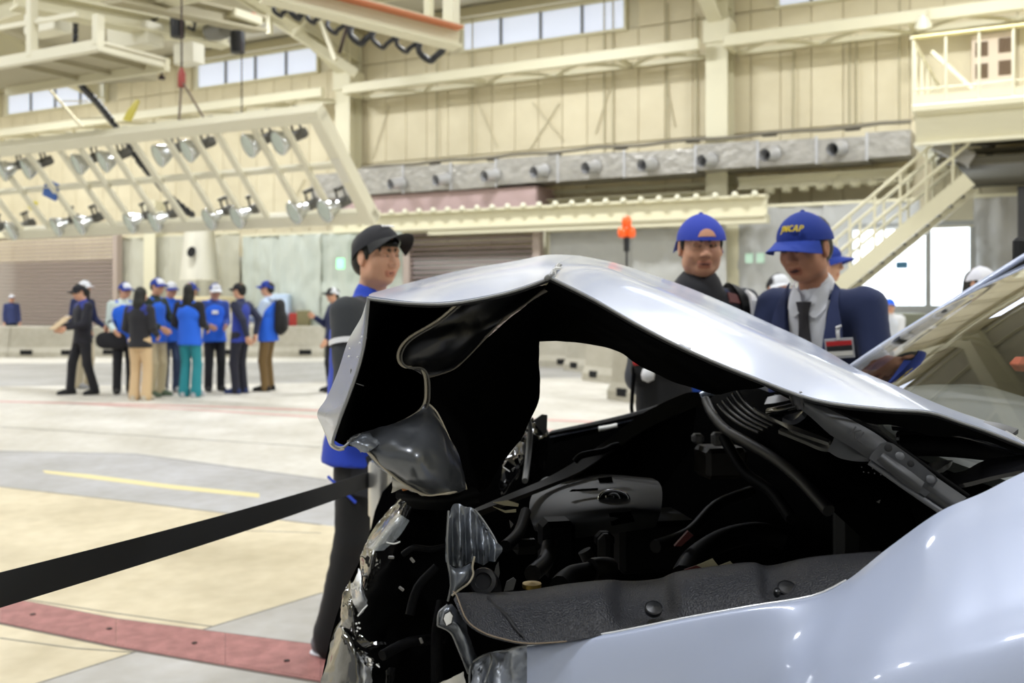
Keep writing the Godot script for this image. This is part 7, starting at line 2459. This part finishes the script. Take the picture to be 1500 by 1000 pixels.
	# ---------------- the man in the suit
	p = person({"label": "man in navy suit, dark tie and blue lettered cap leaning over the car", "at": Vector3(1.24, 0, -3.86), "yaw": -42 * d2r, "h": 1.82, "fine": true, "lean": 0.36, "head": [-6 * d2r, 0.28], "tilt": 0.0,
		"top": lin(40, 50, 88), "legs": lin(38, 46, 78), "hands": [[-0.22, 0.92, 0.34], [0.24, 0.90, 0.30]], "skin": lin(190, 136, 108), "wide": 1.0, "loose": 0.012, "hem": 0.8, "mouth": 0.002, "top_name": "suit_jacket", "collar": lin(226, 228, 234),
		"cap": [lin(32, 54, 140), lin(32, 54, 140), lin(38, 62, 156)]})
	m = MB.new()
	m.x = p.tb
	# shirt front, collar, tie and lapels
	m.sheet([[Vector3(-0.03, 1.0, 0.145), Vector3(0.0, 1.0, 0.15), Vector3(0.03, 1.0, 0.145)], [Vector3(-0.05, 1.2, 0.142), Vector3(0.0, 1.2, 0.15), Vector3(0.05, 1.2, 0.142)], [Vector3(-0.07, 1.38, 0.098), Vector3(0.0, 1.38, 0.118), Vector3(0.07, 1.38, 0.098)], [Vector3(-0.075, 1.44, 0.05), Vector3(0.0, 1.43, 0.085), Vector3(0.075, 1.44, 0.05)]], 12, 16, 0.006)
	obj("shirt_front", m, mat("white_shirt", rgb(228, 230, 236), 0.8), p.root)
	m = MB.new()
	m.x = p.tb
	for sg in [-1.0, 1.0]:
		var rws = [[Vector3(sg * 0.010, 1.415, 0.112), Vector3(sg * 0.042, 1.395, 0.114), Vector3(sg * 0.07, 1.42, 0.085)], [Vector3(sg * 0.014, 1.44, 0.09), Vector3(sg * 0.045, 1.45, 0.082), Vector3(sg * 0.072, 1.455, 0.045)], [Vector3(sg * 0.025, 1.475, 0.066), Vector3(sg * 0.052, 1.49, 0.044), Vector3(sg * 0.064, 1.495, 0.0)]]
		m.sheet(rws, 8, 8, 0.005)
	obj("shirt_collar", m, mat("white_shirt"), p.root)
	m = MB.new()
	m.x = p.tb
	m.sheet([[Vector3(-0.042, 1.0, 0.168), Vector3(0.0, 0.99, 0.172), Vector3(0.042, 1.0, 0.168)], [Vector3(-0.036, 1.2, 0.164), Vector3(0.0, 1.2, 0.168), Vector3(0.036, 1.2, 0.164)], [Vector3(-0.02, 1.385, 0.122), Vector3(0.0, 1.385, 0.132), Vector3(0.02, 1.385, 0.122)], [Vector3(-0.03, 1.45, 0.098), Vector3(0.0, 1.455, 0.108), Vector3(0.03, 1.45, 0.098)]], 8, 16, 0.008)
	obj("necktie", m, mat("tie_charcoal", rgb(54, 52, 56), 0.8), p.root)
	m = MB.new()
	m.x = p.tb
	for sg in [-1.0, 1.0]:
		m.sheet([[Vector3(sg * 0.03, 1.0, 0.172), Vector3(sg * 0.06, 1.0, 0.172)], [Vector3(sg * 0.05, 1.15, 0.168), Vector3(sg * 0.11, 1.17, 0.16)], [Vector3(sg * 0.065, 1.3, 0.146), Vector3(sg * 0.135, 1.33, 0.125)], [Vector3(sg * 0.082, 1.42, 0.085), Vector3(sg * 0.115, 1.43, 0.075)], [Vector3(sg * 0.085, 1.49, 0.01), Vector3(sg * 0.1, 1.47, 0.01)]], 6, 20, 0.006)
	obj("lapel", m, mat("suit_lapel", rgb(44, 54, 92), 0.85), p.root)
	m = MB.new()
	var yel = mat("yellow_thread", rgb(232, 204, 40), 0.6)
	var capt = p.H * Transform3D(Basis(Vector3.RIGHT, -0.10), Vector3(0, 0.034, -0.010))
	m.text("JNCAP", 0.03, 0.003, capt * Transform3D(Basis(Vector3.RIGHT, -0.30), Vector3(0.018, 0.044, 0.1115)), 0.1, "Droid Sans", 800, true)
	obj("cap_lettering", m, yel, p.cap)
	# his badge hangs from the breast pocket
	var bt = p.tb * Transform3D(Basis(Vector3.UP, 0.25) * Basis(Vector3.RIGHT, -0.2), Vector3(0.138, 1.305, 0.166))
	var bd = thing("name_badge", "clear name badge with a red band clipped to the navy suit", "badge", bt.origin)
	m = MB.new()
	m.x = bt
	m.box(Vector3.ZERO, Vector3(0.096, 0.07, 0.003), Basis.IDENTITY, 0.001)
	obj("holder", m, mat("badge_holder", rgb(186, 188, 192), 0.25), bd)
	for k in [[0.018, 0.016, rgb(196, 44, 48), "red_band"], [0.0, 0.018, rgb(40, 40, 44), "dark_band"], [-0.018, 0.016, rgb(224, 222, 214), "white_band"]]:
		m = MB.new()
		m.x = bt
		m.box(Vector3(0, k[0], 0.0022), Vector3(0.086, k[1], 0.0012))
		obj(k[3], m, mat("badge_" + k[3], k[2], 0.5), bd)
	m = MB.new()
	m.x = bt
	m.sheet([[Vector3(-0.006, 0.03, 0.004), Vector3(0.006, 0.03, 0.004)], [Vector3(-0.005, 0.055, 0.006), Vector3(0.007, 0.055, 0.006)], [Vector3(-0.004, 0.075, 0.0), Vector3(0.01, 0.075, 0.0)]], 3, 8, 0.002)
	m.box(Vector3(0.006, 0.076, 0.004), Vector3(0.02, 0.008, 0.008), Basis(Vector3(0, 0, 1), 0.3), 0.002)
	obj("clip_strap", m, mat("reflective_white"), bd)
	crowd()

func shoulder_bag(at: Vector3):
	var t = thing("shoulder_bag", "black shoulder bag with red trim hanging beside the man with backwards cap", "bag", at - Vector3(0, 0.3, 0))
	var bk = lin(26, 26, 28)
	var b := Blob.new()
	b.cone(at + Vector3(0.02, 0.08, 0), at + Vector3(0.04, -0.2, 0), 0.1, 0.12, bk, 0.04, Vector3(0, 0, 1), 0.7)
	b.cone(at + Vector3(-0.04, 0.1, 0.02), at + Vector3(0.1, 0.12, 0), 0.06, 0.05, bk, 0.04)
	var m := MB.new()
	b.mesh(m, 0.012, 0.01, noise, 12.0)
	var cl = mat("clothes")
	obj("bag_body", m, cl, t)
	m = MB.new()
	m.tube([at + Vector3(-0.09, 0.115, 0.05), at + Vector3(-0.04, 0.125, 0.085), at + Vector3(0.03, 0.11, 0.09)], 0.012, 8)
	obj("red_trim", m, mat("bright_red", rgb(206, 40, 40), 0.6), t)
	m = MB.new()
	m.lathe([[0.0, -0.03], [0.022, -0.02], [0.026, 0.0], [0.02, 0.02], [0.0, 0.03]], Transform3D(Basis.IDENTITY, at + Vector3(-0.045, 0.075, 0.09)), 12, -1.0)
	obj("white_buckle", m, mat("reflective_white"), t)
	m = MB.new()
	m.tube([at + Vector3(-0.02, 0.17, 0.02), at + Vector3(0.03, 0.28, -0.05), at + Vector3(0.1, 0.38, -0.18)], 0.02, 8, true, 0.3)
	m.tube([at + Vector3(-0.09, 0.1, 0.04), at + Vector3(-0.1, -0.05, 0.05), at + Vector3(-0.08, -0.2, 0.03)], 0.008, 6)
	obj("strap", m, mat("dull_black"), t)
	m = MB.new()
	m.box(at + Vector3(0.07, -0.03, 0.09), Vector3(0.06, 0.012, 0.006), Basis(Vector3(0, 0, 1), 0.3), 0.002)
	m.box(at + Vector3(0.12, -0.04, 0.09), Vector3(0.02, 0.016, 0.006), Basis.IDENTITY, 0.002)
	obj("pale_print", m, mat("pale_clip"), t)

func crowd():
	var blue = lin(40, 104, 226)
	var capblue = lin(38, 60, 150)
	var white = lin(226, 228, 232)
	var black = lin(32, 32, 36)
	var navy = lin(38, 46, 84)
	var D = PI / 180.0
	var g = func(px: float, py: float) -> Vector3: return ground(px, py)
	var p = person({"label": "person in white cap and navy jacket half hidden behind the clipboard holder", "at": g.call(122, 568), "yaw": 70 * D, "h": 1.74, "top": navy, "legs": lin(190, 178, 150), "hands": [[-0.2, 0.98, 0.2], [0.2, 1.0, 0.24]], "cap": [white, white, white], "shoes": lin(150, 150, 150)})
	p = person({"label": "person in black cap and black jacket with blue shoulders holding clipboard", "at": g.call(121, 577.5), "yaw": -42 * D, "h": 1.67, "top": lin(34, 36, 44), "yoke": lin(48, 62, 150), "legs": black, "hands": [[-0.08, 1.06, 0.30], [0.12, 1.06, 0.30]], "feet": [[-0.15, 0.14, -0.3], [0.13, -0.12, 0.2]], "cap": [black, black, black], "pony": true, "head": [-0.1, 0.18]})
	var cbt = p.S * Transform3D(Basis(Vector3.RIGHT, -0.9), Vector3(0.02, 1.14, 0.36))
	var cb = thing("clipboard", "tan clipboard held by the person in the black cap", "clipboard", cbt.origin)
	var m := MB.new()
	m.x = cbt
	m.box(Vector3.ZERO, Vector3(0.24, 0.32, 0.012), Basis.IDENTITY, 0.004)
	obj("board", m, mat("clipboard_tan", rgb(196, 172, 134), 0.7), cb)
	m = MB.new()
	m.x = cbt
	m.box(Vector3(0, 0.145, 0.012), Vector3(0.08, 0.025, 0.012), Basis.IDENTITY, 0.003)
	obj("clip", m, mat("chrome_post", rgb(206, 204, 198), 0.14, 1.0), cb)
	p = person({"label": "person in blue and white cap with pale sleeves under a blue vest", "at": g.call(181, 576), "yaw": 28 * D, "h": 1.70, "top": lin(206, 220, 214), "legs": black, "vest": blue, "hands": [[-0.16, 1.0, 0.22], [0.18, 1.02, 0.22]], "cap": [capblue, white, capblue], "head": [0.5, 0.1]})
	var q = p.S * Vector3(-0.2, 0.84, 0.10)
	var bag = thing("handbag", "black handbag hanging at the hip of the person with white sleeves", "bag", q)
	var b := Blob.new()
	b.cone(q + Vector3(-0.1, 0.0, 0), q + Vector3(0.12, 0.0, 0), 0.13, 0.13, black, 0.03, Vector3(0, 0, 1), 0.5)
	m = MB.new()
	b.mesh(m, 0.02, 0.01, noise, 10.0)
	obj("bag_body", m, mat("clothes"), bag)
	m = MB.new()
	m.tube([q + Vector3(-0.08, 0.1, 0), q + Vector3(-0.02, 0.3, 0.0), q + Vector3(0.06, 0.3, 0.0), q + Vector3(0.1, 0.1, 0)], 0.012, 6)
	obj("handle", m, mat("dull_black"), bag)
	p = person({"label": "long haired woman in black jacket and beige trousers, seen from behind", "at": g.call(205, 586), "yaw": 172 * D, "h": 1.62, "top": lin(38, 38, 42), "yoke": lin(46, 58, 140), "sleeves": lin(40, 40, 44), "legs": lin(214, 186, 144), "flare": 0.012, "shoes": lin(200, 190, 172), "hands": [[-0.18, 1.0, 0.2], [0.18, 1.0, 0.2]], "long_hair": 0.22, "head": [0.0, 0.1]})
	p = person({"label": "man in blue vest over dark green sleeves and khaki trousers, cap pointing sideways", "at": g.call(228, 580), "yaw": 68 * D, "h": 1.76, "top": lin(44, 58, 50), "legs": lin(196, 182, 150), "vest": blue, "hands": [[-0.2, 1.02, 0.26], [0.14, 1.08, 0.34]], "cap": [capblue, white, capblue], "shoes": lin(84, 100, 80), "head": [0.0, 0.1]})
	p = person({"label": "man in white topped cap, blue vest and jeans facing the woman in teal trousers", "at": g.call(249, 574), "yaw": 38 * D, "h": 1.72, "top": blue, "sleeves": lin(176, 128, 100), "legs": lin(60, 74, 104), "vest": blue, "hands": [[-0.2, 1.0, 0.2], [0.2, 1.02, 0.24]], "cap": [white, white, capblue], "shoes": lin(210, 210, 212), "head": [0.1, 0.2]})
	p = person({"label": "woman in blue cap, blue vest and teal trousers with long hair, seen from behind", "at": g.call(278, 581), "yaw": 168 * D, "h": 1.69, "top": black, "legs": lin(44, 140, 150), "flare": 0.016, "vest": blue, "hands": [[-0.16, 1.04, 0.24], [0.2, 1.0, 0.2]], "long_hair": 0.2, "cap": [capblue, capblue, capblue], "shoes": lin(190, 190, 194)})
	p = person({"label": "person in white fronted cap, glasses and blue vest with black trousers in the group", "at": g.call(314, 572), "yaw": 30 * D, "h": 1.70, "top": lin(46, 72, 150), "legs": black, "vest": blue, "vest_patch": true, "hands": [[-0.14, 1.06, 0.28], [0.12, 1.06, 0.28]], "cap": [capblue, white, white], "glasses": true, "head": [0.0, 0.25]})
	p = person({"label": "person in black cap and dark blue jacket with hands behind the back", "at": g.call(352, 576), "yaw": -112 * D, "h": 1.69, "top": lin(48, 66, 158), "sleeves": lin(40, 44, 66), "yoke": lin(44, 50, 84), "legs": lin(36, 38, 48), "hands": [[-0.12, 0.94, -0.2], [0.1, 0.92, -0.2]], "cap": [black, black, black], "shoes": lin(44, 56, 100)})
	p = person({"label": "man in blue cap with pale blue sleeves, blue vest and brown trousers beside the group", "at": g.call(393, 572), "yaw": -100 * D, "h": 1.73, "top": lin(196, 212, 234), "legs": lin(124, 100, 62), "vest": blue, "hands": [[-0.16, 1.12, 0.32], [0.14, 1.14, 0.34]], "cap": [capblue, capblue, capblue], "loose": 0.012})
	backpack(p.tb * Vector3(0, 1.2, -0.2), p.root.rotation.y)
	# people farther back or hidden behind others
	p = person({"label": "person in dark blue jacket and white cap behind the barrier before the pinkish shutter", "at": P(17, 437, 29.0) * Vector3(1, 0, 1), "yaw": 40 * D, "h": 1.56, "top": lin(48, 58, 100), "legs": black, "cap": [white, white, navy]})
	p = person({"label": "distant person in dark jacket and white cap behind the black capped man's shoulder", "at": P(489, 437, 15.5) * Vector3(1, 0, 1), "yaw": -60 * D, "h": 1.62, "top": navy, "legs": black, "hands": [[-0.1, 1.25, 0.3], [0.2, 0.9, 0.2]], "cap": [white, black, black]})
	p = person({"label": "person in black and white cap half hidden between the backwards cap and navy suit", "at": P(1139, 437, 7.6) * Vector3(1, 0, 1), "yaw": 10 * D, "h": 1.64, "top": lin(206, 196, 170), "vest": navy, "legs": black, "cap": [black, white, white], "skin": lin(214, 158, 128)})
	p = person({"label": "person in blue cap almost hidden behind the head of the suited man", "at": P(1203, 437, 6.4) * Vector3(1, 0, 1), "yaw": 60 * D, "h": 1.80, "top": navy, "legs": black, "cap": [capblue, capblue, capblue]})
	p = person({"label": "person in white cap with blue piping seen over the sloping windscreen pillar", "at": P(1430, 437, 7.2) * Vector3(1, 0, 1), "yaw": 20 * D, "h": 1.68, "top": lin(226, 228, 236), "legs": navy, "cap": [lin(226, 226, 234), lin(232, 232, 236), lin(232, 232, 236)], "long_hair": 0.12, "head": [0.15, 0.1]})
	p = person({"label": "distant person in bright blue cap and pale shirt by the bright doorway", "at": P(1303, 437, 14.0) * Vector3(1, 0, 1), "yaw": -20 * D, "h": 1.45, "top": lin(206, 206, 206), "vest": lin(196, 200, 206), "legs": black, "cap": [blue, blue, blue], "hands": [[-0.12, 1.0, 0.3], [0.12, 1.0, 0.3]]})
	# a table with cases behind that person, and odds on the barriers
	var tp = P(1335, 470, 15.5)
	var t = thing("work_table", "grey work table with cases below the bright doorway panels", "table", Vector3(tp.x, 0, tp.z))
	m = MB.new()
	m.box(Vector3(tp.x, 0.98, tp.z), Vector3(2.6, 0.05, 0.7), Basis.IDENTITY, 0.01)
	obj("tabletop", m, mat("dull_grey", rgb(150, 148, 140), 0.5), t)
	for k in [[-1.2, -0.3], [1.2, -0.3], [-1.2, 0.3], [1.2, 0.3]]:
		m = MB.new()
		m.box(Vector3(tp.x + k[0], 0.48, tp.z + k[1]), Vector3(0.06, 0.96, 0.06))
		obj("leg", m, mat("dark_steel"), t)
	for k in [[-0.8, 0.16, 0.4, "low grey case nearest the blue capped person on the work table"], [-0.1, 0.22, 0.5, "tall dark case in the middle of the work table"], [0.7, 0.14, 0.5, "flat pale case at the far end of the work table"]]:
		m = MB.new()
		m.box(Vector3(tp.x + k[0], 1.006 + k[1] / 2, tp.z), Vector3(k[2], k[1], 0.4), Basis.IDENTITY, 0.02)
		tag(obj("case", m, mat("case_" + str(k[1]), rgb(90 + k[1] * 100, 92 + k[1] * 100, 96), 0.6)), k[3], "case")
	# clutter behind the group barrier
	for k in [[410, 442, 25.2, 0.5, 0.34, rgb(196, 214, 236), "pale blue box on a stand behind the man with backpack"], [432, 470, 25.2, 0.22, 0.5, rgb(170, 52, 44), "small red canister behind the barrier beside the backpack"], [446, 466, 25.2, 0.34, 0.7, rgb(128, 120, 84), "olive crate behind the barrier near the black capped man"], [360, 470, 25.3, 0.8, 0.9, rgb(214, 210, 196), "white crate behind the barrier and the standing group"]]:
		var c = P(k[0], k[1], k[2])
		m = MB.new()
		m.box(Vector3(c.x, (c.y + 0.2) / 2, c.z), Vector3(k[3], c.y + 0.2, 0.4), Basis.IDENTITY, 0.02)
		tag(obj("crate", m, mat("crate_" + str(k[0]), k[5], 0.6)), k[6], "crate")

func backpack(c: Vector3, yaw: float):
	var t = thing("backpack", "black backpack worn by the man with brown trousers", "backpack", c - Vector3(0, 0.25, 0), yaw)
	var bk = lin(30, 30, 33)
	var x = Transform3D(Basis(Vector3.UP, yaw), c)
	var b := Blob.new()
	b.cone(x * Vector3(0, 0.14, 0), x * Vector3(0, -0.17, -0.01), 0.12, 0.145, bk, 0.03, x.basis.z, 0.6)
	b.cone(x * Vector3(0, -0.04, -0.07), x * Vector3(0, -0.17, -0.07), 0.09, 0.1, bk, 0.03, x.basis.z, 0.5)
	var m := MB.new()
	b.mesh(m, 0.02, 0.006, noise, 10.0)
	obj("bag_body", m, mat("clothes"), t)
	m = MB.new()
	for sg in [-1.0, 1.0]:
		m.tube([x * Vector3(sg * 0.08, 0.2, 0.02), x * Vector3(sg * 0.1, 0.25, 0.14), x * Vector3(sg * 0.11, 0.1, 0.36), x * Vector3(sg * 0.13, -0.12, 0.3)], 0.022, 6, true, 0.4)
	obj("strap", m, mat("dull_black"), t)
